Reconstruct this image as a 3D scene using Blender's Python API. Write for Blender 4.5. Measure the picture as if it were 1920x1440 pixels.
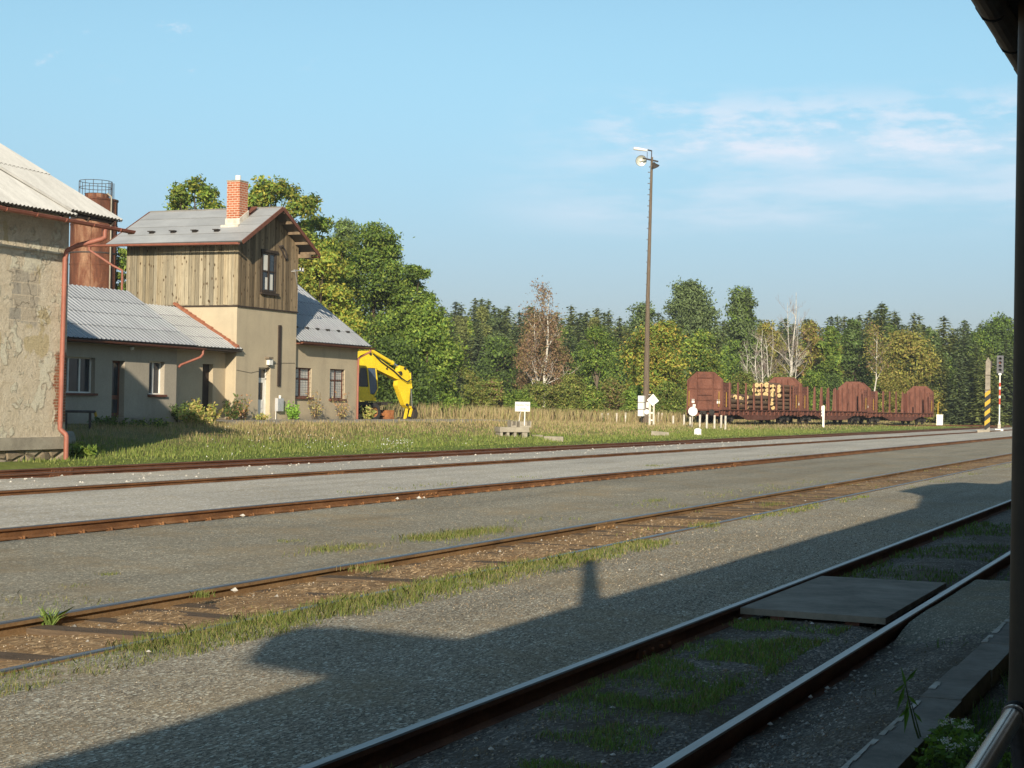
import bpy, math, random
import numpy as np
from mathutils import Vector
for o in list(bpy.data.objects): bpy.data.objects.remove(o)
SC = bpy.context.scene
COL = SC.collection
R = math.radians

# ------------------------------------------------------------------ camera
F_PX, CX, CY = 3100.0, 960.0, 720.0            # focal length in photo pixels
ALPHA, PITCH, ROLL, EYE = R(23.5634), R(0.6591), R(1.0312), 1.754
ca, sa = math.cos(ALPHA), math.sin(ALPHA)
FW0, RT0, UP0 = Vector((ca, sa, 0)), Vector((sa, -ca, 0)), Vector((0, 0, 1))
FW = FW0*math.cos(PITCH) + UP0*math.sin(PITCH)
UP1 = UP0*math.cos(PITCH) - FW0*math.sin(PITCH)
RT = RT0*math.cos(ROLL) + UP1*math.sin(ROLL)
UP = UP1*math.cos(ROLL) - RT0*math.sin(ROLL)
EYEP = Vector((0, 0, EYE))
cam = bpy.data.cameras.new('camera')
cam.sensor_width = 36; cam.sensor_fit = 'HORIZONTAL'; cam.lens = F_PX/1920*36
cam.clip_start = 0.1; cam.clip_end = 6000
camo = bpy.data.objects.new('camera', cam); COL.objects.link(camo)
from mathutils import Matrix
camo.matrix_world = Matrix(((RT.x, UP.x, -FW.x, 0), (RT.y, UP.y, -FW.y, 0), (RT.z, UP.z, -FW.z, EYE), (0, 0, 0, 1)))
SC.camera = camo

# measured points of the photo turned into places on known planes
def ray(x, y): return FW*F_PX + RT*(x-CX) - UP*(y-CY)
def onY(x, y, Y): d = ray(x, y); return EYEP + d*(Y/d.y)
def onX(x, y, X): d = ray(x, y); return EYEP + d*(X/d.x)
def onZ(x, y, Z): d = ray(x, y); return EYEP + d*((Z-EYE)/d.z)
def far(x, depth):                              # ground position seen at column x, a given distance ahead
    d = FW0*F_PX + RT0*(x-CX); p = d*(depth/F_PX); return p.x, p.y

# ------------------------------------------------------------------ sky and sun
SUN_AZ, SUN_EL = math.atan2(0.358, 0.934), R(20.0)     # light travels towards +X, a little +Y
W = bpy.data.worlds.new('World'); SC.world = W; W.use_nodes = True
nt = W.node_tree; nd, lk = nt.nodes, nt.links
nd.clear()
out = nd.new('ShaderNodeOutputWorld'); bg = nd.new('ShaderNodeBackground')
sky = nd.new('ShaderNodeTexSky'); sky.sky_type = 'NISHITA'; sky.sun_disc = False
sky.sun_elevation = SUN_EL
sky.sun_rotation = math.atan2(-math.cos(SUN_AZ), -math.sin(SUN_AZ)) % (2*math.pi)
sky.air_density = 1.0; sky.dust_density = 0.6; sky.ozone_density = 2.2
def wm(op, a, b=None, c=None):
    n = nd.new('ShaderNodeMath'); n.operation = op
    for i, v in enumerate((a, b, c)):
        if v is None: continue
        if isinstance(v, (int, float)): n.inputs[i].default_value = v
        else: lk.new(v, n.inputs[i])
    return n.outputs[0]
def wsmooth(x, lo, hi):
    n = nd.new('ShaderNodeMapRange'); n.interpolation_type = 'SMOOTHSTEP'
    lk.new(x, n.inputs[0]); n.inputs[1].default_value = lo; n.inputs[2].default_value = hi
    return n.outputs[0]
tc = nd.new('ShaderNodeTexCoord'); sep = nd.new('ShaderNodeSeparateXYZ'); lk.new(tc.outputs['Generated'], sep.inputs[0])
az = wm('ARCTAN2', sep.outputs[1], sep.outputs[0]); el = wm('ARCSINE', sep.outputs[2])
def cnoise(sa_, se_, off, detail=7, rough=0.62):
    cb = nd.new('ShaderNodeCombineXYZ')
    lk.new(wm('MULTIPLY', az, sa_), cb.inputs[0]); lk.new(wm('MULTIPLY', el, se_), cb.inputs[1]); cb.inputs[2].default_value = off
    n = nd.new('ShaderNodeTexNoise'); n.inputs['Scale'].default_value = 1; n.inputs['Detail'].default_value = detail; n.inputs['Roughness'].default_value = rough
    lk.new(cb.outputs[0], n.inputs['Vector']); return n.outputs[0]
def band(e0, e1, e2, e3): return wm('MULTIPLY', wsmooth(el, e0, e1), wsmooth(el, e3, e2))
right = wsmooth(az, R(24.5), R(17.0))
wisps = wm('MULTIPLY', wm('MULTIPLY', wsmooth(cnoise(22, 75, 3.7), 0.42, 0.64), band(0.135, 0.16, 0.17, 0.195)), right)
veil = wm('MULTIPLY', wm('MULTIPLY', wsmooth(cnoise(7, 40, 9.1, 5), 0.36, 0.66), band(0.095, 0.118, 0.145, 0.172)), wsmooth(az, R(26.5), R(19)))
tiny = wm('MULTIPLY', wm('MULTIPLY', wsmooth(cnoise(38, 75, 21.3), 0.60, 0.74), band(0.18, 0.195, 0.21, 0.24)), wsmooth(az, R(28), R(35)))
cl = wm('MINIMUM', wm('ADD', wm('ADD', wm('MULTIPLY', wisps, 0.68), wm('MULTIPLY', veil, 0.52)), wm('MULTIPLY', tiny, 0.5)), 1.0)
tint = nd.new('ShaderNodeMix'); tint.data_type = 'RGBA'; tint.blend_type = 'MULTIPLY'; tint.inputs[0].default_value = 1
lk.new(sky.outputs[0], tint.inputs[6]); 
grad = nd.new('ShaderNodeMix'); grad.data_type = 'RGBA'; lk.new(wsmooth(el, 0.0, 0.25), grad.inputs[0]); grad.inputs[6].default_value = (0.52, 0.53, 0.72, 1); grad.inputs[7].default_value = (1.12, 1.26, 1.13, 1)
lk.new(grad.outputs[2], tint.inputs[7])
mx = nd.new('ShaderNodeMix'); mx.data_type = 'RGBA'
lk.new(cl, mx.inputs[0]); lk.new(tint.outputs[2], mx.inputs[6]); mx.inputs[7].default_value = (6.6, 7.1, 8.0, 1)
lk.new(mx.outputs[2], bg.inputs[0]); bg.inputs[1].default_value = 0.088
lk.new(bg.outputs[0], out.inputs[0])
sl = bpy.data.lights.new('sun', 'SUN'); sl.energy = 5.0; sl.angle = R(0.53); sl.color = (1.0, 0.88, 0.70)
so = bpy.data.objects.new('sun', sl); COL.objects.link(so); so.location = (-60, -40, 60)
SDIR = Vector((math.cos(SUN_AZ)*math.cos(SUN_EL), math.sin(SUN_AZ)*math.cos(SUN_EL), -math.sin(SUN_EL)))
so.rotation_mode = 'QUATERNION'; so.rotation_quaternion = SDIR.to_track_quat('-Z', 'Y')
SC.view_settings.view_transform = 'Standard'; SC.view_settings.look = 'None'
SC.view_settings.exposure = 0.47; SC.view_settings.gamma = 1
SC.cycles.max_bounces = 6; SC.cycles.diffuse_bounces = 3; SC.cycles.transparent_max_bounces = 6

# ------------------------------------------------------------------ materials
class NT:
    def __init__(s, name):
        s.m = bpy.data.materials.new(name); s.m.use_nodes = True
        s.n = s.m.node_tree.nodes; s.l = s.m.node_tree.links
        s.b = s.n['Principled BSDF']; s.tc = s.n.new('ShaderNodeTexCoord'); s.vec = s.tc.outputs['Object']
    def put(s, v, sock):
        if isinstance(v, (int, float)): sock.default_value = v
        elif isinstance(v, tuple): sock.default_value = v if len(v) == len(sock.default_value) else (*v, 1)
        else: s.l.new(v, sock)
    def mapv(s, sc):
        k = s.n.new('ShaderNodeMapping'); k.inputs['Scale'].default_value = sc; s.l.new(s.vec, k.inputs[0]); return k.outputs[0]
    def noise(s, scale, detail=5, rough=0.6, vec=None, dist=0):
        k = s.n.new('ShaderNodeTexNoise'); k.inputs['Scale'].default_value = scale; k.inputs['Detail'].default_value = detail
        k.inputs['Roughness'].default_value = rough; k.inputs['Distortion'].default_value = dist
        s.l.new(vec or s.vec, k.inputs['Vector']); return k.outputs['Fac']
    def voro(s, scale, vec=None, feat='F1'):
        k = s.n.new('ShaderNodeTexVoronoi'); k.feature = feat; k.inputs['Scale'].default_value = scale
        s.l.new(vec or s.vec, k.inputs['Vector']); return k
    def ramp(s, fac, stops):
        k = s.n.new('ShaderNodeValToRGB'); e = k.color_ramp.elements
        while len(e) < len(stops): e.new(0.5)
        for i, (p, c) in enumerate(stops): e[i].position = p; e[i].color = (*c, 1) if isinstance(c, tuple) else (c, c, c, 1)
        s.l.new(fac, k.inputs[0]); return k.outputs[0]
    def mix(s, f, a, b, mode='MIX'):
        k = s.n.new('ShaderNodeMix'); k.data_type = 'RGBA'; k.blend_type = mode
        s.put(f, k.inputs[0]); s.put(a, k.inputs[6]); s.put(b, k.inputs[7]); return k.outputs[2]
    def math(s, op, a, b=0.0):
        k = s.n.new('ShaderNodeMath'); k.operation = op; s.put(a, k.inputs[0]); s.put(b, k.inputs[1]); return k.outputs[0]
    def sep(s, v=None):
        k = s.n.new('ShaderNodeSeparateXYZ'); s.l.new(v or s.vec, k.inputs[0]); return k.outputs
    def comb(s, a, b, c):
        k = s.n.new('ShaderNodeCombineXYZ')
        for i, v in enumerate((a, b, c)): s.put(v, k.inputs[i])
        return k.outputs[0]
    def attr(s):
        k = s.n.new('ShaderNodeAttribute'); k.attribute_name = 'Col'; return k.outputs[0]
    def bump(s, h, strength, dist=0.02):
        k = s.n.new('ShaderNodeBump'); k.inputs['Strength'].default_value = strength; k.inputs['Distance'].default_value = dist
        s.l.new(h, k.inputs['Height']); s.l.new(k.outputs[0], s.b.inputs['Normal'])
    def done(s, col, rough=0.85, metal=0.0, spec=0.3):
        s.put(col, s.b.inputs['Base Color']); s.put(rough, s.b.inputs['Roughness']); s.b.inputs['Metallic'].default_value = metal
        s.b.inputs['Specular IOR Level'].default_value = spec; return s.m

def simple(name, c0, c1=None, scale=3, rough=0.8, metal=0.0, spec=0.3, bump=0.0, bscale=40, attr=False, stretch=(1, 1, 1), fine=0.25):
    k = NT(name); c1 = c1 or tuple(x*0.72 for x in c0)
    v = k.mapv(stretch)
    col = k.ramp(k.noise(scale, 6, 0.65, v), [(0.3, c1), (0.7, c0)])
    col = k.mix(fine, col, k.ramp(k.noise(scale*9, 4, 0.7, v), [(0.3, 0.25), (0.7, 1.0)]), 'MULTIPLY')
    if attr: col = k.mix(1.0, col, k.attr(), 'MULTIPLY')
    if bump: k.bump(k.noise(bscale, 5, 0.7, v), bump)
    return k.done(col, rough, metal, spec)

def gravel(name, dark, mid, light, dirt, cell=42, patch=0.45, dirtlo=0.48):
    k = NT(name)
    gv = k.mapv((0.42, 1, 1)); v = k.voro(cell, gv); s = k.sep(v.outputs['Color'])
    col = k.ramp(s[0], [(0.0, dark), (0.45, mid), (0.86, light), (0.97, tuple(min(0.8, x*2.0) for x in light))])
    v2 = k.voro(cell*2.6, gv); col = k.mix(0.30, col, k.ramp(k.sep(v2.outputs['Color'])[1], [(0.0, dark), (1.0, light)]))
    big = k.noise(0.55, 6, 0.62); med = k.noise(2.6, 5, 0.7)
    f = k.math('MULTIPLY', k.ramp(k.math('ADD', k.math('MULTIPLY', big, 0.6), k.math('MULTIPLY', med, 0.4)), [(dirtlo, 0.0), (dirtlo+0.16, 1.0)]), patch)
    col = k.mix(f, col, dirt)
    col = k.mix(0.5, col, k.ramp(k.noise(0.22, 4, 0.6), [(0.3, 0.72), (0.7, 1.15)]), 'MULTIPLY')
    col = k.mix(0.8, col, k.ramp(k.noise(1.0, 6, 0.65, k.mapv((0.10, 1.1, 1))), [(0.34, 0.78), (0.5, 1.0), (0.68, 1.14)]), 'MULTIPLY')
    k.bump(k.math('ADD', v.outputs['Distance'], k.math('MULTIPLY', med, 1.2)), 0.5, 0.014)
    return k.done(col, 0.92, 0, 0.15)

M = {}
M['gravel_grey'] = gravel('gravel_grey', (0.075, 0.063, 0.046), (0.25, 0.217, 0.160), (0.50, 0.44, 0.33), (0.29, 0.225, 0.13), 88, 0.6, 0.48)
M['gravel_dark'] = gravel('gravel_dark', (0.135, 0.12, 0.088), (0.245, 0.22, 0.165), (0.36, 0.325, 0.245), (0.29, 0.22, 0.125), 80, 0.7, 0.47)
M['gravel_pale'] = gravel('gravel_pale', (0.29, 0.26, 0.205), (0.43, 0.39, 0.315), (0.56, 0.515, 0.425), (0.42, 0.34, 0.22), 60, 0.5, 0.52)
M['dirt_rust'] = gravel('dirt_rust', (0.085, 0.052, 0.026), (0.235, 0.145, 0.068), (0.38, 0.255, 0.135), (0.28, 0.165, 0.07), 40, 0.8, 0.46)
M['dirt_dark'] = gravel('dirt_dark', (0.06, 0.05, 0.04), (0.155, 0.13, 0.102), (0.29, 0.255, 0.21), (0.10, 0.075, 0.048), 70, 0.9, 0.44)

def mat_ground():
    k = NT('field')
    col = k.ramp(k.noise(0.12, 6, 0.7), [(0.32, (0.13, 0.16, 0.04)), (0.5, (0.24, 0.20, 0.085)), (0.68, (0.30, 0.235, 0.12))])
    col = k.mix(0.7, col, k.ramp(k.noise(4.0, 6, 0.75), [(0.3, 0.45), (0.7, 1.25)]), 'MULTIPLY')
    x = k.sep()
    near = k.ramp(k.math('ADD', k.math('DIVIDE', k.math('SUBTRACT', x[1], 26.5), 9.0), k.math('MULTIPLY', k.math('SUBTRACT', k.noise(0.5, 5, 0.7), 0.5), 1.1)), [(0.25, 1.0), (0.75, 0.0)])
    col = k.mix(k.math('MULTIPLY', near, 0.85), col, k.ramp(k.noise(3.0, 6, 0.75), [(0.3, (0.08, 0.125, 0.022)), (0.7, (0.20, 0.24, 0.055))]))
    k.bump(k.noise(9, 6, 0.8), 0.8, 0.1)
    return k.done(col, 0.95, 0, 0.1)
M['field'] = mat_ground()

def mat_rust(name, a, b, c, scale=2.5, rough=0.85, stretch=(1, 1, 1), attr=False):
    k = NT(name); v = k.mapv(stretch)
    col = k.ramp(k.noise(scale, 8, 0.7, v, 0.4), [(0.28, a), (0.40 if name == 'yellow' else 0.5, b), (0.72, c)])
    col = k.mix(0.45, col, k.ramp(k.noise(scale*11, 4, 0.7), [(0.3, 0.4), (0.7, 1.2)]), 'MULTIPLY')
    if attr: col = k.mix(1.0, col, k.attr(), 'MULTIPLY')
    k.bump(k.noise(scale*14, 4, 0.7), 0.25, 0.01)
    return k.done(col, rough, 0, 0.25)
M['rail_rust'] = mat_rust('rail_rust', (0.10, 0.045, 0.020), (0.215, 0.10, 0.04), (0.31, 0.165, 0.075), 3.5, 0.85, (0.4, 1, 1))
M['rail_tan'] = mat_rust('rail_tan', (0.12, 0.07, 0.035), (0.24, 0.145, 0.068), (0.33, 0.215, 0.11), 3.0, 0.85, (0.4, 1, 1))
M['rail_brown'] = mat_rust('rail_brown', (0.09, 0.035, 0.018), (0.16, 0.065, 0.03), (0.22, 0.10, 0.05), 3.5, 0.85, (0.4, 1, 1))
M['rail_top'] = simple('rail_top', (0.27, 0.265, 0.26), (0.15, 0.125, 0.105), 2.5, 0.40, 0.75, 0.5, 0.0, 40, False, (0.5, 6, 1))
M['rail_top_dull'] = simple('rail_top_dull', (0.135, 0.095, 0.072), (0.09, 0.055, 0.04), 2.0, 0.6, 0.1, 0.4, 0.0, 40, False, (0.5, 6, 1))
M['sleeper'] = simple('sleeper', (0.16, 0.115, 0.075), (0.075, 0.052, 0.035), 5, 0.9, 0, 0.15, 0.5, 25, False, (8, 0.7, 8))
M['silo_rust'] = mat_rust('silo_rust', (0.045, 0.02, 0.013), (0.15, 0.055, 0.028), (0.34, 0.20, 0.12), 1.0, 0.8, (1, 1, 0.30))
M['iron'] = simple('iron', (0.09, 0.075, 0.07), (0.045, 0.035, 0.03), 5, 0.7, 0.2)
M['wagon'] = mat_rust('wagon', (0.085, 0.036, 0.026), (0.175, 0.070, 0.046), (0.235, 0.105, 0.075), 1.1, 0.75, (1, 1, 0.6), True)
M['pipe_red'] = simple('pipe_red', (0.36, 0.135, 0.092), (0.25, 0.085, 0.055), 2.5, 0.55, 0, 0.4, 0, 40, False, (1, 1, 0.5))
M['trim_brown'] = simple('trim_brown', (0.20, 0.075, 0.045), (0.13, 0.05, 0.03), 4, 0.7)
M['trim_dark'] = simple('trim_dark', (0.06, 0.042, 0.030), (0.03, 0.022, 0.017), 4, 0.8)
M['black'] = simple('black', (0.02, 0.02, 0.022), (0.012, 0.012, 0.013), 4, 0.6)
M['white'] = simple('white', (0.80, 0.79, 0.75), (0.66, 0.64, 0.58), 3, 0.6, 0, 0.35, 0, 40, True, (1, 1, 1), 0.1)
M['white_worn'] = simple('white_worn', (0.72, 0.68, 0.60), (0.42, 0.36, 0.28), 3.5, 0.8, 0, 0.2, 0.2, 30)
M['zinc'] = simple('zinc', (0.55, 0.56, 0.57), (0.43, 0.44, 0.45), 2.5, 0.55, 0.15, 0.4)
M['roof_pale'] = simple('roof_pale', (0.55, 0.545, 0.52), (0.40, 0.395, 0.375), 1.2, 0.62, 0.0, 0.4, 0, 40, True, (3, 0.6, 0.6), 0.15)
M['roof_grey'] = simple('roof_grey', (0.37, 0.385, 0.40), (0.29, 0.30, 0.315), 0.9, 0.5, 0.25, 0.4, 0, 40, True, (2, 0.7, 0.7), 0.15)
M['roof_steel'] = simple('roof_steel', (0.43, 0.435, 0.43), (0.33, 0.335, 0.335), 0.9, 0.55, 0.15, 0.4, 0, 40, True, (2, 0.7, 0.7), 0.15)
M['tile_red'] = simple('tile_red', (0.40, 0.16, 0.09), (0.24, 0.09, 0.05), 8, 0.9, 0, 0.2, 0.4, 30)
M['concrete'] = simple('concrete', (0.42, 0.38, 0.30), (0.27, 0.24, 0.19), 2.2, 0.92, 0, 0.15, 0.4, 25)
M['concrete_grey'] = simple('concrete_grey', (0.38, 0.335, 0.27), (0.17, 0.15, 0.12), 1.6, 0.92, 0, 0.15, 0.4, 35)
M['kerb_stone'] = simple('kerb_stone', (0.38, 0.34, 0.285), (0.20, 0.175, 0.145), 2.5, 0.92, 0, 0.15, 0.5, 50)
M['pole_wood'] = simple('pole_wood', (0.19, 0.15, 0.11), (0.10, 0.075, 0.055), 3, 0.9, 0, 0.15, 0.4, 20, False, (6, 6, 0.5))
M['yellow'] = mat_rust('yellow', (0.30, 0.17, 0.03), (0.80, 0.55, 0.025), (0.90, 0.66, 0.03), 1.6, 0.5, (1, 1, 0.5), True)
M['orange_rust'] = mat_rust('orange_rust', (0.12, 0.05, 0.025), (0.30, 0.12, 0.045), (0.50, 0.22, 0.08), 1.8)
M['rubber'] = simple('rubber', (0.045, 0.042, 0.04), (0.02, 0.02, 0.02), 6, 0.9)
M['chrome'] = simple('chrome', (0.75, 0.75, 0.75), (0.65, 0.65, 0.65), 3, 0.2, 0.9, 0.5)
M['machine_dark'] = simple('machine_dark', (0.055, 0.045, 0.038), (0.022, 0.02, 0.018), 4, 0.8)
M['canopy_wood'] = simple('canopy_wood', (0.085, 0.062, 0.042), (0.045, 0.034, 0.025), 3, 0.85, 0, 0.2, 0.3, 20, False, (1, 8, 8))
M['post_brown'] = simple('post_brown', (0.075, 0.052, 0.032), (0.05, 0.034, 0.022), 6, 0.6, 0, 0.35, 0, 40, False, (1, 1, 0.4))
M['handrail'] = simple('handrail', (0.22, 0.22, 0.23), (0.06, 0.045, 0.04), 7, 0.25, 0.7, 0.5)
M['curtain'] = simple('curtain', (0.72, 0.71, 0.66), (0.55, 0.54, 0.5), 14, 0.9, 0, 0.1, 0, 40, False, (1, 1, 0.05))
M['asphalt'] = gravel('asphalt', (0.17, 0.155, 0.135), (0.27, 0.245, 0.21), (0.37, 0.34, 0.29), (0.30, 0.25, 0.15), 30, 0.6, 0.5)
M['red_paint'] = simple('red_paint', (0.62, 0.085, 0.045), (0.5, 0.06, 0.04), 4, 0.5)
M['yellow_worn'] = simple('yellow_worn', (0.62, 0.40, 0.04), (0.45, 0.28, 0.04), 4, 0.75)
M['bark'] = simple('bark', (0.12, 0.09, 0.062), (0.05, 0.038, 0.028), 4, 0.95, 0, 0.1, 0.5, 20, False, (5, 5, 1))
M['log'] = simple('log', (1.0, 1.0, 1.0), (0.62, 0.6, 0.58), 5, 0.9, 0, 0.1, 0.3, 25, True, (1.0, 6, 6))

def mat_birch():
    k = NT('birch_bark')
    col = k.ramp(k.noise(1.0, 6, 0.7, k.mapv((3, 3, 5.0))), [(0.36, (0.09, 0.075, 0.06)), (0.44, (0.46, 0.43, 0.37)), (0.8, (0.60, 0.57, 0.51))])
    return k.done(col, 0.8, 0, 0.2)
M['birch_bark'] = mat_birch()

def mat_glass(name, c):
    k = NT(name); col = k.ramp(k.noise(1.4, 3), [(0.35, c), (0.7, tuple(x*1.7 for x in c))]); return k.done(col, 0.08, 0, 0.6)
M['glass'] = mat_glass('glass', (0.022, 0.026, 0.032))
M['cab_glass'] = mat_glass('cab_glass', (0.05, 0.075, 0.115))

def mat_plaster(name, a, b, stain):
    k = NT(name)
    col = k.ramp(k.noise(0.7, 6, 0.65), [(0.32, b), (0.68, a)])
    x = k.sep()
    st = k.noise(1.0, 6, 0.7, k.mapv((1.6, 1.6, 0.25)))
    col = k.mix(k.math('MULTIPLY', k.ramp(st, [(0.52, 0.0), (0.74, 1.0)]), 0.45), col, stain)
    col = k.mix(0.35, col, k.ramp(k.noise(24, 4, 0.7), [(0.3, 0.55), (0.7, 1.1)]), 'MULTIPLY')
    # damp, flaking foot of the wall
    foot = k.ramp(k.math('ADD', x[2], k.math('MULTIPLY', k.math('SUBTRACT', k.noise(1.3, 5, 0.7), 0.5), 1.0)), [(0.18, 1.0), (0.42, 0.0)])
    col = k.mix(k.math('MULTIPLY', foot, 0.6), col, (0.27, 0.235, 0.19))
    # hairline cracks
    cr = k.voro(0.55, k.mapv((1, 1, 0.7)), 'DISTANCE_TO_EDGE')
    ck = k.math('MULTIPLY', k.ramp(cr.outputs['Distance'], [(0.0, 1.0), (0.006, 0.0)]), k.ramp(k.noise(0.6, 3), [(0.55, 0.0), (0.65, 1.0)]))
    col = k.mix(k.math('MULTIPLY', ck, 0.5), col, (0.10, 0.085, 0.07))
    k.bump(k.noise(30, 5, 0.8), 0.35, 0.012)
    return k.done(col, 0.93, 0, 0.12)
M['plaster'] = mat_plaster('plaster', (0.51, 0.43, 0.30), (0.43, 0.36, 0.255), (0.30, 0.255, 0.19))
M['plaster_grey'] = mat_plaster('plaster_grey', (0.41, 0.365, 0.29), (0.34, 0.305, 0.25), (0.27, 0.235, 0.19))

def mat_warehouse():
    k = NT('plaster_ruined'); x = k.sep()
    n1 = k.noise(0.85, 8, 0.62); n2 = k.noise(0.5, 6, 0.6, k.mapv((1.3, 1, 1.0)), 0.8)
    rough = k.ramp(k.noise(2.2, 7, 0.75), [(0.3, (0.54, 0.455, 0.32)), (0.5, (0.68, 0.595, 0.45)), (0.75, (0.76, 0.69, 0.55))])
    pale = k.ramp(k.noise(1.6, 5, 0.6), [(0.3, (0.66, 0.61, 0.46)), (0.7, (0.74, 0.70, 0.56))])
    mp = k.ramp(n1, [(0.53, 0.0), (0.545, 1.0)])
    col = k.mix(mp, rough, pale)
    yel = k.ramp(k.noise(0.6, 5, 0.6, k.mapv((1, 1, 0.8)), 0.5), [(0.60, 0.0), (0.615, 1.0)])
    col = k.mix(yel, col, (0.56, 0.47, 0.29))
    # exposed blocks
    bv = k.comb(x[0], x[2], 0.0)
    br = k.n.new('ShaderNodeTexBrick'); k.l.new(bv, br.inputs['Vector']); br.inputs['Scale'].default_value = 1.0
    br.inputs['Brick Width'].default_value = 0.62; br.inputs['Row Height'].default_value = 0.33; br.inputs['Mortar Size'].default_value = 0.018
    br.inputs['Color1'].default_value = (0.56, 0.48, 0.36, 1); br.inputs['Color2'].default_value = (0.40, 0.37, 0.31, 1); br.inputs['Mortar'].default_value = (0.62, 0.54, 0.41, 1)
    bm = k.ramp(k.math('ADD', k.math('MULTIPLY', n2, 1.0), k.math('MULTIPLY', k.noise(6, 4, 0.7), 0.10)), [(0.60, 0.0), (0.62, 1.0)])
    zb = k.ramp(k.math('ADD', x[2], k.math('MULTIPLY', k.noise(1.1, 4), 1.2)), [(0.0, 0.0), (0.2, 0.0)])
    px = k.math('MULTIPLY', k.ramp(k.math('ABSOLUTE', k.math('ADD', k.math('ADD', x[0], 1.75), k.math('MULTIPLY', k.math('SUBTRACT', k.noise(1.7, 5), 0.5), 1.0))), [(0.50, 1.0), (0.58, 0.0)]),
                k.ramp(k.math('ABSOLUTE', k.math('ADD', k.math('SUBTRACT', x[2], 4.25), k.math('MULTIPLY', k.math('SUBTRACT', k.noise(1.4, 5), 0.5), 1.6))), [(0.70, 1.0), (0.80, 0.0)]))
    col = k.mix(px, col, br.outputs[0])
    # brick showing at the broken corner low down
    b2 = k.n.new('ShaderNodeTexBrick'); k.l.new(bv, b2.inputs['Vector']); b2.inputs['Scale'].default_value = 1.0
    b2.inputs['Brick Width'].default_value = 0.26; b2.inputs['Row Height'].default_value = 0.08; b2.inputs['Mortar Size'].default_value = 0.009
    b2.inputs['Color1'].default_value = (0.40, 0.17, 0.09, 1); b2.inputs['Color2'].default_value = (0.31, 0.14, 0.08, 1); b2.inputs['Mortar'].default_value = (0.5, 0.42, 0.31, 1)
    cm = k.math('MULTIPLY', k.ramp(k.math('ADD', k.math('ADD', x[0], 0.5), k.math('MULTIPLY', k.noise(2.2, 6, 0.7), 0.9)), [(0.47, 0.0), (0.50, 1.0)]),
                k.ramp(k.math('ABSOLUTE', k.math('SUBTRACT', x[2], 1.9)), [(0.9, 1.0), (1.15, 0.0)]))
    col = k.mix(cm, col, b2.outputs[0])
    col = k.mix(0.5, col, k.ramp(k.noise(17, 8, 0.85), [(0.32, 0.35), (0.5, 0.95), (0.7, 1.2)]), 'MULTIPLY')
    h = k.math('ADD', k.math('MULTIPLY', mp, 0.6), k.math('ADD', k.math('MULTIPLY', k.noise(7, 8, 0.75), 0.9), k.math('MULTIPLY', k.noise(26, 6, 0.8), 0.5)))
    k.bump(h, 1.0, 0.10)
    return k.done(col, 0.95, 0, 0.1)
M['plaster_ruined'] = mat_warehouse()

def mat_stone():
    k = NT('rubble_stone'); x = k.sep(); v = k.comb(k.math('MULTIPLY', x[0], 1.0), k.math('MULTIPLY', x[2], 1.7), x[1])
    c = k.voro(1.9, v); e = k.voro(1.9, v, 'DISTANCE_TO_EDGE')
    col = k.ramp(k.sep(c.outputs['Color'])[0], [(0.0, (0.27, 0.21, 0.14)), (0.5, (0.36, 0.29, 0.20)), (1.0, (0.44, 0.37, 0.27))])
    col = k.mix(0.6, col, k.ramp(k.noise(9, 6, 0.75), [(0.3, 0.45), (0.7, 1.2)]), 'MULTIPLY')
    col = k.mix(k.ramp(e.outputs['Distance'], [(0.0, 1.0), (0.06, 0.0)]), col, (0.16, 0.13, 0.09))
    k.bump(k.ramp(e.outputs['Distance'], [(0.0, 0.0), (0.16, 1.0)]), 0.9, 0.06)
    return k.done(col, 0.95, 0, 0.1)
M['rubble'] = mat_stone()

def mat_brick():
    k = NT('chimney_brick'); x = k.sep(); v = k.comb(k.math('ADD', x[0], x[1]), x[2], 0.0)
    b = k.n.new('ShaderNodeTexBrick'); k.l.new(v, b.inputs['Vector']); b.inputs['Scale'].default_value = 1.0
    b.inputs['Brick Width'].default_value = 0.27; b.inputs['Row Height'].default_value = 0.105; b.inputs['Mortar Size'].default_value = 0.012
    b.inputs['Color1'].default_value = (0.46, 0.155, 0.075, 1); b.inputs['Color2'].default_value = (0.35, 0.105, 0.05, 1); b.inputs['Mortar'].default_value = (0.55, 0.45, 0.35, 1)
    col = k.mix(0.4, b.outputs[0], k.ramp(k.noise(14, 4, 0.7), [(0.3, 0.5), (0.7, 1.1)]), 'MULTIPLY')
    return k.done(col, 0.9, 0, 0.15)
M['brick'] = mat_brick()

def mat_boards():
    k = NT('weathered_boards'); v = k.mapv((7, 7, 0.55))
    col = k.mix(1.0, k.ramp(k.noise(2.2, 8, 0.75, v), [(0.25, 0.36), (0.48, 0.84), (0.75, 1.2)]), k.attr(), 'MULTIPLY')
    kn = k.voro(1.0, k.mapv((5.5, 5.5, 2.6)))
    col = k.mix(k.ramp(kn.outputs['Distance'], [(0.13, 1.0), (0.22, 0.0)]), col, (0.07, 0.042, 0.02))
    k.bump(k.noise(6, 6, 0.7, v), 0.3, 0.01)
    return k.done(col, 0.9, 0, 0.15)
M['boards'] = mat_boards()

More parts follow.
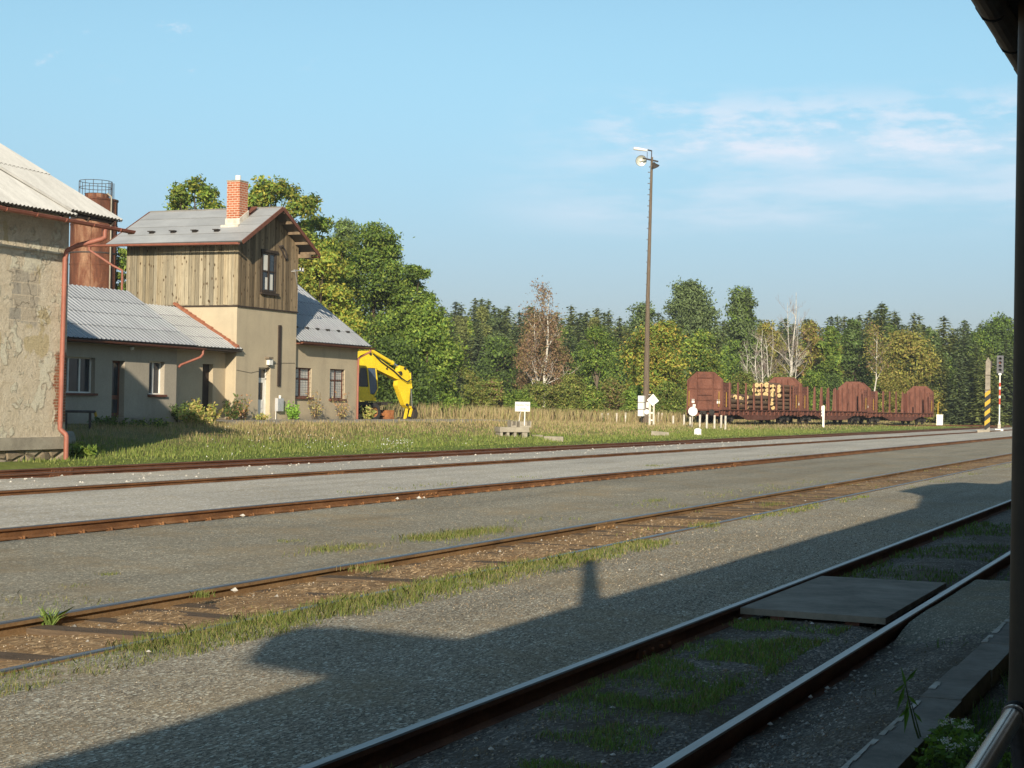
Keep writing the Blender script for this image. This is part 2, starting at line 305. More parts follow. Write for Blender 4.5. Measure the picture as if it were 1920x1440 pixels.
def mat_foliage(name, trans=0.30):
    k = NT(name)
    at = k.attr(); col = k.mix(0.35, at, k.ramp(k.noise(1.3, 4, 0.7), [(0.3, 0.6), (0.7, 1.35)]), 'MULTIPLY')
    d = k.n.new('ShaderNodeBsdfPrincipled'); k.l.new(col, d.inputs['Base Color']); d.inputs['Roughness'].default_value = 0.65; d.inputs['Specular IOR Level'].default_value = 0.25
    t = k.n.new('ShaderNodeBsdfTranslucent'); k.l.new(k.mix(1.0, col, (1.25, 1.2, 0.55), 'MULTIPLY'), t.inputs[0])
    s = k.n.new('ShaderNodeMixShader'); s.inputs[0].default_value = trans
    k.l.new(d.outputs[0], s.inputs[1]); k.l.new(t.outputs[0], s.inputs[2])
    k.l.new(s.outputs[0], k.n['Material Output'].inputs[0]); k.n.remove(k.b)
    return k.m
M['leaf'] = mat_foliage('leaf'); M['needle'] = mat_foliage('needle', 0.25); M['blade'] = mat_foliage('blade', 0.25)

# ------------------------------------------------------------------ mesh building
def top(o):
    while o.parent: o = o.parent
    return o
def link_mesh(name, me, mats, parent=None):
    o = bpy.data.objects.new(name, me); COL.objects.link(o)
    for m in (mats if isinstance(mats, (list, tuple)) else [mats]): me.materials.append(m)
    if parent: o.parent = parent
    return o
class MB:
    def __init__(s): s.v = []; s.f = []; s.c = []; s.mi = []
    def face(s, pts, col=(1, 1, 1), mi=0):
        n = len(s.v); s.v += [tuple(p) for p in pts]; s.f.append(tuple(range(n, n+len(pts)))); s.c.append(col); s.mi.append(mi)
    def mesh(s, vs, fs, col=(1, 1, 1), mi=0):
        n = len(s.v); s.v += [tuple(p) for p in vs]
        for f in fs: s.f.append(tuple(i+n for i in f)); s.c.append(col); s.mi.append(mi)
    def hexa(s, p, col=(1, 1, 1), mi=0):        # 8 corners: bottom loop then top loop
        s.mesh(p, [(3, 2, 1, 0), (4, 5, 6, 7), (0, 1, 5, 4), (1, 2, 6, 5), (2, 3, 7, 6), (3, 0, 4, 7)], col, mi)
    def box(s, x0, x1, y0, y1, z0, z1, col=(1, 1, 1), mi=0):
        s.hexa([(x0, y0, z0), (x1, y0, z0), (x1, y1, z0), (x0, y1, z0), (x0, y0, z1), (x1, y0, z1), (x1, y1, z1), (x0, y1, z1)], col, mi)
    def bar(s, a, b, w, h, up=(0, 0, 1), col=(1, 1, 1), mi=0):   # a rectangular bar from a to b
        a, b = Vector(a), Vector(b); d = (b-a).normalized(); u = Vector(up); r = d.cross(u)
        if r.length < 1e-4: r = d.cross(Vector((1, 0, 0)))
        r.normalize(); u = r.cross(d).normalized(); r = r*(w/2); u = u*(h/2)
        s.hexa([a-r-u, a+r-u, a+r+u, a-r+u, b-r-u, b+r-u, b+r+u, b-r+u], col, mi)
    def prism(s, pts, off, col=(1, 1, 1), mi=0):
        n = len(pts); off = Vector(off); q = [Vector(p) for p in pts]
        s.mesh(q+[p+off for p in q], [tuple(range(n-1, -1, -1)), tuple(range(n, 2*n))]+[(i, (i+1) % n, n+(i+1) % n, n+i) for i in range(n)], col, mi)
    def tube(s, pts, rad, n=8, col=(1, 1, 1), mi=0, caps=True):
        pts = [Vector(p) for p in pts]; k = len(pts)
        rad = rad if isinstance(rad, (list, tuple)) else [rad]*k
        base = len(s.v); t0 = None; u = None
        for i, p in enumerate(pts):
            t = ((pts[min(i+1, k-1)]-pts[i]).normalized()+(pts[i]-pts[max(i-1, 0)]).normalized())
            t = t.normalized() if t.length > 1e-6 else Vector((0, 0, 1))
            if u is None:
                u = t.orthogonal().normalized()
            u = (u-t*u.dot(t)).normalized(); w = t.cross(u)
            for j in range(n):
                a = 2*math.pi*j/n; s.v.append(tuple(p+(u*math.cos(a)+w*math.sin(a))*rad[i]))
        for i in range(k-1):
            for j in range(n):
                s.f.append((base+i*n+j, base+i*n+(j+1) % n, base+(i+1)*n+(j+1) % n, base+(i+1)*n+j)); s.c.append(col); s.mi.append(mi)
        if caps:
            s.f.append(tuple(base+j for j in range(n-1, -1, -1))); s.f.append(tuple(base+(k-1)*n+j for j in range(n)))
            s.c += [col, col]; s.mi += [mi, mi]
    def lathe(s, prof, c, n=24, col=(1, 1, 1), mi=0, axis=(0, 0, 1)):
        ax = Vector(axis).normalized(); u = ax.orthogonal().normalized(); w = ax.cross(u); base = len(s.v); c = Vector(c)
        for (r, h) in prof:
            for j in range(n):
                a = 2*math.pi*j/n; s.v.append(tuple(c+ax*h+(u*math.cos(a)+w*math.sin(a))*max(r, 1e-4)))
        for i in range(len(prof)-1):
            for j in range(n):
                s.f.append((base+i*n+j, base+i*n+(j+1) % n, base+(i+1)*n+(j+1) % n, base+(i+1)*n+j)); s.c.append(col); s.mi.append(mi)
    def wall(s, o, u, w, h, holes, depth, inn, col=(1, 1, 1), mi=0):   # face with reveals round its openings; inn points inwards
        o, u, inn = Vector(o), Vector(u), Vector(inn); z = Vector((0, 0, 1))
        xs = sorted({0, w, *[a for q in holes for a in q[:2]]}); zs = sorted({0, h, *[a for q in holes for a in q[2:4]]})
        P = lambda a, b, d=0: o+u*a+z*b+inn*d
        for i in range(len(xs)-1):
            for j in range(len(zs)-1):
                mxx, mz = (xs[i]+xs[i+1])/2, (zs[j]+zs[j+1])/2
                if any(q[0] < mxx < q[1] and q[2] < mz < q[3] for q in holes): continue
                s.face([P(xs[i], zs[j]), P(xs[i+1], zs[j]), P(xs[i+1], zs[j+1]), P(xs[i], zs[j+1])], col, mi)
        for a, b, c, d in holes:
            for (p, q) in (((a, c), (a, d)), ((b, d), (b, c)), ((a, d), (b, d)), ((b, c), (a, c))):
                s.face([P(*p), P(*p, depth), P(*q, depth), P(*q)], col, mi)
    def build(s, name, mat, parent=None, local=False, smooth=None):
        me = bpy.data.meshes.new(name)
        vs = s.v
        if parent is not None and not local:
            L = top(parent).location; vs = [(a-L.x, b-L.y, c-L.z) for a, b, c in vs]
        me.from_pydata(vs, [], s.f); me.polygons.foreach_set('material_index', s.mi)
        at = me.color_attributes.new('Col', 'FLOAT_COLOR', 'CORNER')
        lt = np.repeat(np.array([(*c[:3], 1.0) for c in s.c], np.float32), [len(f) for f in s.f], axis=0)
        at.data.foreach_set('color', lt.ravel())
        if smooth is not None:
            me.polygons.foreach_set('use_smooth', [True]*len(me.polygons)); me.set_sharp_from_angle(angle=R(smooth))
        me.update()
        return link_mesh(name, me, mat, parent)
def np_mesh(name, verts, k, cols, mat, parent=None):      # verts (N*k,3): N separate polygons of k corners, cols (N,3)
    n = len(verts)//k; me = bpy.data.meshes.new(name)
    me.vertices.add(n*k); me.vertices.foreach_set('co', np.asarray(verts, np.float32).ravel())
    me.loops.add(n*k); me.loops.foreach_set('vertex_index', np.arange(n*k, dtype=np.int32))
    me.polygons.add(n); me.polygons.foreach_set('loop_start', np.arange(0, n*k, k, dtype=np.int32))
    try: me.polygons.foreach_set('loop_total', np.full(n, k, np.int32))
    except Exception: pass
    at = me.color_attributes.new('Col', 'FLOAT_COLOR', 'CORNER')
    c = np.ones((n, 4), np.float32); c[:, :3] = cols
    at.data.foreach_set('color', np.repeat(c, k, axis=0).ravel())
    me.update(calc_edges=True); me.validate()
    return link_mesh(name, me, mat, parent)
def tag(o, label=None, cat=None, group=None, kind=None):
    if label: o['label'] = label
    if cat: o['category'] = cat
    if group: o['group'] = group
    if kind: o['kind'] = kind
    return o
def thing(name, label, cat, loc=(0, 0, 0), rz=0.0, group=None):
    o = bpy.data.objects.new(name, None); COL.objects.link(o); o.location = loc; o.rotation_euler = (0, 0, rz); o.empty_display_size = 0.3
    return tag(o, label, cat, group)
def copy_tree(o, parent=None):
    c = o.copy(); COL.objects.link(c); c.parent = parent
    for ch in o.children: copy_tree(ch, c)
    return c
rng = np.random.default_rng(11); random.seed(5)
def sm(a, b, x): t = min(1, max(0, (x-a)/(b-a))); return t*t*(3-2*t)
def ground_z(X, Y):
    if Y < 26.9: return -0.34
    fx = sm(84, 112, X)
    base = -0.34+0.34*sm(26.9, 28.2, Y)
    rise = (0.72*(1-fx)+0.34*fx)*sm(28.5, 39.0, Y)
    return base+rise+0.5*sm(60, 140, Y)

# ------------------------------------------------------------------ setting: ground, beds, gravel platforms
def vnoise(x, y, s, seed=0):                    # smooth value noise for relief
    x = np.asarray(x)*s; y = np.asarray(y)*s; xi = np.floor(x).astype(int); yi = np.floor(y).astype(int); fx = x-xi; fy = y-yi
    def h(a, b): v = np.sin(a*127.1+b*311.7+seed*74.7)*43758.5453; return v-np.floor(v)
    fx = fx*fx*(3-2*fx); fy = fy*fy*(3-2*fy)
    return (h(xi, yi)*(1-fx)+h(xi+1, yi)*fx)*(1-fy)+(h(xi, yi+1)*(1-fx)+h(xi+1, yi+1)*fx)*fy-0.5
def sheet(name, xs, ys, zfun, mat, kind='structure', **kw):
    xs = np.asarray(xs, float); ys = np.asarray(ys, float); X, Y = np.meshgrid(xs, ys, indexing='ij'); Z = zfun(X, Y)
    nx, ny = X.shape; v = np.stack([X, Y, Z], -1).reshape(-1, 3)
    i, j = np.meshgrid(np.arange(nx-1), np.arange(ny-1), indexing='ij'); a = (i*ny+j).ravel()
    f = np.stack([a, a+ny, a+ny+1, a+1], -1)
    me = bpy.data.meshes.new(name); me.vertices.add(len(v)); me.vertices.foreach_set('co', v.ravel().astype(np.float32))
    me.loops.add(f.size); me.loops.foreach_set('vertex_index', f.ravel().astype(np.int32))
    me.polygons.add(len(f)); me.polygons.foreach_set('loop_start', np.arange(0, f.size, 4, dtype=np.int32))
    try: me.polygons.foreach_set('loop_total', np.full(len(f), 4, np.int32))
    except Exception: pass
    me.polygons.foreach_set('use_smooth', np.ones(len(f), bool)); me.update(calc_edges=True); me.validate()
    return tag(link_mesh(name, me, mat), kind=kind, **kw)
XN = np.concatenate([np.arange(-40, 4, 2.0), np.arange(4, 34, 0.18), np.arange(34, 80, 0.6), np.arange(80, 420, 6)])
def lin(pts): a = np.array(pts, float); return lambda Y: np.interp(Y, a[:, 0], a[:, 1])
def relief(prof, amp, s, seed, edge=None):
    p = lin(prof); y0, y1 = prof[0][0], prof[-1][0]
    def z(X, Y):
        fade = np.clip(np.minimum(Y-y0, y1-Y)/0.12, 0, 1)
        return p(Y)+fade*(amp*vnoise(X, Y, s, seed)+amp*0.5*vnoise(X, Y, s*2.7, seed+5))
    return z
gx = np.concatenate([np.arange(-900, -40, 40.0), np.arange(-40, 220, 2.0), np.arange(220, 520, 12.0), np.arange(520, 3600, 140.0)])
gy = np.concatenate([np.arange(-600, 24, 48.0), np.arange(25, 48, 0.6), np.arange(48, 140, 4.0), np.arange(140, 3000, 120.0)])
gvec = np.vectorize(ground_z)
sheet('ground', gx, gy, lambda X, Y: gvec(X, Y)+0.10*vnoise(X, Y, 0.35, 3)*np.clip((Y-29)/3, 0, 1), M['field'])
def ys(a, b, d): return np.linspace(a, b, max(2, int((b-a)/d)+1))
sheet('platform_ground', XN, ys(-14, 1.40, 0.25), relief([(-14, 0.02), (1.40, -0.02)], 0.03, 1.3, 1), M['dirt_dark'])
sheet('track_bed', XN, ys(1.62, 4.02, 0.12), relief([(1.62, -0.02), (2.0, -0.06), (2.40, -0.13), (2.62, -0.145), (2.9, -0.085), (3.6, -0.09), (3.9, -0.145), (4.02, -0.145)], 0.035, 2.2, 2), M['dirt_dark'])
sheet('gravel_path', XN, ys(4.072, 7.10, 0.15), relief([(4.072, -0.012), (4.5, 0.0), (6.2, -0.005), (6.7, -0.03), (7.10, -0.02)], 0.018, 1.6, 4), M['gravel_grey'])
sheet('track_bed', XN, ys(7.186, 8.64, 0.10), relief([(7.186, -0.05), (7.5, -0.085), (8.3, -0.085), (8.64, -0.110)], 0.055, 2.4, 6), M['dirt_rust'])
sheet('gravel_path', XN, np.concatenate([ys(8.69, 13.0, 0.2), [13.03, 13.05]]), relief([(8.69, -0.012), (9.3, -0.02), (12.4, 0.035), (12.95, 0.055), (13.0, 0.05), (13.03, 0.02), (13.05, -0.2)], 0.02, 1.1, 7), M['gravel_dark'])
sheet('track_bed', XN, ys(13.05, 14.70, 0.15), relief([(13.05, -0.19), (14.70, -0.165)], 0.04, 2.4, 8), M['dirt_rust'])
sheet('gravel_path', XN, np.concatenate([ys(14.742, 18.75, 0.25), [18.78, 18.80]]), relief([(14.742, -0.015), (15.5, 0.0), (18.3, 0.045), (18.75, 0.052), (18.78, 0.02), (18.80, -0.18)], 0.02, 1.0, 9), M['gravel_pale'])
sheet('track_bed', XN, ys(18.80, 20.46, 0.2), relief([(18.80, -0.18), (20.46, -0.165)], 0.03, 2.4, 10), M['dirt_rust'])
sheet('gravel_path', XN, ys(20.492, 24.42, 0.25), relief([(20.492, -0.01), (22, 0.0), (23.8, -0.04), (24.42, -0.155)], 0.03, 1.2, 11), M['gravel_pale'])
sheet('track_bed', XN, ys(24.42, 27.1, 0.2), relief([(24.42, -0.155), (25.9, -0.165), (26.1, -0.11), (27.1, -0.20)], 0.03, 2.4, 12), M['dirt_rust'])

# ------------------------------------------------------------------ railway tracks
HEAD = [(-0.030, 0.0), (0.030, 0.0), (0.036, -0.010), (0.036, -0.038), (0.010, -0.052), (0.008, -0.125), (0.062, -0.142), (0.062, -0.155),
        (-0.062, -0.155), (-0.062, -0.142), (-0.008, -0.125), (-0.010, -0.052), (-0.036, -0.038), (-0.036, -0.010)]
def rail(parent, y, side, topm, x0=-20.0, x1=330.0, joints=()):
    mb = MB(); n = len(HEAD)
    cuts = sorted([x0, x1]+[j for j in joints]); 
    for a, b in zip(cuts[:-1], cuts[1:]):
        b2 = b-(0.008 if b != x1 else 0)
        vs = [(a, y+p, z) for p, z in HEAD]+[(b2, y+p, z) for p, z in HEAD]
        base = len(mb.v); mb.v += vs
        for i in range(n):
            j = (i+1) % n; mb.f.append((base+i, base+j, base+n+j, base+n+i)); mb.c.append((1, 1, 1)); mb.mi.append(1 if i in (0, 1, 13) else 0)
        mb.f += [tuple(base+i for i in range(n-1, -1, -1)), tuple(base+n+i for i in range(n))]; mb.c += [(1, 1, 1)]*2; mb.mi += [0, 0]
    r = mb.build('rail', [M[side], M[topm]], parent)
    for jx in joints:                            # fishplates bolted over each joint
        p = MB()
        for s in (-1, 1):
            p.hexa([(jx-0.4, y+s*0.012, -0.118), (jx+0.4, y+s*0.012, -0.118), (jx+0.4, y+s*0.030, -0.125), (jx-0.4, y+s*0.030, -0.125),
                    (jx-0.4, y+s*0.012, -0.052), (jx+0.4, y+s*0.012, -0.052), (jx+0.4, y+s*0.032, -0.044), (jx-0.4, y+s*0.032, -0.044)])
            for k in (-0.3, -0.1, 0.1, 0.3): p.lathe([(0.0, 0.0), (0.017, 0.0), (0.017, 0.022), (0, 0.022)], (jx+k, y+s*0.031, -0.086), 6, axis=(0, s, 0))
        p.build('fishplate', M[side], r)
    return r
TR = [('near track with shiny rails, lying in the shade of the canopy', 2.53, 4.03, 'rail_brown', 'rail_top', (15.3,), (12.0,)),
      ('second track, rust brown, with half-buried wooden sleepers showing', 7.15, 8.65, 'rail_tan', 'rail_top', (), (23.4, 38.5)),
      ('third track, between the dark gravel and the pale gravel', 13.20, 14.70, 'rail_rust', 'rail_top', (), (29.6, 52.0)),
      ('fourth track, with pale gravel on both sides', 18.95, 20.45, 'rail_rust', 'rail_top_dull', (), (36.0, 70.0)),
      ('rearmost track, along the edge of the grass', 24.50, 26.00, 'rail_brown', 'rail_top_dull', (30.5, 78.0), (32.4, 60.0))]
TRK = []
for lab, y0, y1, sm_, tp_, ja, jb in TR:
    t = thing('railway_track', lab, 'railway track', (0, (y0+y1)/2, 0), 0, 'parallel station tracks'); TRK.append(t)
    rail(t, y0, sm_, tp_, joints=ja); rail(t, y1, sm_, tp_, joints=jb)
# sleepers of the second track, worn and half under the dirt
for i in range(96):
    x = 6.0+i*0.64; mb = MB(); w = 0.11+0.03*random.random(); a = random.uniform(-0.05, 0.05); zt = -0.058+random.uniform(-0.025, 0.02)
    y0, y1 = 7.2+random.uniform(0, 0.15), 8.60
    mb.hexa([(x-w-a, y0, -0.25), (x+w-a, y0, -0.25), (x+w+a, y1, -0.25), (x-w+a, y1, -0.25), (x-w-a, y0, zt-0.02), (x+w-a, y0, zt-0.02), (x+w+a, y1, zt-0.03), (x-w+a, y1, zt-0.03)])
    mb.build('sleeper', M['sleeper'], TRK[1])
def fastening(parent, x, y, s, m):
    mb = MB(); yb = y-s*0.03
    mb.box(x-0.085, x+0.085, y-0.19, y+0.19, -0.172, -0.158)
    for q in (-1, 1):
        mb.box(x-0.045, x+0.045, y+q*0.055-0.03, y+q*0.055+0.03, -0.155, -0.128); mb.lathe([(0, 0), (0.024, 0), (0.020, 0.045), (0.0, 0.05)], (x, y+q*0.085, -0.158), 7)
    mb.build('rail_fastening', m, parent)
for i in range(60): fastening(TRK[2], 15.0+i*0.62, 14.70, 1, M['rail_rust'])
for i in range(30): fastening(TRK[1], 7.0+i*0.64, 8.65, 1, M['rail_rust'])
for i in range(40): fastening(TRK[3], 21.0+i*0.62, 20.45, 1, M['rail_rust'])

# boards laid between the near rails as a foot crossing
t = thing('crossing_panel', 'flat grey boarded foot crossing between the near rails', 'crossing panel', (15.6, 3.25, 0))
mb = MB(); mb.prism([(14.06, 2.66, -0.055), (14.10, 3.93, -0.055), (17.23, 3.93, -0.055), (17.28, 2.66, -0.055)], (0, 0, 0.055)); mb.build('deck', M['concrete_grey'], t)
for y in (2.95, 3.6):
    mb = MB(); mb.box(14.10, 17.2, y-0.06, y+0.06, -0.16, -0.056); mb.build('bearer', M['trim_brown'], t)
sheet('gravel_path', np.arange(13.2, 18.9, 0.18), ys(1.66, 2.465, 0.1), lambda X, Y: -0.02-0.12*np.clip(1-np.minimum(X-13.2, 18.85-X)/0.9, 0, 1)**1.5+0.012*vnoise(X, Y, 2.0, 21), M['gravel_dark'])
# kerb stones along the platform, painted edge worn away
for i in range(34):
    x0 = -4+i*1.25; w = 1.243
    mb = MB(); j = random.uniform(-0.008, 0.008); h = 0.10+random.uniform(-0.008, 0.008)
    mb.prism([(x0, 1.40+j, -0.2), (x0+w, 1.40+j, -0.2), (x0+w, 1.63+j, -0.2), (x0, 1.63+j, -0.2)], (0, 0, 0.2+h))
    o = mb.build('kerb_stone', M['kerb_stone'])
    tag(o, 'worn grey kerb stone of the platform edge by the near track', 'kerb stone', 'kerb stones along the platform edge')
    if 1 < i < 20:
        for q in range(9):
            p = MB()
            a = x0+q*w/9; 
            if random.random() < (0.75 if x0 < 9.6 or x0 > 12 else 0.12): 
                e = random.uniform(0.02, 0.045); p.prism([(a, 1.63+j-e, h+0.003), (a+w/9.5, 1.63+j-e*random.uniform(0.6, 1.1), h+0.003), (a+w/9.5, 1.632+j, h+0.003), (a, 1.632+j, h+0.003)], (0, 0, 0.002))
            if p.v: p.build('paint_line', M['white_worn'], o)

# ------------------------------------------------------------------ station building and canopy that the photographer stands under
mb = MB()
CX0, CX1 = -30, 75
t = thing('platform_canopy', 'dark wooden platform canopy overhead with a sheet metal gutter', 'canopy', (9.2, 0.97, 0))
mb.hexa([(CX0, -4.0, 4.40), (CX1, -4.0, 4.40), (CX1, 1.16, 3.98), (CX0, 1.16, 3.98), (CX0, -4.0, 4.48), (CX1, -4.0, 4.48), (CX1, 1.22, 4.06), (CX0, 1.22, 4.06)]); mb.build('roof', M['canopy_wood'], t)
mb = MB()
for k in range(14): mb.bar((CX0, 1.08-k*0.37, 3.95+k*0.0305), (CX1, 1.08-k*0.37, 3.95+k*0.0305), 0.12, 0.02)
mb.build('soffit_board', M['canopy_wood'], t)
def gutter(name, a, b, r, out_, parent, mat, seg=9, th=0.006):     # half-round gutter swept from a to b
    a, b, o = Vector(a), Vector(b), Vector(out_).normalized(); z = Vector((0, 0, 1)); mb = MB()
    pr = [(math.cos(math.pi*i/seg), -math.sin(math.pi*i/seg)) for i in range(seg+1)]
    P = lambda base, k, rr: base+o*(pr[k][0]*rr)+z*(pr[k][1]*rr)
    for k in range(seg):
        mb.face([P(a, k, r), P(b, k, r), P(b, k+1, r), P(a, k+1, r)]); mb.face([P(a, k, r-th), P(a, k+1, r-th), P(b, k+1, r-th), P(b, k, r-th)])
    for k in (0, seg): mb.face([P(a, k, r), P(a, k, r-th), P(b, k, r-th), P(b, k, r)])
    for e in (a, b): mb.face([P(e, k, r) for k in range(seg+1)])
    mb.tube([a+o*r, b+o*r], 0.012, 6)
    return mb.build(name, mat, parent, smooth=50)
gutter('gutter', (CX0, 1.21, 3.95), (CX1, 1.21, 3.95), 0.085, (0, 1, 0), t, simple('gutter_dark', (0.16, 0.13, 0.11), (0.09, 0.07, 0.06), 3, 0.6))
for k in range(40):
    mb = MB(); x = -2+k*0.86
    mb.tube([(x, 1.10, 4.01), (x, 1.13, 3.94), (x, 1.17, 3.874), (x, 1.21, 3.861), (x, 1.26, 3.878), (x, 1.297, 3.94), (x, 1.30, 3.97)], 0.009, 5); mb.build('gutter_bracket', M['black'], t)
mb = MB(); mb.tube([(9.14, 0.975, -0.2), (9.14, 0.975, 0.35), (9.14, 0.975, 3.955)], [0.115, 0.10, 0.10], 20); mb.build('post', M['post_brown'], t, smooth=40)
for x in (20.0, 31.0, 42.0):
    mb = MB(); mb.tube([(x, 0.5, -0.2), (x, 0.5, 4.0)], 0.10, 14); mb.build('post', M['post_brown'], t, smooth=40)
t2 = thing('roof_mast', 'thin mast with a side arm standing on the canopy roof', 'mast', (3.0, 1.08, 3.98))
mb = MB(); mb.tube([(3.0, 1.08, 4.0), (3.0, 1.08, 5.66)], [0.11, 0.08], 10); mb.build('pole', M['iron'], t2)
mb = MB(); mb.tube([(3.0, 1.08, 5.30), (2.55, 1.1, 5.45), (2.10, 1.14, 5.47)], 0.03, 8); mb.build('arm', M['iron'], t2)
t3 = thing('station_building', 'long station building standing behind the platform canopy', 'building', (10, -8, 0))
mb = MB(); mb.box(-34, 72, -14, -4.05, -0.3, 6.3); mb.build('wall', M['plaster'], t3)
mb = MB(); mb.prism([(-34.5, -14.5, 6.3), (-34.5, -3.5, 6.3), (-34.5, -3.5, 6.42), (-34.5, -9, 9.2), (-34.5, -14.5, 6.42)], (107, 0, 0)); mb.build('roof', M['tile_red'], t3)
for pts, xa, xb in (([(x+0.68, y) for x, y in [(-6.95, -0.9), (-6.8, -0.61), (-6.56, 0.15), (-5.65, 0.59), (-5.1, 0.64), (-5.0, 0.33), (-5.1, -0.9), (-5.1, -4.2), (-6.95, -4.2)]], -6.0, -4.6),
                    ([(15.0, -0.7), (19.1, -0.1), (21.0, 0.7), (25.0, 0.66), (26.2, 0.2), (26.1, -0.9), (26.1, -4.2), (15.0, -4.2)], 16.0, 25.0)):
    mb = MB(); mb.prism([(x, y, 5.93) for x, y in pts], (0, 0, 0.14)); mb.build('shadow_plate', M['tile_red'], t3)  # unseen plate, outline shaped to cast a bump beyond the canopy shadow
    mb = MB(); mb.box(xa, xb, -4.04, -1.6, 4.49, 5.925); mb.build('plate_body', M['plaster'], t3)  # unseen body added under the shadow-casting plate

# tubular rail end close to the camera at the foot of the post
a = onZ(1843, 1440, 0.86)+Vector((-0.45, -0.02, 0.03)); b = onZ(1903, 1338, 0.80)
t = thing('handrail', 'shiny tubular handrail end at the foot of the canopy post', 'handrail', tuple(a))
d = (b-a).normalized(); mb = MB(); mb.tube([a, b], 0.031, 16); mb.build('tube', M['handrail'], t, smooth=40)
mb = MB(); q = b-d*0.10; mb.tube([q, q+d*0.035], 0.037, 16); mb.build('collar', M['handrail'], t, smooth=40)
mb = MB(); mb.lathe([(0.0, -0.05), (0.033, -0.03), (0.040, 0.0), (0.033, 0.03), (0.0, 0.05)], b+d*0.02, 14, axis=d); mb.build('end_knob', M['machine_dark'], t, smooth=60)
mb = MB(); mb.tube([b+d*0.03, b+d*0.03+Vector((0.05, -0.10, -0.9))], 0.028, 12); mb.build('upright', M['handrail'], t, smooth=40)

# ------------------------------------------------------------------ shared building bits
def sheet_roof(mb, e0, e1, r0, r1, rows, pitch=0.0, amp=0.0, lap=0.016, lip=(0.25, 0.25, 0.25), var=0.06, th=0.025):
    """roof of lapped metal sheets between an eave e0-e1 and a ridge r0-r1; corrugated when pitch > 0"""
    e0, e1, r0, r1 = map(Vector, (e0, e1, r0, r1)); nrm = (e1-e0).cross(r0-e0).normalized()
    if nrm.z < 0: nrm = -nrm
    L = (e1-e0).length; rib = pitch > 0.2
    RIB = ((0.0, 0.0), (0.60, 0.0), (0.68, 1.0), (0.86, 1.0), (0.94, 0.0))
    us = ([((q+f)*pitch/L, h_) for q in range(int(L/pitch)) for f, h_ in RIB]+[(1.0, 0.0)]) if rib else [(i/int(L/pitch*4), math.sin(math.pi/2*i)) for i in range(int(L/pitch*4)+1)] if pitch else [(i/max(2, int(L)), 0.0) for i in range(max(2, int(L))+1)]
    n = len(us)-1
    for k in range(rows):
        f0 = max(0, k/rows-0.01); f1 = (k+1)/rows; g = 1+random.uniform(-var, var); loop0 = []; loop1 = []; 
        for i in range(n+1):
            u, h = us[i]; h = h*amp
            p = (e0.lerp(e1, u)).lerp(r0.lerp(r1, u), f0)+nrm*(h+lap+0.002*k); q = (e0.lerp(e1, u)).lerp(r0.lerp(r1, u), f1)+nrm*(h+0.002*k)
            loop0.append(p); loop1.append(q)
        for i in range(n):
            gg = g if pitch else 1+0.07*math.sin((i*7.13+k*3.7))
            mb.face([loop0[i], loop0[i+1], loop1[i+1], loop1[i]], (gg, gg, gg))
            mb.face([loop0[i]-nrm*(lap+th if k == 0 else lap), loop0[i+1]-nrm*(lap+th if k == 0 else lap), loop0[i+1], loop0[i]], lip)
    for p0, p1 in ((e0, r0), (e1, r1)):
        mb.hexa([p0-nrm*(th+0.02), p0+nrm*0.02, p1+nrm*0.02, p1-nrm*(th+0.02), *[v+(e1-e0).normalized()*0.02*(-1 if p0 is e0 else 1) for v in (p0-nrm*(th+0.02), p0+nrm*0.02, p1+nrm*0.02, p1-nrm*(th+0.02))]], (0.8, 0.8, 0.8))
    mb.face([e0-nrm*(th+0.03), r0-nrm*(th+0.03), r1-nrm*(th+0.03), e1-nrm*(th+0.03)], (0.3, 0.26, 0.22))
def window(parent, x0, x1, z0, z1, y, frame='white', cols=2, trans=0.0, sill='trim_brown', curtain=False, bars=False, depth=0.2, fw=0.06, bar=0.05):
    """window in a wall facing -Y; y is the wall face, the glass sits depth behind it"""
    yi = y+depth; mb = MB(); m = M[frame]
    mb.box(x0, x0+fw, yi-0.07, yi, z0, z1); mb.box(x1-fw, x1, yi-0.07, yi, z0, z1)
    mb.box(x0+fw, x1-fw, yi-0.07, yi, z1-fw, z1); mb.box(x0+fw, x1-fw, yi-0.07, yi, z0, z0+fw)
    for k in range(1, cols): xm = x0+(x1-x0)*k/cols; mb.box(xm-bar, xm+bar, yi-0.065, yi-0.002, z0+fw, z1-fw)
    if trans: zm = z0+(z1-z0)*trans; mb.box(x0+fw, x1-fw, yi-0.06, yi-0.004, zm-0.035, zm+0.035)
    w = mb.build('window', m, parent)
    g = MB(); g.box(x0+0.01, x1-0.01, yi-0.02, yi-0.012, z0+0.01, z1-0.01)
    if curtain:
        c = MB(); n = 26; pts = []
        for i in range(n+1): a = x0+0.02+(x1-x0-0.04)*i/n; pts.append((a, yi-0.027-0.003*math.sin(i*2.1)))
        for i in range(n): c.face([(*pts[i], z0+0.06), (*pts[i+1], z0+0.06), (*pts[i+1], z1-0.06), (*pts[i], z1-0.06)], (1, 1, 1))
        c.build('curtain', M['curtain'], w)
    g.build('pane', M['glass'], w)
    if sill:
        s = MB(); s.box(x0-0.08, x1+0.08, y-0.10, y+depth-0.07, z0-0.09, z0-0.005); s.build('sill', M[sill], w)
    if bars:
        b = MB(); n = 7
        for i in range(n): xx = x0+0.06+(x1-x0-0.12)*i/(n-1); b.tube([(xx, y+0.05, z0), (xx, y+0.05, z1)], 0.009, 5)
        for i in range(1, 6): zz = z0+(z1-z0)*i/6; b.tube([(x0, y+0.045, zz), (x1, y+0.045, zz)], 0.008, 5)
        b.build('bars', M['iron'], w)
    return w
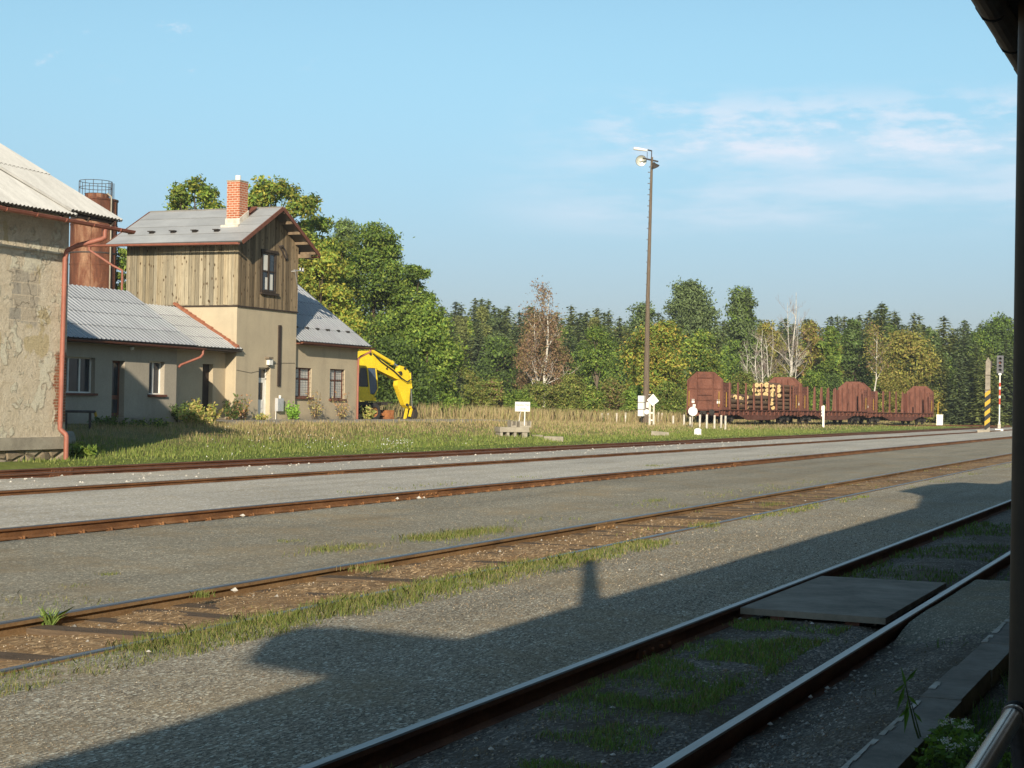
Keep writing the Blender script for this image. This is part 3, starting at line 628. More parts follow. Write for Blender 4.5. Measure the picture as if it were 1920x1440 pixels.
def pipe(name, pts, r, parent, mat, rings=()):
    mb = MB(); mb.tube(pts, r, 12)
    for p, ax in rings: mb.lathe([(r, -0.02), (r+0.012, -0.015), (r+0.012, 0.015), (r, 0.02)], p, 12, axis=ax)
    return mb.build(name, mat, parent, smooth=45)

# ------------------------------------------------------------------ warehouse at the left edge
t = thing('warehouse', 'ruinous plastered goods shed with a pale corrugated roof, at the left edge', 'warehouse', (36.25, 29.0, 0.05))
mb = MB(); WX0, WX1, WY0, WY1 = 16.0, 36.25, 29.0, 41.5
mb.wall((WX0, WY0, 0.62), (1, 0, 0), WX1-WX0, 5.98, [(13.95, 14.13, 4.56, 4.72)], 0.2, (0, 1, 0))
rz = 11.05; gx = lambda y: WX1-0.6*(y-WY0)
mb.face([(WX1, WY0, 0.62), (gx(WY1), WY1, 0.62), (gx(WY1), WY1, 6.6), (gx((WY0+WY1)/2), (WY0+WY1)/2, rz), (WX1, WY0, 6.6)])
mb.face([(WX0, WY0, 0.62), (WX0, WY1, 0.62), (WX0, WY1, 6.6), (WX0, (WY0+WY1)/2, rz), (WX0, WY0, 6.6)]); mb.face([(WX0, WY1, 0.62), (gx(WY1), WY1, 0.62), (gx(WY1), WY1, 6.6), (WX0, WY1, 6.6)])
mb.box(WX0, WX1-0.05, WY0-0.05, WY0-0.001, 5.53, 5.60)
mb.build('wall', M['plaster_ruined'], t)
mb = MB(); mb.box(WX0, WX1-0.02, WY0-0.10, WY0+0.3, 0.30, 0.617); mb.build('plinth_slab', M['concrete'], t)
mb = MB(); mb.box(WX0, WX1-0.05, WY0-0.02, WY0+0.3, -0.3, 0.298); mb.prism([(WX1-0.5, WY0+0.301, -0.3), (WX1-0.22, WY0+0.301, -0.3), (gx(WY1)-0.05, WY1, -0.3), (gx(WY1)-0.35, WY1, -0.3)], (0, 0, 0.9)); mb.build('plinth', M['rubble'], t)
mb = MB(); ym = (WY0+WY1)/2; ez = 6.60; sl_ = 0.70
# two bays of corrugated sheet; the older one sags lower
E_ = lambda x, y, dz=0.0: (x, y, ez+sl_*(y-28.2)+dz)
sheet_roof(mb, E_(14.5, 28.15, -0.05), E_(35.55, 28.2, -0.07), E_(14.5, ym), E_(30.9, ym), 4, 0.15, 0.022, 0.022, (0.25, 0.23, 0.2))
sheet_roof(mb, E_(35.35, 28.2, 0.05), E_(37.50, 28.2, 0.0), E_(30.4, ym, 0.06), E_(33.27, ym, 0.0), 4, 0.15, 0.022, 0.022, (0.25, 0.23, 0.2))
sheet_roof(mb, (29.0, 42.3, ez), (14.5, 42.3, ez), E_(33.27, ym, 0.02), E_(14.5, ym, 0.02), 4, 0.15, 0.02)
mb.build('roof', M['roof_pale'], t)
mb = MB()
for x in np.arange(15.2, 37.4, 1.05): mb.bar((x, 28.3, ez-0.12), (x-0.18*(x-14)*0.98, ym, ez-0.14+sl_*(ym-28.3)), 0.10, 0.13)
for y in (28.35, 28.75): mb.bar((14.6, y, ez-0.15+sl_*(y-28.2)), (37.35-0.6*(y-28.2), y, ez-0.16+sl_*(y-28.2)), 0.11, 0.11)
mb.build('rafter', M['trim_dark'], t)
gutter('gutter', (14.5, 28.08, 6.55), (37.85, 28.08, 6.34), 0.085, (0, -1, 0), t, M['pipe_red'])
for x in np.arange(30.3, 37.8, 1.15):
    zz = 6.55-0.21*(x-14.5)/23.35; mb = MB(); mb.tube([(x, 28.2, zz+0.06), (x+0.03, 28.16, zz-0.06), (x, 28.08, zz-0.094), (x, 28.0, zz-0.06), (x, 27.985, zz+0.01)], 0.012, 5); mb.build('gutter_bracket', M['pipe_red'], t)
p0 = onY(197, 430, 28.08)
pipe('downpipe', [p0, p0+Vector((0, 0, -0.22)), onY(189, 449, 28.15), onY(140, 462, 28.72), onY(125, 471, 28.82), onY(122, 485, 28.86), onY(112.5, 803, 28.86), onY(114, 806, 28.84), onY(123, 814, 28.72), onY(124.5, 818, 28.70), onY(123.5, 862, 28.70)], 0.068, t, M['pipe_red'],
     [(onY(120.6, 535, 28.86), (0, 0, 1)), (onY(116.5, 668, 28.86), (0, 0, 1)), (onY(113, 790, 28.86), (0, 0, 1))])

# ------------------------------------------------------------------ house with the boarded tower, its wing and low ranges
t = thing('tower_house', 'plastered railway house with weathered boarded tower and brick chimney', 'house', (64.9, 40.6, 0.6))
TX0, TX1, TY0, TY1 = 62.4, 67.5, 40.6, 46.62
mb = MB(); d0, d1 = 64.27-TX0, 65.27-TX0
mb.wall((TX0, TY0, 0.0), (1, 0, 0), TX1-TX0, 5.92, [(d0, d1, 0.62, 3.17)], 0.28, (0, 1, 0))
mb.face([(TX0, TY0, 0), (TX0, TY0, 5.92), (TX0, TY1, 5.92), (TX0, TY1, 0)]); mb.face([(TX1, TY0, 0), (TX1, TY1, 0), (TX1, TY1, 5.92), (TX1, TY0, 5.92)])
mb.face([(TX0, TY1, 0), (TX0, TY1, 5.92), (TX1, TY1, 5.92), (TX1, TY1, 0)])
mb.build('tower_wall', M['plaster'], t)
# boarding: every board a plank of its own tone over a dark core
XM, RZ, EZ = 64.93, 10.50, 8.66; slope = (RZ-EZ)/(XM-61.65)
rl = lambda x: RZ-slope*abs(x-XM)-0.10
mb = MB(); mb.prism([(TX0+0.03, TY0+0.03, 5.93), (TX1-0.03, TY0+0.03, 5.93), (TX1-0.03, TY0+0.03, rl(TX1)), (XM, TY0+0.03, rl(XM)), (TX0+0.03, TY0+0.03, rl(TX0))], (0, TY1-TY0-0.06, 0), (0.10, 0.07, 0.045))
y = TY0-0.02
while y < TY1:
    w = random.uniform(0.15, 0.24); w = min(w, TY1-y); g = random.uniform(0.60, 1.12); h = random.uniform(-0.04, 0.04)
    c = (0.365*g+h*0.25, 0.31*g, 0.215*g-h*0.25); o = random.uniform(0, 0.012)
    mb.box(TX0-0.022-o, TX0+0.029, y, y+w-0.022, 5.90+random.uniform(-0.02, 0.02), rl(TX0), c)
    if random.random() < 0.35: mb.box(TX0-0.045-o, TX0-0.02, y+w-0.04, y+w+0.012, 5.92, rl(TX0), (c[0]*1.08, c[1]*1.06, c[2]*1.05))
    y += w
x = TX0
while x < TX1:
    w = random.uniform(0.11, 0.19); w = min(w, TX1-x); g = random.uniform(0.45, 1.15); c = (0.28*g, 0.21*g, 0.13*g); o = random.uniform(0, 0.014)
    za, zb = rl(x), rl(x+w-0.016)
    def plank(z0, z1a, z1b):
        mb.hexa([(x, TY0-0.022-o, z0), (x+w-0.016, TY0-0.022-o, z0), (x+w-0.016, TY0+0.029, z0), (x, TY0+0.029, z0), (x, TY0-0.022-o, z1a), (x+w-0.016, TY0-0.022-o, z1b), (x+w-0.016, TY0+0.029, z1b), (x, TY0+0.029, z1a)], c)
    if 64.22 < x+w/2 < 65.58: plank(5.88, 6.58, 6.58); plank(8.47, za, zb)
    else: plank(5.88+random.uniform(-0.03, 0.02), za, zb)
    x += w
mb.build('boarding', M['boards'], t)
mb = MB(); mb.box(TX0-0.06, TX1+0.04, TY0-0.07, TY0-0.002, 5.82, 5.88); mb.box(TX0-0.06, TX0-0.002, TY0-0.002, TY1, 5.82, 5.885)
mb.build('skirting_beam', M['trim_dark'], t)
mb = MB()
ry0, ry1 = 39.88, 47.2; lx, rx = 61.60, 68.26
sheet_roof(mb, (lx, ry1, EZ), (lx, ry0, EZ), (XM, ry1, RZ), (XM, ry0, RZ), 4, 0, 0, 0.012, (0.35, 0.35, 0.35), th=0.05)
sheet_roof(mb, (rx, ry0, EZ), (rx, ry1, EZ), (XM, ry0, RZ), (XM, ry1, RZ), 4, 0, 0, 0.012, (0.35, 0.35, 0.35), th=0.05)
mb.tube([(XM, ry0, RZ+0.01), (XM, ry1, RZ+0.01)], 0.045, 8, (0.6, 0.55, 0.5))
rf = mb.build('roof', M['roof_steel'], t)
for s, ex in ((-1, lx), (1, rx)):
    mb = MB(); mb.bar((ex, ry0-0.02, EZ-0.06), (XM+s*0.02, ry0-0.02, RZ-0.05), 0.045, 0.17, (0, 0, 1)); mb.build('bargeboard', M['trim_brown'], rf)
    mb = MB(); mb.bar((ex, ry1+0.02, EZ-0.06), (XM, ry1+0.02, RZ-0.05), 0.045, 0.17); mb.build('bargeboard', M['trim_brown'], rf)
mb = MB()
for s in (-1, 1):
    for k in range(5): a = XM+s*(0.15+k*0.72); mb.bar((a, ry0+0.03, rl(a)-0.02), (a, ry1-0.02, rl(a)-0.02), 0.11, 0.13)
mb.box(67.46, 67.62, 39.95, 40.57, 8.42, 8.60); mb.box(67.55, 68.2, 40.15, 40.24, 8.38, 8.44)
mb.build('purlin', simple('old_timber', (0.26, 0.19, 0.12), (0.12, 0.085, 0.055), 4, 0.9), rf)
for k, (px, py) in enumerate(((232, 438), (273, 438), (314, 438), (355, 438), (396, 438))):
    yy = 46.55-k*1.17; xx = lx+0.95; zz = EZ+slope*0.95+0.02; mb = MB(); mb.box(xx-0.14, xx+0.10, yy-0.14, yy+0.14, zz+0.06, zz+0.10); mb.hexa([(xx-0.02, yy-0.12, zz-0.04), (xx+0.06, yy-0.12, zz), (xx+0.06, yy+0.12, zz), (xx-0.02, yy+0.12, zz-0.04), (xx-0.04, yy-0.12, zz+0.06), (xx+0.06, yy-0.12, zz+0.06), (xx+0.06, yy+0.12, zz+0.06), (xx-0.04, yy+0.12, zz+0.06)]); mb.build('snow_guard', M['machine_dark'], rf)
gutter('gutter', (lx-0.09, 40.0, EZ-0.09), (lx-0.09, 48.3, EZ-0.03), 0.09, (-1, 0, 0), rf, M['pipe_red'])
gutter('gutter', (rx+0.09, 39.9, EZ-0.09), (rx+0.09, 47.3, EZ-0.05), 0.09, (1, 0, 0), rf, M['pipe_red'])
pipe('downpipe', [(lx-0.09, 48.05, EZ-0.08), (lx-0.09, 48.05, EZ-0.25), (lx+0.35, 47.05, EZ-0.95), (lx+0.62, 46.72, EZ-1.15), (lx+0.62, 46.72, 5.6)], 0.055, t, M['pipe_red'])
# chimney
CHX, CHY = 63.62, 41.50
mb = MB(); mb.box(CHX-0.34, CHX+0.34, CHY-0.34, CHY+0.34, 9.2, 11.55); ch = mb.build('chimney', M['brick'], t)
mb = MB(); mb.box(CHX-0.36, CHX+0.36, CHY-0.36, CHY+0.36, 11.552, 11.60); mb.build('cap', M['concrete'], ch)
mb = MB(); mb.tube([(CHX-0.05, CHY-0.05, 11.59), (CHX-0.05, CHY-0.05, 11.84)], 0.13, 12); mb.build('flue_pipe', M['white'], ch, smooth=45)
mb = MB(); mb.prism([(CHX-0.38, CHY-0.38, 9.40), (CHX+0.38, CHY-0.38, 9.85), (CHX+0.38, CHY+0.38, 9.85), (CHX-0.38, CHY+0.38, 9.40)], (0, 0, 0.45)); mb.bar((CHX-0.48, CHY-0.46, 9.48), (CHX-0.48, CHY+0.46, 9.48), 0.28, 0.13); mb.build('flashing', M['white_worn'], ch)
mb = MB(); hx = CHX+0.62; hz = EZ+slope*(hx-lx); CHY += 0.62
mb.face([(hx-0.2, CHY-1.05, hz+0.04), (hx+0.45, CHY-1.05, hz+0.42), (hx+0.45, CHY-0.5, hz+0.42), (hx-0.2, CHY-0.5, hz+0.04)]); mb.prism([(hx-0.15, CHY-1.0, hz-0.06), (hx+0.4, CHY-1.0, hz+0.25), (hx+0.42, CHY-1.0, hz+0.40)], (0, 0.45, 0))
mb.build('roof_hatch', M['trim_brown'], rf); CHY -= 0.62
# openings of the tower
window(t, 64.30, 65.52, 6.62, 8.45, TY0-0.03, 'trim_dark', 2, 0.52, None, False, False, 0.05, 0.09, 0.06)
mb = MB(); mb.box(64.2, 65.62, TY0-0.10, TY0+0.01, 8.44, 8.56); mb.box(64.18, 65.66, TY0-0.16, TY0+0.02, 6.50, 6.60); mb.build('window_trim', M['trim_dark'], t)
mb = MB(); mb.box(64.40, 64.84, TY0-0.006, TY0-0.002, 7.62, 8.32); mb.box(64.98, 65.30, TY0-0.006, TY0-0.002, 6.75, 7.46); mb.box(64.66, 64.86, TY0-0.006, TY0-0.002, 6.75, 7.3); mb.build('curtain', M['curtain'], t)
dr = MB(); yi = TY0+0.22
dr.box(64.27, 65.27, yi, yi+0.05, 2.62, 2.70); dr.box(64.27, 64.34, yi, yi+0.05, 0.66, 3.17); dr.box(65.20, 65.27, yi, yi+0.05, 0.66, 3.17); dr.box(64.34, 65.20, yi, yi+0.05, 3.10, 3.17)
dr.box(64.34, 64.52, yi+0.01, yi+0.05, 0.70, 2.62); dr.box(65.04, 65.20, yi+0.01, yi+0.05, 0.70, 2.62); dr.box(64.52, 65.04, yi+0.01, yi+0.05, 0.70, 1.70); dr.box(64.52, 65.04, yi+0.01, yi+0.05, 2.48, 2.62)
for a, b in ((0.85, 1.2), (1.3, 1.62)): dr.box(64.58, 64.98, yi-0.008, yi+0.008, a, b)
door = dr.build('door', M['white'], t)
mb = MB(); mb.box(64.50, 65.06, yi+0.03, yi+0.04, 1.68, 2.50); mb.box(64.33, 65.21, yi+0.03, yi+0.04, 2.69, 3.11); mb.build('pane', M['glass'], door)
mb = MB(); mb.tube([(64.43, yi-0.05, 1.66), (64.43, yi-0.05, 1.82)], 0.015, 6); mb.build('handle', M['chrome'], door)
mb = MB(); mb.box(64.15, 65.4, TY0-0.35, TY0+0.28, 0.2, 0.66); mb.build('doorstep', M['concrete'], t)
mb = MB(); mb.box(65.86, 66.09, TY0-0.06, TY0-0.002, 2.34, 5.17); mb.build('cable_duct', M['trim_dark'], t)
lb = MB(); lb.box(64.92, 65.22, TY0-0.16, TY0-0.002, 3.30, 3.55); lb.box(64.78, 65.16, TY0-0.22, TY0-0.02, 3.58, 3.66, (0.25, 0.2, 0.15)); lb.build('door_lamp', M['white'], t)
mb = MB(); mb.box(65.72, 66.22, TY0-0.16, TY0-0.002, 1.18, 1.78); bx_ = mb.build('meter_box', M['zinc'], t)
mb = MB(); mb.tube([(65.98, TY0-0.1, 1.78), (65.98, TY0-0.1, 1.92)], 0.06, 8); mb.tube([(65.74, TY0-0.04, 0.8), (65.74, TY0-0.04, 1.2)], 0.02, 6); mb.build('conduit', M['white'], bx_)
mb = MB(); mb.tube([(62.43, TY0-0.012, 3.0), (63.6, TY0-0.012, 2.9), (64.6, TY0-0.012, 3.05), (65.5, TY0-0.012, 3.35), (66.3, TY0-0.012, 3.42), (67.4, TY0-0.012, 3.45)], 0.008, 5); mb.build('cable', M['machine_dark'], t)
br = MB(); yb = TY0-0.35; br.tube([(66.9, TY0, 7.75), (66.9, yb, 7.75)], 0.02, 5); br.tube([(66.6, yb, 7.78), (67.5, yb, 7.78)], 0.022, 5); br.tube([(66.7, yb, 7.78), (67.45, TY0-0.03, 7.1)], 0.016, 5)
for q in (67.15, 67.4): br.lathe([(0.0, 0), (0.05, 0.02), (0.035, 0.09), (0.05, 0.13), (0.0, 0.16)], (q, yb, 7.79), 8)
br.build('insulator_bracket', M['zinc'], t)
ir = MB(); ir.tube([(65.75, TY0-0.09, 8.82), (65.95, TY0-0.12, 8.86), (66.2, TY0-0.12, 8.62), (66.38, TY0-0.09, 8.32), (66.25, TY0-0.1, 8.28), (66.0, TY0-0.12, 8.52), (65.75, TY0-0.09, 8.80)], 0.035, 6); ir.tube([(65.7, TY0-0.03, 8.87), (66.45, TY0-0.03, 8.2)], 0.03, 6); ir.build('pulley_iron', M['iron'], t)
# right wing
VX1 = 73.9; VY = 40.82
mb = MB(); mb.wall((TX1+0.002, VY, 0), (1, 0, 0), VX1-TX1, 4.42, [(67.62-TX1, 69.35-TX1, 1.86, 3.26), (71.13-TX1, 72.62-TX1, 1.80, 3.28)], 0.22, (0, 1, 0))
rgy, rgz = 45.4, 8.15
mb.face([(VX1, VY, 0), (VX1, 50, 0), (VX1, 50, 4.42), (VX1, rgy, rgz-0.1), (VX1, VY, 4.42)]); mb.face([(VX1, 50, 0), (TX1, 50, 0), (TX1, 50, 4.42), (VX1, 50, 4.42)])
mb.face([(TX1, 50, 0), (TX1, TY1+0.002, 0), (TX1, TY1+0.002, 5.9), (TX1, rgy+1.2, rgz-0.9), (TX1, 50, 4.42)])
mb.build('wing_wall', M['plaster'], t)
window(t, 67.62, 69.35, 1.86, 3.26, VY, 'trim_brown', 2, 0.62, 'trim_brown', True, True, 0.2)
window(t, 71.13, 72.62, 1.80, 3.28, VY, 'trim_brown', 2, 0.62, 'trim_brown', True, True, 0.2)
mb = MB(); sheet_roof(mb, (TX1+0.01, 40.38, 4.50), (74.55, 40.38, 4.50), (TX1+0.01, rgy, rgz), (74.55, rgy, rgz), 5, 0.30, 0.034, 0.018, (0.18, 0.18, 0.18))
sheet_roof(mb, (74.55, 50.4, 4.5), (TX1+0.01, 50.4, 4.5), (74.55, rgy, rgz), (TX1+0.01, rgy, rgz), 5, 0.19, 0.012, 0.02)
wr = mb.build('wing_roof', M['roof_grey'], t)
for k in range(6): mb = MB(); xx = 68.6+k*1.02; mb.box(xx-0.12, xx+0.12, 41.25, 41.4, 5.16, 5.27); mb.build('snow_guard', M['machine_dark'], wr)
mb = MB(); mb.box(TX1+0.02, 74.5, 40.42, 40.78, 4.36, 4.42); mb.build('eave_board', M['trim_brown'], wr)
gutter('gutter', (TX1+0.02, 40.30, 4.46), (74.65, 40.30, 4.42), 0.08, (0, -1, 0), wr, M['trim_brown'])
pipe('downpipe', [(74.35, 40.30, 4.40), (74.3, 40.32, 4.22), (73.98, 40.68, 3.98), (73.84, 40.74, 3.85), (73.84, 40.74, 0.55)], 0.055, t, M['pipe_red'])
# low range on the left of the tower, standing further forward
AX0, AX1, AY = 42.0, 55.62, 39.0
wins = [(48.45, 50.42, 1.84, 3.16), (53.78, 54.80, 1.84, 3.14)]
mb = MB(); mb.wall((AX0, AY, -0.1), (1, 0, 0), AX1-AX0, 3.92, [(a-AX0, b-AX0, c+0.1, d+0.1) for a, b, c, d in wins]+[(51.45-AX0, 52.22-AX0, 1.02, 3.20)], 0.30, (0, 1, 0))
mb.face([(AX1, AY, -0.1), (AX1, 45.2, -0.1), (AX1, 45.2, 3.82), (AX1, 42.03, 6.0), (AX1, AY, 3.82)]); mb.face([(AX0, 45.2, -0.1), (AX1, 45.2, -0.1), (AX1, 45.2, 3.82), (AX0, 45.2, 3.82)])
mb.face([(AX0, AY, -0.1), (AX0, 45.2, -0.1), (AX0, 45.2, 3.82), (AX0, 42.03, 6.0), (AX0, AY, 3.82)])
mb.build('annex_wall', M['plaster_grey'], t)
window(t, *wins[0], AY, 'white', 3, 0, 'trim_brown', False, False, 0.26, 0.05, 0.035); window(t, *wins[1], AY, 'white', 2, 0, 'trim_brown', False, False, 0.26, 0.05, 0.045)
dr = MB(); yi = AY+0.24
dr.box(51.45, 51.53, yi, yi+0.05, 0.93, 3.10); dr.box(52.14, 52.22, yi, yi+0.05, 0.93, 3.10); dr.box(51.53, 52.14, yi, yi+0.05, 3.02, 3.10); dr.box(51.53, 52.14, yi, yi+0.05, 1.62, 1.78); dr.box(51.53, 52.14, yi, yi+0.05, 0.93, 1.1)
door = dr.build('door', M['trim_brown'], t); mb = MB(); mb.box(51.5, 52.17, yi+0.02, yi+0.03, 1.0, 3.06); mb.build('pane', M['glass'], door)
mb = MB(); mb.box(51.2, 53.4, AY-0.9, AY-0.002, 0.0, 0.92); mb.box(51.0, 53.9, AY-1.3, AY-0.902, 0.0, 0.62); mb.build('doorstep', M['concrete_grey'], t)
mb = MB(); mb.lathe([(0.0, -0.1), (0.07, -0.08), (0.10, 0.0), (0.07, 0.05), (0, 0.06)], (52.3, AY-0.25, 3.62), 10); mb.build('door_lamp', M['white'], t, smooth=60)
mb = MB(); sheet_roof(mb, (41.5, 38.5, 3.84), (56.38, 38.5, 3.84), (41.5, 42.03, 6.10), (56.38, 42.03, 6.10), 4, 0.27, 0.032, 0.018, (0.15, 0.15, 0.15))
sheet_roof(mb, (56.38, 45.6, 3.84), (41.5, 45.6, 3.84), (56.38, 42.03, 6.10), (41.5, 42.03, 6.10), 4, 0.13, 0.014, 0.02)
mb.bar((46.9, 38.5, 3.93), (46.9, 42.03, 6.19), 0.12, 0.06, col=(0.5, 0.5, 0.5)); mb.bar((47.25, 38.5, 3.91), (47.25, 42.03, 6.17), 0.05, 0.05, col=(0.5, 0.5, 0.5))
ar = mb.build('annex_roof', M['roof_grey'], t)
mb = MB(); mb.box(41.6, 56.3, 38.52, 38.97, 3.70, 3.76); mb.build('eave_board', M['trim_dark'], ar)
gutter('gutter', (41.5, 38.42, 3.80), (56.75, 38.42, 3.74), 0.075, (0, -1, 0), ar, M['trim_brown'])
g0 = Vector((56.6, 38.42, 3.7)); pipe('downpipe', [g0, g0+Vector((0, 0, -0.18)), g0+Vector((-0.12, 0.05, -0.32)), (55.75, 38.9, 3.05), (55.66, 38.93, 2.95)], 0.05, ar, M['pipe_red'])
# recessed link between the low range and the tower
mb = MB(); mb.wall((AX1-0.2, 41.15, 0), (1, 0, 0), TX0-AX1+0.199, 4.1, [(60.62-AX1+0.2, 61.42-AX1+0.2, 1.0, 3.22)], 0.28, (0, 1, 0)); mb.build('link_wall', M['plaster'], t)
mb = MB(); mb.box(60.62, 61.42, 41.36, 41.41, 1.0, 3.22); mb.build('door', M['trim_dark'], t)
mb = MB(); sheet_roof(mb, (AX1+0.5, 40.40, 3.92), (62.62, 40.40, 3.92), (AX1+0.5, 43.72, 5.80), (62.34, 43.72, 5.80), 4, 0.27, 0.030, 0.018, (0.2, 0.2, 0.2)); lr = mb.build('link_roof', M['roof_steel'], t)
mb = MB()
for k in range(15):
    f = k/14; yy = 40.45+f*3.2; zz = 3.98+f*1.85; mb.hexa([(62.20, yy, zz-0.03), (62.38+random.uniform(0, .08), yy, zz-0.03), (62.38, yy+0.24, zz+0.10), (62.20, yy+0.24, zz+0.10), (62.2, yy, zz+0.06), (62.38, yy, zz+0.09+random.uniform(0, .05)), (62.38, yy+0.24, zz+0.22), (62.2, yy+0.24, zz+0.18)])
mb.build('verge_tile', M['tile_red'], lr)
mb = MB(); mb.box(AX1+0.55, 62.6, 40.42, 41.12, 3.80, 3.85); mb.build('eave_board', M['trim_dark'], lr)

# ------------------------------------------------------------------ rusty silo behind the house
k_ = 1.35; sx, sy = 70.75*k_, 55.0*k_; SR = 1.62; ST = EYE+(12.05-EYE)*k_
t = thing('silo', 'tall rusty steel silo with a railed top behind the low roofs', 'silo', (sx, sy, 0.8))
mb = MB(); prof = [(SR, 0.8)]
for z in (8.2, 11.0, 13.8): prof += [(SR, z-0.05), (SR+0.03, z-0.045), (SR+0.03, z+0.045), (SR, z+0.05)]
prof += [(SR, ST-0.12), (SR+0.06, ST-0.11), (SR+0.06, ST), (SR*0.5, ST+0.12), (0.0, ST+0.15)]
mb.lathe(prof, (sx, sy, 0), 40)
for a in (-1.35, -2.6): mb.box(sx+math.cos(a)*SR-0.03, sx+math.cos(a)*SR+0.03, sy+math.sin(a)*SR-0.03, sy+math.sin(a)*SR+0.03, 0.8, ST-0.1)
mb.build('shell', M['silo_rust'], t, smooth=40)
for z in (6.4, 9.1, 11.8, 14.2):
    mb = MB(); mb.lathe([(SR+0.001, -0.05), (SR+0.045, -0.045), (SR+0.045, 0.045), (SR+0.001, 0.05)], (sx, sy, z), 40); mb.build('band', M['iron'], t, smooth=40)
mb = MB(); mb.lathe([(0.85, 0), (0.85, 0.42), (0.9, 0.43), (0.0, 0.5)], (sx+0.3, sy, ST), 24); mb.build('cap', M['silo_rust'], t, smooth=40)
mb = MB(); zc = ST+0.3
ring = [(sx+0.1+1.15*math.cos(a), sy+1.15*math.sin(a)) for a in np.linspace(0, 2*math.pi, 13)]
for z in (0.55, 1.0): mb.tube([(a, b, zc+z) for a, b in ring], 0.022, 5)
for a, b in ring[:-1]: mb.tube([(a, b, zc-0.4), (a, b, zc+1.0)], 0.022, 5)
for q in range(6): mb.tube([(sx+0.55+q*0.1, sy-0.9, zc-0.2), (sx+0.55+q*0.1, sy-0.9, zc+0.95)], 0.015, 5)
mb.build('railing', M['iron'], t)
a = -1.75; mb = MB(); px_, py_ = sx+math.cos(a)*(SR+0.12), sy+math.sin(a)*(SR+0.12)
mb.tube([(px_, py_, 0.8), (px_, py_, ST+0.1), (px_-0.1, py_+0.3, ST+0.35)], 0.06, 8); mb.build('vent_pipe', M['concrete'], t, smooth=45)

# ------------------------------------------------------------------ yellow wheeled excavator
EX = (79.0, 44.1, 0.62); t = thing('excavator', 'yellow wheeled excavator with raised boom beside the house wing', 'excavator', EX, R(-17))
Yw = M['yellow']
mb = MB(); mb.box(-1.9, 1.6, -0.45, 0.45, 0.55, 0.95); mb.box(-1.7, 1.4, -1.05, 1.05, 0.85, 1.02); mb.box(0.4, 1.0, -1.15, 1.15, 0.42, 0.60); mb.box(-1.5, -0.9, -1.15, 1.15, 0.42, 0.60)
for s in (-1, 1): mb.box(0.95, 1.9, s*0.8-0.25, s*0.8+0.25, 0.9, 1.0); mb.box(1.2, 2.3, s*0.95-0.10, s*0.95+0.12, 1.0, 1.06)
mb.build('chassis', M['machine_dark'], t, True)
for x in (0.75, -1.2):
    for s in (-1, 1):
        w = MB(); w.lathe([(0.27, -0.16), (0.46, -0.16), (0.50, -0.11), (0.50, 0.11), (0.46, 0.16), (0.27, 0.16), (0.27, -0.16)], (x, s*1.05, 0.5), 22, axis=(0, 1, 0)); wh = w.build('wheel', M['rubber'], t, True, 40)
        w = MB(); w.lathe([(0.0, 0.05*s), (0.10, 0.05*s), (0.13, 0.09*s), (0.22, 0.02*s), (0.265, 0.10*s), (0.27, 0.14*s)], (x, s*1.05, 0.5), 18, axis=(0, 1, 0))
        for q in range(6): aa = q*math.pi/3; w.box(x+0.17*math.cos(aa)-0.02, x+0.17*math.cos(aa)+0.02, s*1.13-0.02, s*1.13+0.02, 0.5+0.17*math.sin(aa)-0.02, 0.5+0.17*math.sin(aa)+0.02)
        w.build('rim', M['orange_rust'], wh, True)
bl = MB(); bl.prism([(2.05, -1.15, 0.12), (2.35, -1.15, 0.05), (2.28, -1.15, 0.30), (2.32, -1.15, 0.62), (2.20, -1.15, 0.62), (2.15, -1.15, 0.3)], (0, 2.3, 0))
for s in (-1, 1): bl.bar((0.9, s*0.5, 0.5), (2.2, s*0.6, 0.35), 0.12, 0.14)
bl.build('dozer_blade', M['orange_rust'], t, True)
mb = MB(); mb.lathe([(0.62, 1.0), (0.62, 1.12)], (-0.1, 0, 0), 24); mb.prism([(-2.2, -1.1, 1.12), (0.95, -1.1, 1.12), (0.95, -1.1, 1.30), (-0.2, -1.1, 1.34), (-0.3, -1.1, 2.05), (-2.05, -1.1, 2.0), (-2.3, -1.1, 1.5)], (0, 2.2, 0)); mb.build('body', Yw, t, True)
cb = MB(); yc0, yc1 = -1.12, -0.18
side = [(-0.45, 1.14), (0.62, 1.14), (1.05, 1.78), (0.86, 2.92), (-0.35, 2.92), (-0.52, 2.1)]
def cabbar(p, q, w=0.10):
    for y in (yc0+0.03, yc1-0.03): cb.bar((p[0], y, p[1]), (q[0], y, q[1]), 0.06, w, (0, 1, 0))
cb.prism([(-0.45, yc0, 1.14), (0.62, yc0, 1.14), (0.80, yc0, 1.42), (0.42, yc0, 1.50), (0.38, yc0, 1.86), (-0.50, yc0, 1.86)], (0, yc1-yc0, 0))
cabbar(side[1], side[2]); cabbar(side[2], side[3]); cabbar(side[4], side[5]); cabbar((0.42, 1.5), (0.20, 2.92), 0.13)
cb.prism([(-0.45, yc0-0.03, 2.90), (0.95, yc0-0.03, 2.90), (0.85, yc0-0.03, 3.0), (-0.35, yc0-0.03, 3.02)], (0, yc1-yc0+0.06, 0))
for y in (yc0+0.03, yc1-0.03): cb.bar((-0.52, y, 1.5), (-0.52, y, 2.1), 0.06, 0.1, (1, 0, 0))
cab = cb.build('cab', Yw, t, True)
mb = MB(); mb.prism([(0.44, yc0+0.012, 1.52), (0.84, yc0+0.012, 1.48), (1.02, yc0+0.012, 1.78), (0.84, yc0+0.012, 2.88), (0.22, yc0+0.012, 2.88)], (0, 0.012, 0)); mb.build('window', M['cab_glass'], cab, True)
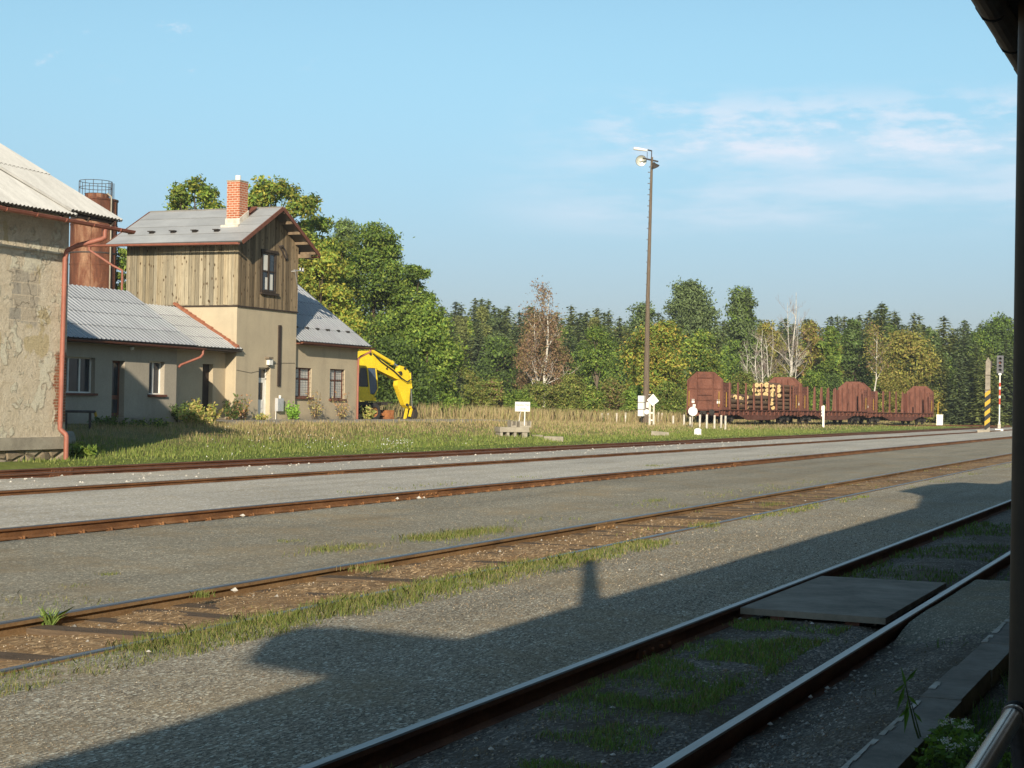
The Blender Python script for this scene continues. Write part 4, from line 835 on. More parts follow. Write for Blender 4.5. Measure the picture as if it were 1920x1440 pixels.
mb = MB(); mb.prism([(-0.48, yc0+0.012, 1.88), (0.36, yc0+0.012, 1.88), (0.16, yc0+0.012, 2.88), (-0.34, yc0+0.012, 2.88)], (0, 0.012, 0)); mb.prism([(-0.515, yc0+0.08, 1.9), (-0.515, yc1-0.08, 1.9), (-0.37, yc1-0.08, 2.86), (-0.37, yc0+0.08, 2.86)], (0.01, 0, 0)); mb.build('window', M['glass'], cab, True)
mb = MB(); mb.prism([(1.0, yc0+0.06, 1.78), (1.0, yc1-0.06, 1.78), (0.83, yc1-0.06, 2.86), (0.83, yc0+0.06, 2.86)], (0.02, 0, 0)); mb.build('windscreen', M['cab_glass'], cab, True)
mb = MB(); mb.lathe([(0.0, 0), (0.09, 0.0), (0.075, 0.1), (0, 0.11)], (0.62, yc0+0.2, 1.22), 12, axis=(1, -0.3, 0)); mb.build('headlight', M['chrome'], cab, True)
# boom, stick and their cylinders lie in the machine's middle plane
bm = MB(); B = lambda pts, y, w: bm.prism([(a-0.15, y, b) for a, b in pts], (0, w, 0))
B([(0.35, 2.35), (0.75, 2.15), (1.25, 3.02), (2.0, 2.93), (3.88, 2.34), (4.12, 2.40), (4.10, 2.64), (2.0, 3.66), (1.62, 3.88), (1.2, 3.86), (0.68, 3.62)], 0.02, 0.40)
boom = bm.build('boom', Yw, t, True)
bm = MB(); B([(4.00, 2.56), (4.10, 3.13), (4.50, 3.06), (4.80, 2.84), (4.92, 2.3), (4.95, 1.74), (4.88, 0.98), (4.72, 0.76), (4.52, 0.92), (4.2, 1.45), (3.90, 2.0)], 0.05, 0.34)
stick = bm.build('stick', Yw, t, True)
def cylinder(a, b, r, parent, f=0.62):
    a, b = Vector(a), Vector(b); m = a.lerp(b, f); mb = MB(); mb.tube([a, m], r, 12); mb.tube([m-(b-a).normalized()*0.12, m], r*1.2, 12); o = mb.build('hydraulic_cylinder', Yw, parent, True, 45)
    mb = MB(); mb.tube([m-(b-a).normalized()*0.05, b], r*0.5, 10); mb.build('piston_rod', M['chrome'], o, True, 45)
cylinder((1.75, 0.22, 3.92), (4.2, 0.22, 2.98), 0.11, t, 0.72)
cylinder((4.90, 0.22, 2.75), (5.14, 0.22, 0.78), 0.085, t, 0.45)
cylinder((1.2, -0.08, 1.5), (1.9, -0.08, 3.0), 0.09, t, 0.6)
mb = MB(); mb.bar((4.68, 0.22, 0.85), (5.18, 0.22, 0.74), 0.12, 0.14); mb.bar((5.12, 0.22, 0.78), (4.95, 0.22, 0.25), 0.10, 0.12); mb.bar((4.72, 0.22, 0.75), (4.58, 0.22, 0.10), 0.12, 0.14); mb.build('bucket_linkage', Yw, t, True)
mb = MB(); mb.prism([(4.55, 0.0, 0.10), (4.85, 0.0, 0.02), (5.3, 0.0, 0.05), (5.42, 0.0, 0.45), (5.26, 0.0, 0.72), (5.12, 0.0, 0.50), (5.02, 0.0, 0.2), (4.68, 0.0, 0.22)], (0, 0.9, 0))
for q in range(4): mb.bar((4.6, 0.08+q*0.25, 0.10), (4.4, 0.08+q*0.25, 0.04), 0.08, 0.05)
mb.build('bucket', M['machine_dark'], t, True)
mb = MB()
for dy in (-0.1, -0.03): mb.tube([(1.7, 0.0+dy, 3.72), (2.3, -0.02+dy, 3.30), (3.3, -0.02+dy, 2.82), (3.9, -0.05+dy, 2.42), (4.35, -0.05+dy, 2.22), (4.8, 0.0+dy, 2.40), (4.85, 0.02, 2.8)], 0.022, 5)
mb.build('hose', M['rubber'], t, True)
for px_, pz_, r_ in ((3.95, 2.70, 0.11), (4.30, 2.98, 0.07), (4.52, 0.92, 0.08), (1.55, 3.70, 0.08), (5.12, 0.78, 0.07)):
    mb = MB(); mb.lathe([(0.0, -0.03), (r_, -0.03), (r_, 0.47), (0.0, 0.47)], (px_, 0.0, pz_), 14, axis=(0, 1, 0)); mb.build('pivot_pin', M['machine_dark'], t, True, 40)
mb = MB(); mb.prism([(2.75, 0.012, 2.90), (2.97, 0.012, 2.82), (2.90, 0.012, 3.04)], (0, 0.005, 0), (0.5, 0.4, 0.1)); mb.build('warning_sign', M['trim_dark'], boom, True)

# ------------------------------------------------------------------ log wagons on the curved siding
def wagon(label, loc, rz):
    t = thing('log_wagon', label, 'railway wagon', loc, rz, 'rust red stake wagons on the siding')
    m = M['wagon']; L = 18.7
    mb = MB()
    for s in (-1, 1):                            # fish-bellied side sills
        y = s*1.32
        mb.prism([(-0.4, y, 0.86), (3.6, y, 0.86), (6.0, y, 0.42), (12.6, y, 0.42), (15.0, y, 0.86), (19.1, y, 0.86), (19.1, y, 1.20), (-0.4, y, 1.20)], (0, s*0.06, 0), (0.78, 0.74, 0.74))
        for k in range(17): x = 0.5+k*1.1; mb.box(x-0.05, x+0.05, y-0.02 if s > 0 else y-0.16, y+0.16 if s > 0 else y+0.02, 0.8, 1.19, (0.85, 0.8, 0.8))
        mb.box(-0.4, 19.1, min(y, y+s*0.22), max(y, y+s*0.22), 1.201, 1.26, (0.9, 0.85, 0.85))
    mb.box(-0.45, 19.15, -1.3, 1.3, 1.12, 1.24, (0.6, 0.55, 0.55)); mb.box(0.5, 18.2, -0.3, 0.3, 0.6, 1.1, (0.4, 0.35, 0.35))
    mb.build('underframe', m, t, True)
    for xe, s in ((0.0, -1), (L, 1)):
        w = MB(); pr = [(-1.5, 0.72 if s < 0 else 1.0), (1.5, 0.72 if s < 0 else 1.0), (1.5, 3.55), (0.72, 4.18), (-0.72, 4.18), (-1.5, 3.55)]
        w.prism([(xe, y, z) for y, z in pr], (s*0.07, 0, 0))
        xo = xe+s*0.07
        for y in (-0.68, 0.68, -1.44, 1.44): zt = 4.15 if abs(y) < 1 else 3.55; w.box(min(xo, xo+s*0.09), max(xo, xo+s*0.09), y-0.05, y+0.05, 0.9, zt, (0.92, 0.92, 0.92))
        for z in (1.95, 2.85): w.box(min(xo, xo+s*0.045), max(xo, xo+s*0.045), -1.39, 1.39, z-0.03, z+0.03, (0.75, 0.72, 0.72))
        for z in (2.35, 3.7): w.box(min(xo, xo+s*0.06), max(xo, xo+s*0.06), -0.63, 0.63, z-0.025, z+0.025, (0.6, 0.55, 0.55))
        xi = xe-s*0.001                           # stiffeners on the loading side
        for y in np.linspace(-1.1, 1.1, 5): w.box(min(xi, xi-s*0.07), max(xi, xi-s*0.07), y-0.03, y+0.03, 1.25, 3.5 if abs(y) > 0.8 else 4.0, (0.8, 0.75, 0.75))
        for q in (-1, 1):                         # boxed corner with climbing holes
            w.box(min(xe, xe-s*1.25), max(xe, xe-s*1.25), q*1.44-0.04, q*1.44+0.04, 1.25, 3.35, (1.05, 1.0, 1.0))
            for k in range(7):
                for xx in (0.25, 0.95): w.box(min(xe-s*xx, xe-s*(xx+0.16)), max(xe-s*xx, xe-s*(xx+0.16)), q*1.485-0.006, q*1.485+0.006, 1.45+k*0.27, 1.52+k*0.27, (0.12, 0.1, 0.1))
        ew = w.build('end_wall', m, t, True)
        pl = MB(); pl.box(min(xo, xo+s*0.02), max(xo, xo+s*0.02), -1.25, -1.0, 1.7, 2.0); pl.box(min(xo, xo+s*0.02), max(xo, xo+s*0.02), 0.86, 1.1, 1.72, 2.02); pl.build('number_plate', M['white'], ew, True)
        for q in (-1, 1):
            h = MB(); h.tube([(xe+s*0.3, q*1.25, 1.45), (xe+s*0.3, q*1.25, 2.65)], 0.022, 6); h.tube([(xe-s*0.6, q*1.53, 1.45), (xe-s*0.6, q*1.53, 2.6)], 0.02, 6); h.build('grab_rail', M['yellow_worn'], t, True)
            b = MB(); b.lathe([(0.09, 0.0), (0.09, 0.4), (0.23, 0.41), (0.24, 0.44), (0.0, 0.46)], (xe+s*0.42, q*0.88, 1.02), 16, axis=(s, 0, 0)); b.build('buffer', M['machine_dark'], t, True, 40)
        d = MB(); d.box(xe+s*0.35-0.12, xe+s*0.35+0.12, -0.25, 0.25, 0.85, 1.1); d.tube([(xe+s*0.45, 0, 1.0), (xe+s*0.8, 0, 0.9), (xe+s*0.75, 0, 0.55)], 0.04, 6); d.build('coupling', M['machine_dark'], t, True)
    for k in range(9):
        for q in (-1, 1):
            x = 1.75+k*1.90; s = MB(); s.hexa([(x-0.10, q*1.42-0.07, 1.0), (x+0.10, q*1.42-0.07, 1.0), (x+0.10, q*1.42+0.07, 1.0), (x-0.10, q*1.42+0.07, 1.0), (x-0.06, q*1.36-0.05, 3.42), (x+0.06, q*1.36-0.05, 3.42), (x+0.06, q*1.36+0.05, 3.42), (x-0.06, q*1.36+0.05, 3.42)]); s.build('stake', m, t, True)
    for xb in (2.3, 16.4):
        b = MB(); b.box(xb-1.4, xb+1.4, -1.05, -0.95, 0.45, 0.72); b.box(xb-1.4, xb+1.4, 0.95, 1.05, 0.45, 0.72); b.box(xb-0.2, xb+0.2, -1.0, 1.0, 0.5, 0.85)
        for x in (xb-0.9, xb+0.9): b.box(x-0.14, x+0.14, -1.14, -0.9, 0.3, 0.62); b.box(x-0.14, x+0.14, 0.9, 1.14, 0.3, 0.62)
        bo = b.build('bogie', M['machine_dark'], t, True)
        for x in (xb-0.9, xb+0.9):
            for q in (-1, 1): w = MB(); w.lathe([(0, -0.07), (0.42, -0.07), (0.46, 0.06), (0.44, 0.07), (0, 0.07)], (x, q*0.76, 0.46), 22, axis=(0, -q, 0)); w.build('wheel', M['trim_dark'], bo, True, 40)
    return t
WZ = 0.30
wp = [(125.0, 37.95, WZ), (144.9, 36.5, WZ), (164.7, 34.35, WZ-0.08), (184.3, 31.1, WZ-0.15)]
labs = ['rust red stake wagon partly loaded with logs, nearest of the wagons', 'empty rust red stake wagon in the middle of the row', 'empty rust red stake wagon at the far end beside the white box']
proto = None; WAG = []
for i in range(3):
    a, b = Vector(wp[i]), Vector(wp[i+1]); d = (b-a).normalized(); rz = math.atan2(d.y, d.x)
    if proto is None: o = proto = wagon(labs[0], a, rz)
    else: o = copy_tree(proto); o.location = a; o.rotation_euler = (0, 0, rz); o['label'] = labs[i]
    WAG.append((a, rz))
# siding rails under the wagons
t = thing('railway_track', 'overgrown siding that the log wagons stand on', 'railway track', (150, 36, 0.25), 0, 'parallel station tracks')
pts = [Vector((86, 40.2, WZ)), Vector((105, 39.3, WZ))]+[Vector(p) for p in wp]+[Vector((204, 27.3, 0.12)), Vector((222, 23.4, 0.02))]
for s in (-1, 1):
    mb = MB()
    for a, b in zip(pts[:-1], pts[1:]):
        n = Vector((-(b-a).y, (b-a).x, 0)).normalized()*0.75*s; mb.bar(a+n+Vector((0, 0, -0.07)), b+n+Vector((0, 0, -0.07)), 0.07, 0.15)
    mb.build('rail', M['rail_brown'], t)
# logs: sawn ends towards the camera, in two tiers inside the first wagon
a, rz = WAG[0]; MW = Matrix.Translation(a) @ Matrix.Rotation(rz, 4, 'Z')
LOGM = {}
def log(x0, x1, y, z, r):
    key = (round(x1-x0, 0), round(r/0.03))
    if key not in LOGM:
        L = x1-x0; mb = MB(); n = 14; rr = [r*(1+0.05*math.sin(j*2.3)) for j in range(n)]
        bark = (0.17+0.04*random.random(), 0.118, 0.078)
        secs = [0, 0.04, L*0.35, L*0.7, L]; base = len(mb.v)
        for q, xx in enumerate(secs):
            f = 1-0.10*xx/L
            for j in range(n): aa = 2*math.pi*j/n; mb.v.append((xx, rr[j]*f*math.cos(aa), rr[j]*f*math.sin(aa)))
        for q in range(4):
            for j in range(n): mb.f.append((base+q*n+j, base+q*n+(j+1) % n, base+(q+1)*n+(j+1) % n, base+(q+1)*n+j)); mb.c.append(bark); mb.mi.append(0)
        mb.f.append(tuple(base+4*n+j for j in range(n))); mb.c.append((0.74, 0.55, 0.28)); mb.mi.append(0)
        o = mb.build('timber_log', M['log'], None, smooth=50)
        e = MB()
        for xx, f in ((-0.002, 1.0),):
            for r0, r1, c in ((0.0, 0.45, (0.70, 0.49, 0.22)), (0.45, 0.8, (0.80, 0.60, 0.31)), (0.8, 0.985, (0.74, 0.55, 0.28))):
                for j in range(n):
                    a0, a1 = 2*math.pi*j/n, 2*math.pi*(j+1)/n; p = lambda q_, aa_, j_: (xx, rr[j_ % n]*q_*f*math.cos(aa_), rr[j_ % n]*q_*f*math.sin(aa_))
                    if r0 == 0: e.face([p(0, a0, j), p(r1, a0, j), p(r1, a1, j+1)], c)
                    else: e.face([p(r0, a0, j), p(r1, a0, j), p(r1, a1, j+1), p(r0, a1, j+1)], c)
        e.build('sawn_end', M['log'], o, True)
        LOGM[key] = o
    else: o = copy_tree(LOGM[key])
    o.location = MW @ Vector((x0, y, z)); o.rotation_euler = (random.uniform(-3, 3)*0, 0, rz+random.uniform(-0.004, 0.004))
    tier = 'upper tier' if z > 2.45 else 'lower tier'
    return tag(o, 'pale ended brown log of the %s on the nearest stake wagon' % tier, 'log', 'logs loaded on the nearest wagon')
def tier(x0, x1, z0, z1, seed, jx):
    r_ = random.Random(seed); z = z0
    while z < z1-0.15:
        y = -1.26; rm = 0
        while y < 1.15:
            r = r_.choice((0.12, 0.15, 0.18, 0.18, 0.21, 0.24)); 
            if y+2*r > 1.32: break
            log(x0+r_.uniform(-jx, jx), x1+r_.uniform(-0.1, 0.1), y+r, z+r+r_.uniform(0, 0.05), r); rm = max(rm, r); y += 2*r+0.015
        z += 2*rm*0.86
# where the tiers begin along the wagon: near lower corner seen at columns 1418 and 1474 of the photo
def along(px):
    best = 0; 
    for i in range(1870):
        p = MW @ Vector((i*0.01, -1.35, 2.0)); q = p-EYEP; u = CX+F_PX*q.dot(RT)/q.dot(FW)
        if u >= px: return i*0.01
    return 18
xl, xu = along(1408), along(1466)
tier(xl-0.4, xl+5.2, 1.27, 2.50, 3, 0.5); tier(xl+5.9, 18.0, 1.27, 2.50, 7, 0.5); tier(xu, 18.3, 2.32, 3.70, 9, 0.25)
tier(xl-5.3, xl-1.0, 1.27, 2.0, 5, 0.6)

# ------------------------------------------------------------------ lamp mast with cabinets
lx_, ly_ = 117.0, 40.1; lz = 0.25
t = thing('lamp_mast', 'tall thin wooden yard lamp mast with floodlights at its top', 'lamp mast', (lx_, ly_, lz))
TOPZ = 20.3
mb = MB(); mb.tube([(lx_, ly_, lz-0.5), (lx_, ly_, 2.6), (lx_+0.02, ly_, 10), (lx_+0.05, ly_-0.12, TOPZ)], [0.27, 0.235, 0.15, 0.09], 14)
for z in np.arange(3.2, 19.6, 0.42): s = 1 if int(z/0.42) % 2 else -1; mb.bar((lx_-0.24*s*(1-z/45), ly_+0.1, z), (lx_, ly_, z), 0.05, 0.05)
mb.build('pole', M['pole_wood'], t, smooth=40)
mb = MB(); mb.tube([(lx_, ly_-0.1, TOPZ-0.3), (lx_+0.03, ly_-0.1, TOPZ+0.5)], 0.035, 6); mb.tube([(lx_-0.35, ly_+0.12, TOPZ-0.15), (lx_-0.35, ly_+0.12, TOPZ+0.35)], 0.02, 6); mb.bar((lx_-0.6, ly_+0.35, TOPZ-0.15), (lx_+0.5, ly_-0.45, TOPZ-0.28), 0.10, 0.10); mb.tube([(lx_+0.05, ly_-0.1, TOPZ+0.47), (lx_-0.35, ly_+0.12, TOPZ+0.5)], 0.05, 6); mb.build('bracket', M['iron'], t)
mb = MB(); la = Vector((lx_-0.35, ly_+0.12, TOPZ+0.46)); lb_ = la+Vector((-0.42, 0.95, 0.13)); mb.tube([la, la.lerp(lb_, 0.45), la.lerp(lb_, 0.5), la.lerp(lb_, 0.95), lb_], [0.085, 0.10, 0.12, 0.11, 0.04], 12); mb.build('lantern', M['white'], t, smooth=45)
def flood(c, d, r):
    d = Vector(d).normalized(); mb = MB(); mb.lathe([(0.0, -0.36), (0.10, -0.35), (0.16, -0.22), (r*0.96, -0.02), (r, 0.0), (r*0.97, 0.02)], c, 24, axis=d); o = mb.build('floodlight', M['machine_dark'], t, smooth=50)
    mb = MB(); mb.lathe([(r*0.95, 0.015), (r*0.62, -0.08), (r*0.3, -0.14), (0.0, -0.15)], c, 24, axis=d); mb.build('reflector', simple('reflector', (0.78, 0.80, 0.74), (0.55, 0.58, 0.52), 3, 0.35, 0.3), o, smooth=60)
    mb = MB(); mb.lathe([(0.0, 0.02), (0.10, -0.02), (0.12, -0.09), (0.07, -0.14)], c, 12, axis=d); mb.build('bulb', M['white'], o, smooth=60)
flood((lx_-0.25, ly_+0.62, TOPZ-0.28), (-0.75, -0.42, -0.30), 0.42); flood((lx_+0.18, ly_-0.32, TOPZ-0.72), (0.35, -0.15, -0.6), 0.36)
for k in range(3):
    z = 0.95+k*0.52; mb = MB(); mb.box(lx_-0.62, lx_-0.25, ly_-0.02, ly_+0.42, z, z+0.48); o = mb.build('switch_box', M['white'], t)
mb = MB(); mb.tube([(lx_-0.3, ly_-0.32, 1.50), (lx_+0.2, ly_-0.33, 1.50)], 0.03, 6); mb.tube([(lx_-0.3, ly_-0.32, 2.55), (lx_+0.2, ly_-0.33, 2.55)], 0.03, 6); mb.build('strap', M['white'], t)
mb = MB(); mb.tube([(lx_-0.42, ly_+0.2, 0.1), (lx_-0.42, ly_+0.2, 0.96)], 0.05, 6); mb.build('conduit', M['machine_dark'], t)

# white diamond target on two posts beside the mast
def facing(o, extra=0.0):                        # turn a sign's local -Y side towards the station
    return math.atan2(o[1], o[0])-math.pi/2+extra
c = onZ(1222, 802, 0.24); t = thing('diamond_sign', 'white diamond signal board on two posts beside the lamp mast', 'railway sign', (c.x, c.y, 0.2), facing(c))
mb = MB(); mb.box(-0.22, -0.08, -0.03, 0.03, -0.3, 2.0); mb.build('post', M['white_worn'], t, True); mb = MB(); mb.box(0.06, 0.18, -0.03, 0.03, -0.3, 1.9); mb.build('post', M['white_worn'], t, True)
mb = MB(); mb.prism([(-0.36, -0.09, 1.92), (0.04, -0.09, 1.52), (0.46, -0.09, 1.88), (0.06, -0.09, 2.36)], (0, 0.04, 0)); bd = mb.build('board', M['white'], t, True)
mb = MB(); mb.prism([(-0.25, -0.094, 1.92), (0.04, -0.094, 1.66), (0.34, -0.094, 1.89), (0.06, -0.094, 2.24)], (0, 0.003, 0), (0.72, 0.75, 0.76)); mb.build('panel', M['white'], bd, True)
mb = MB(); mb.box(-0.40, -0.23, -0.14, 0.05, 1.40, 1.78, (0.92, 0.95, 0.95)); mb.lathe([(0, -0.14), (0.17, -0.14), (0.17, -0.02), (0, -0.02)], (-0.36, 0, 1.12), 18, axis=(0, 1, 0)); mb.box(-0.07, 0.05, -0.02, 0.02, 0.5, 0.6); mb.box(-0.07, 0.05, -0.02, 0.02, 1.0, 1.1); mb.build('switch_drum', M['white'], t, True)

# round white disc signal in front of the first wagon, and a narrow one seen edge on
c = onZ(1297, 803, 0.22); t = thing('disc_signal', 'round white disc signal in front of the brown wagon end', 'railway signal', (c.x, c.y, 0.2), facing(c))
mb = MB(); mb.tube([(0, 0, -0.3), (0.05, 0, 1.35)], 0.03, 8); mb.build('post', M['white_worn'], t, True)
mb = MB(); mb.lathe([(0.0, -0.03), (0.315, -0.03), (0.325, 0.0), (0.315, 0.02), (0.0, 0.02)], (0.06, -0.05, 1.20), 32, axis=(0, 1, 0)); d_ = mb.build('disc', M['white'], t, True, 40)
mb = MB(); mb.bar((0.02, -0.084, 0.98), (0.11, -0.084, 1.45), 0.03, 0.006, (0, 1, 0), (0.6, 0.65, 0.7)); mb.build('stripe', M['white'], d_, True)
mb = MB(); mb.box(0.05, 0.24, -0.03, 0.03, 1.53, 1.70); mb.build('plate', M['white'], t, True)
c = onZ(1279, 784, 0.45); t = thing('edge_sign', 'narrow white spindle shaped sign seen edge on left of the wagon', 'railway sign', (c.x, c.y, 0.4), facing(c))
s_ = (c-EYEP).length/F_PX; mb = MB(); mb.tube([(0, 0, -0.2), (0, 0, 26*s_)], 1.0*s_, 8); mb.build('post', M['white_worn'], t, True)
mb = MB(); mb.prism([(-0.8*s_, 0, 16*s_), (0.8*s_, 0, 16*s_), (2.6*s_, 0, 27*s_), (1.6*s_, 0, 39*s_), (-1.6*s_, 0, 39*s_), (-2.6*s_, 0, 27*s_)], (0, 0.04, 0)); mb.build('board', M['white'], t, True)

# white name board on its concrete stand
c = onZ(981, 806, 0.30); c = Vector((70.6, 30.6, 0.28)); 
p = onY(979, 798, 31.3); rzs = facing(p)+0.35
t = thing('name_board', 'small white board with two lines of lettering, standing on concrete blocks', 'sign', (p.x, p.y, p.z), rzs)
s_ = (p-EYEP).length/F_PX
zc = 36*s_
mb = MB(); mb.tube([(4.5*s_, 0, -0.22), (5*s_, 0, 28*s_)], 1.2*s_, 8); mb.tube([(-3*s_, 0.3, 0.0), (-3*s_, 0.04, 28*s_)], 0.8*s_, 8); mb.build('post', M['white'], t, True)
mb = MB(); mb.box(-15*s_, 14.6*s_, -0.03, -0.002, 26.5*s_, 44.5*s_); bd = mb.build('board', M['white'], t, True)
def lettering(text, size, x, y, z, parent, mat):
    cu = bpy.data.curves.new('lettering', 'FONT'); cu.body = text; cu.size = size; cu.align_x = 'CENTER'; cu.extrude = 0.001
    ob = bpy.data.objects.new('tmp_text', cu); COL.objects.link(ob); bpy.context.view_layer.update()
    me = bpy.data.meshes.new_from_object(ob.evaluated_get(bpy.context.evaluated_depsgraph_get())); bpy.data.objects.remove(ob)
    o = link_mesh('lettering', me, mat, parent); o.location = (x, y, z); o.rotation_euler = (R(90), 0, 0); return o
INK = simple('ink', (0.10, 0.10, 0.12), (0.08, 0.08, 0.1), 4, 0.7)
lettering('Stavební Vlek', 5.0*s_, 0, -0.032, 37.2*s_, bd, INK); lettering('a skládka', 4.6*s_, 0, -0.032, 30.0*s_, bd, INK)
def block(name, lab, cat, pts, h, mat, group=None):
    pts = [Vector(q) for q in pts]; c = sum(pts, Vector())/len(pts); o_ = MB(); o_.prism(pts, (0, 0, h)); o = o_.build(name, mat); return tag(o, lab, cat, group)
# concrete stand: a slab carried on four short legs, with troughs on top
t = thing('concrete_stand', 'pale concrete slab on short legs under the white name board', 'concrete stand', (p.x, p.y, p.z-1.0), rzs)
zb = -28*s_+1.0+0  # local heights below are given from the board's foot
base = 1.0
mb = MB(); mb.box(-50*s_, 8*s_, -0.45, 0.35, base-12*s_, base-3*s_); mb.build('slab', M['concrete'], t, True)
for k, xx in enumerate((-46, -33, -19, 0)): mb = MB(); w_ = 2.5 if k < 3 else 5; mb.box((xx-w_)*s_, (xx+w_)*s_, -0.40, 0.30, base-26*s_, base-12.1*s_); mb.build('leg', M['concrete'], t, True)
mb = MB(); mb.box(-36*s_, 10*s_, -0.5, -0.1, base-32*s_, base-24*s_); mb.build('footing', M['concrete'], t, True)
for xa, xb in ((-26, -15), (-9, 14)):
    o = thing('concrete_trough', 'u-shaped concrete cable trough on the slab, %s the board post' % ('left of' if xa < -20 else 'under'), 'concrete trough', (p.x, p.y, p.z), rzs, 'concrete troughs on the stand')
    mb = MB(); mb.box(xa*s_, xb*s_, -0.30, 0.25, -2.9*s_, 0.2*s_); mb.box(xa*s_, (xa+2)*s_, -0.30, 0.25, 0.21*s_, 8*s_); mb.box((xb-2)*s_, xb*s_, -0.30, 0.25, 0.21*s_, 8*s_); mb.box((xa+2.01)*s_, (xb-2.01)*s_, 0.15, 0.22, 0.21*s_, 7.5*s_); mb.build('trough', M['concrete'], o, True)
for k, (x0, x1, yb_, h_, lab) in enumerate(((992, 1018, 822, 7, 'low broken concrete slab right of the name board stand'), (1020, 1056, 826, 8, 'crumbling concrete block in the grass below the name board'),
        (1077, 1092, 819, 6, 'small grey concrete lump in the grass between board and mast'), (1221, 1254, 817, 9, 'brown concrete beam lying in the grass right of the lamp mast'),
        (1150, 1185, 809, 5, 'flat concrete slab in the grass left of the lamp mast'), (912, 932, 803, 3, 'thin concrete slab edge in the dry grass left of the board'))):
    a, b = onZ(x0, yb_, 0.03), onZ(x1, yb_+1, 0.03); s2 = (a-EYEP).length/F_PX; n = Vector((a.x, a.y, 0)).normalized()*0.5
    ga, gb = ground_z(a.x, a.y), ground_z(b.x, b.y)
    bt = MB(); q = [a, b, b+n, a+n]; z0 = min(ga, gb)-0.1
    bt.hexa([Vector((v.x, v.y, z0)) for v in q]+[Vector((v.x+random.uniform(-.04, .04), v.y, a.z+(h_*s2 if k != 3 else h_*s2*(1 if i in (0, 3) else 0.8)))) for i, v in enumerate(q)])
    tag(bt.build('concrete_block', M['concrete']), lab, 'concrete block', 'concrete pieces lying in the grass')
a = onZ(1112, 770, 0.9); 
o = thing('rusty_bar', 'rusty iron bar leaning out of the dry grass near the white stakes', 'iron bar', tuple(onZ(1131, 793, 0.3)))
mb = MB(); mb.bar(onZ(1131, 793, 0.3), onZ(1131, 793, 0.3)+RT0*(-0.85)+Vector((0.5, 0, 0.95)), 0.12, 0.10); mb.build('bar', M['orange_rust'], o)

# row of short white stakes
for px, yb_, h_, lean in [(1129, 794, 19, 0), (1139.5, 793, 18, 0.3), (1156, 794, 19, -0.4), (1172.5, 794, 20, 0.2), (1189, 786, 9, 0), (1234, 793, 19, 0.5), (1241, 792, 17, 0), (1262, 796, 16, 0.6), (1282.5, 797, 19, -0.5), (1294, 798, 16, -0.8),
        (1312, 799, 21, 0.3), (1325, 800, 22, 0.2), (1339.5, 800, 21, 0), (1352, 799, 20, 0), (1360, 800, 20, 0.2)]:
    q = onZ(px, yb_+1.5, 0.3)
    for _ in range(6): q = onZ(px, yb_+1.5, ground_z(q.x, q.y))
    s2 = (q-EYEP).length/F_PX; zb_ = ground_z(q.x, q.y); h_ += 2
    mb = MB(); mb.tube([(q.x, q.y, zb_-0.1), (q.x+lean*0.04, q.y, q.z+h_*s2)], 0.075, 8)
    o = mb.build('white_stake', M['white_worn']); tag(o, 'short worn white stake in the row %s' % ('left of the lamp mast' if px < 1200 else 'between lamp mast and wagon' if px < 1305 else 'in front of the nearest wagon end'), 'stake', 'white stakes in the grass')
# white painted stone and hectometre post, white cabinet
q = onZ(1308, 816, 0.03); s2 = (q-EYEP).length/F_PX
mb = MB(); mb.prism([q+RT0*a_*s2+Vector((0, 0, b_*s2)) for a_, b_ in ((-6, -4), (6.5, -4), (6.5, 11.5), (2, 13), (-3, 12.6), (-6.2, 10))], FW0*0.22); tag(mb.build('marker_stone', M['white']), 'white painted round topped marker stone in the grass by the rails', 'marker stone')
q = onZ(1543, 799, 0.22); s2 = (q-EYEP).length/F_PX; t = thing('distance_post', 'slim white distance post in front of the empty wagons', 'distance post', tuple(q), facing(q))
mb = MB(); mb.box(-1.2*s2, 2.6*s2, 0, 0.12, -0.3, 38*s2); mb.build('post', M['white'], t, True); mb = MB(); mb.box(-3.2*s2, -1.25*s2, -0.02, 0.06, 18*s2, 37*s2); mb.build('plate', M['white'], t, True)
mb = MB(); mb.box(-3.0*s2, -1.5*s2, -0.026, -0.021, 21*s2, 24*s2); mb.box(-3.0*s2, -1.5*s2, -0.026, -0.021, 27*s2, 29*s2); mb.build('digit', INK, t, True)
q = onZ(1762, 796, 0.20); s2 = (q-EYEP).length/F_PX; t = thing('relay_cabinet', 'white trackside cabinet at the far end of the wagons', 'cabinet', tuple(q), facing(q))
mb = MB(); mb.box(-6*s2, 5.5*s2, 0, 0.5, -0.3, 17.0*s2); mb.box(-6.4*s2, 5.9*s2, -0.04, 0.54, 17.01*s2, 18.2*s2); mb.build('body', M['white'], t, True); mb = MB(); mb.box(-5.2*s2, 4.7*s2, -0.02, -0.004, 1*s2, 16*s2, (0.93, 0.93, 0.93)); mb.build('door', M['white'], t, True)
mb = MB(); mb.tube([(-3.5*s2, 0.2, 18.2*s2), (-3.5*s2, 0.2, 38*s2), (-1*s2, 0.2, 41*s2)], 0.05, 6); mb.build('lamp_rod', M['yellow_worn'], t, True)

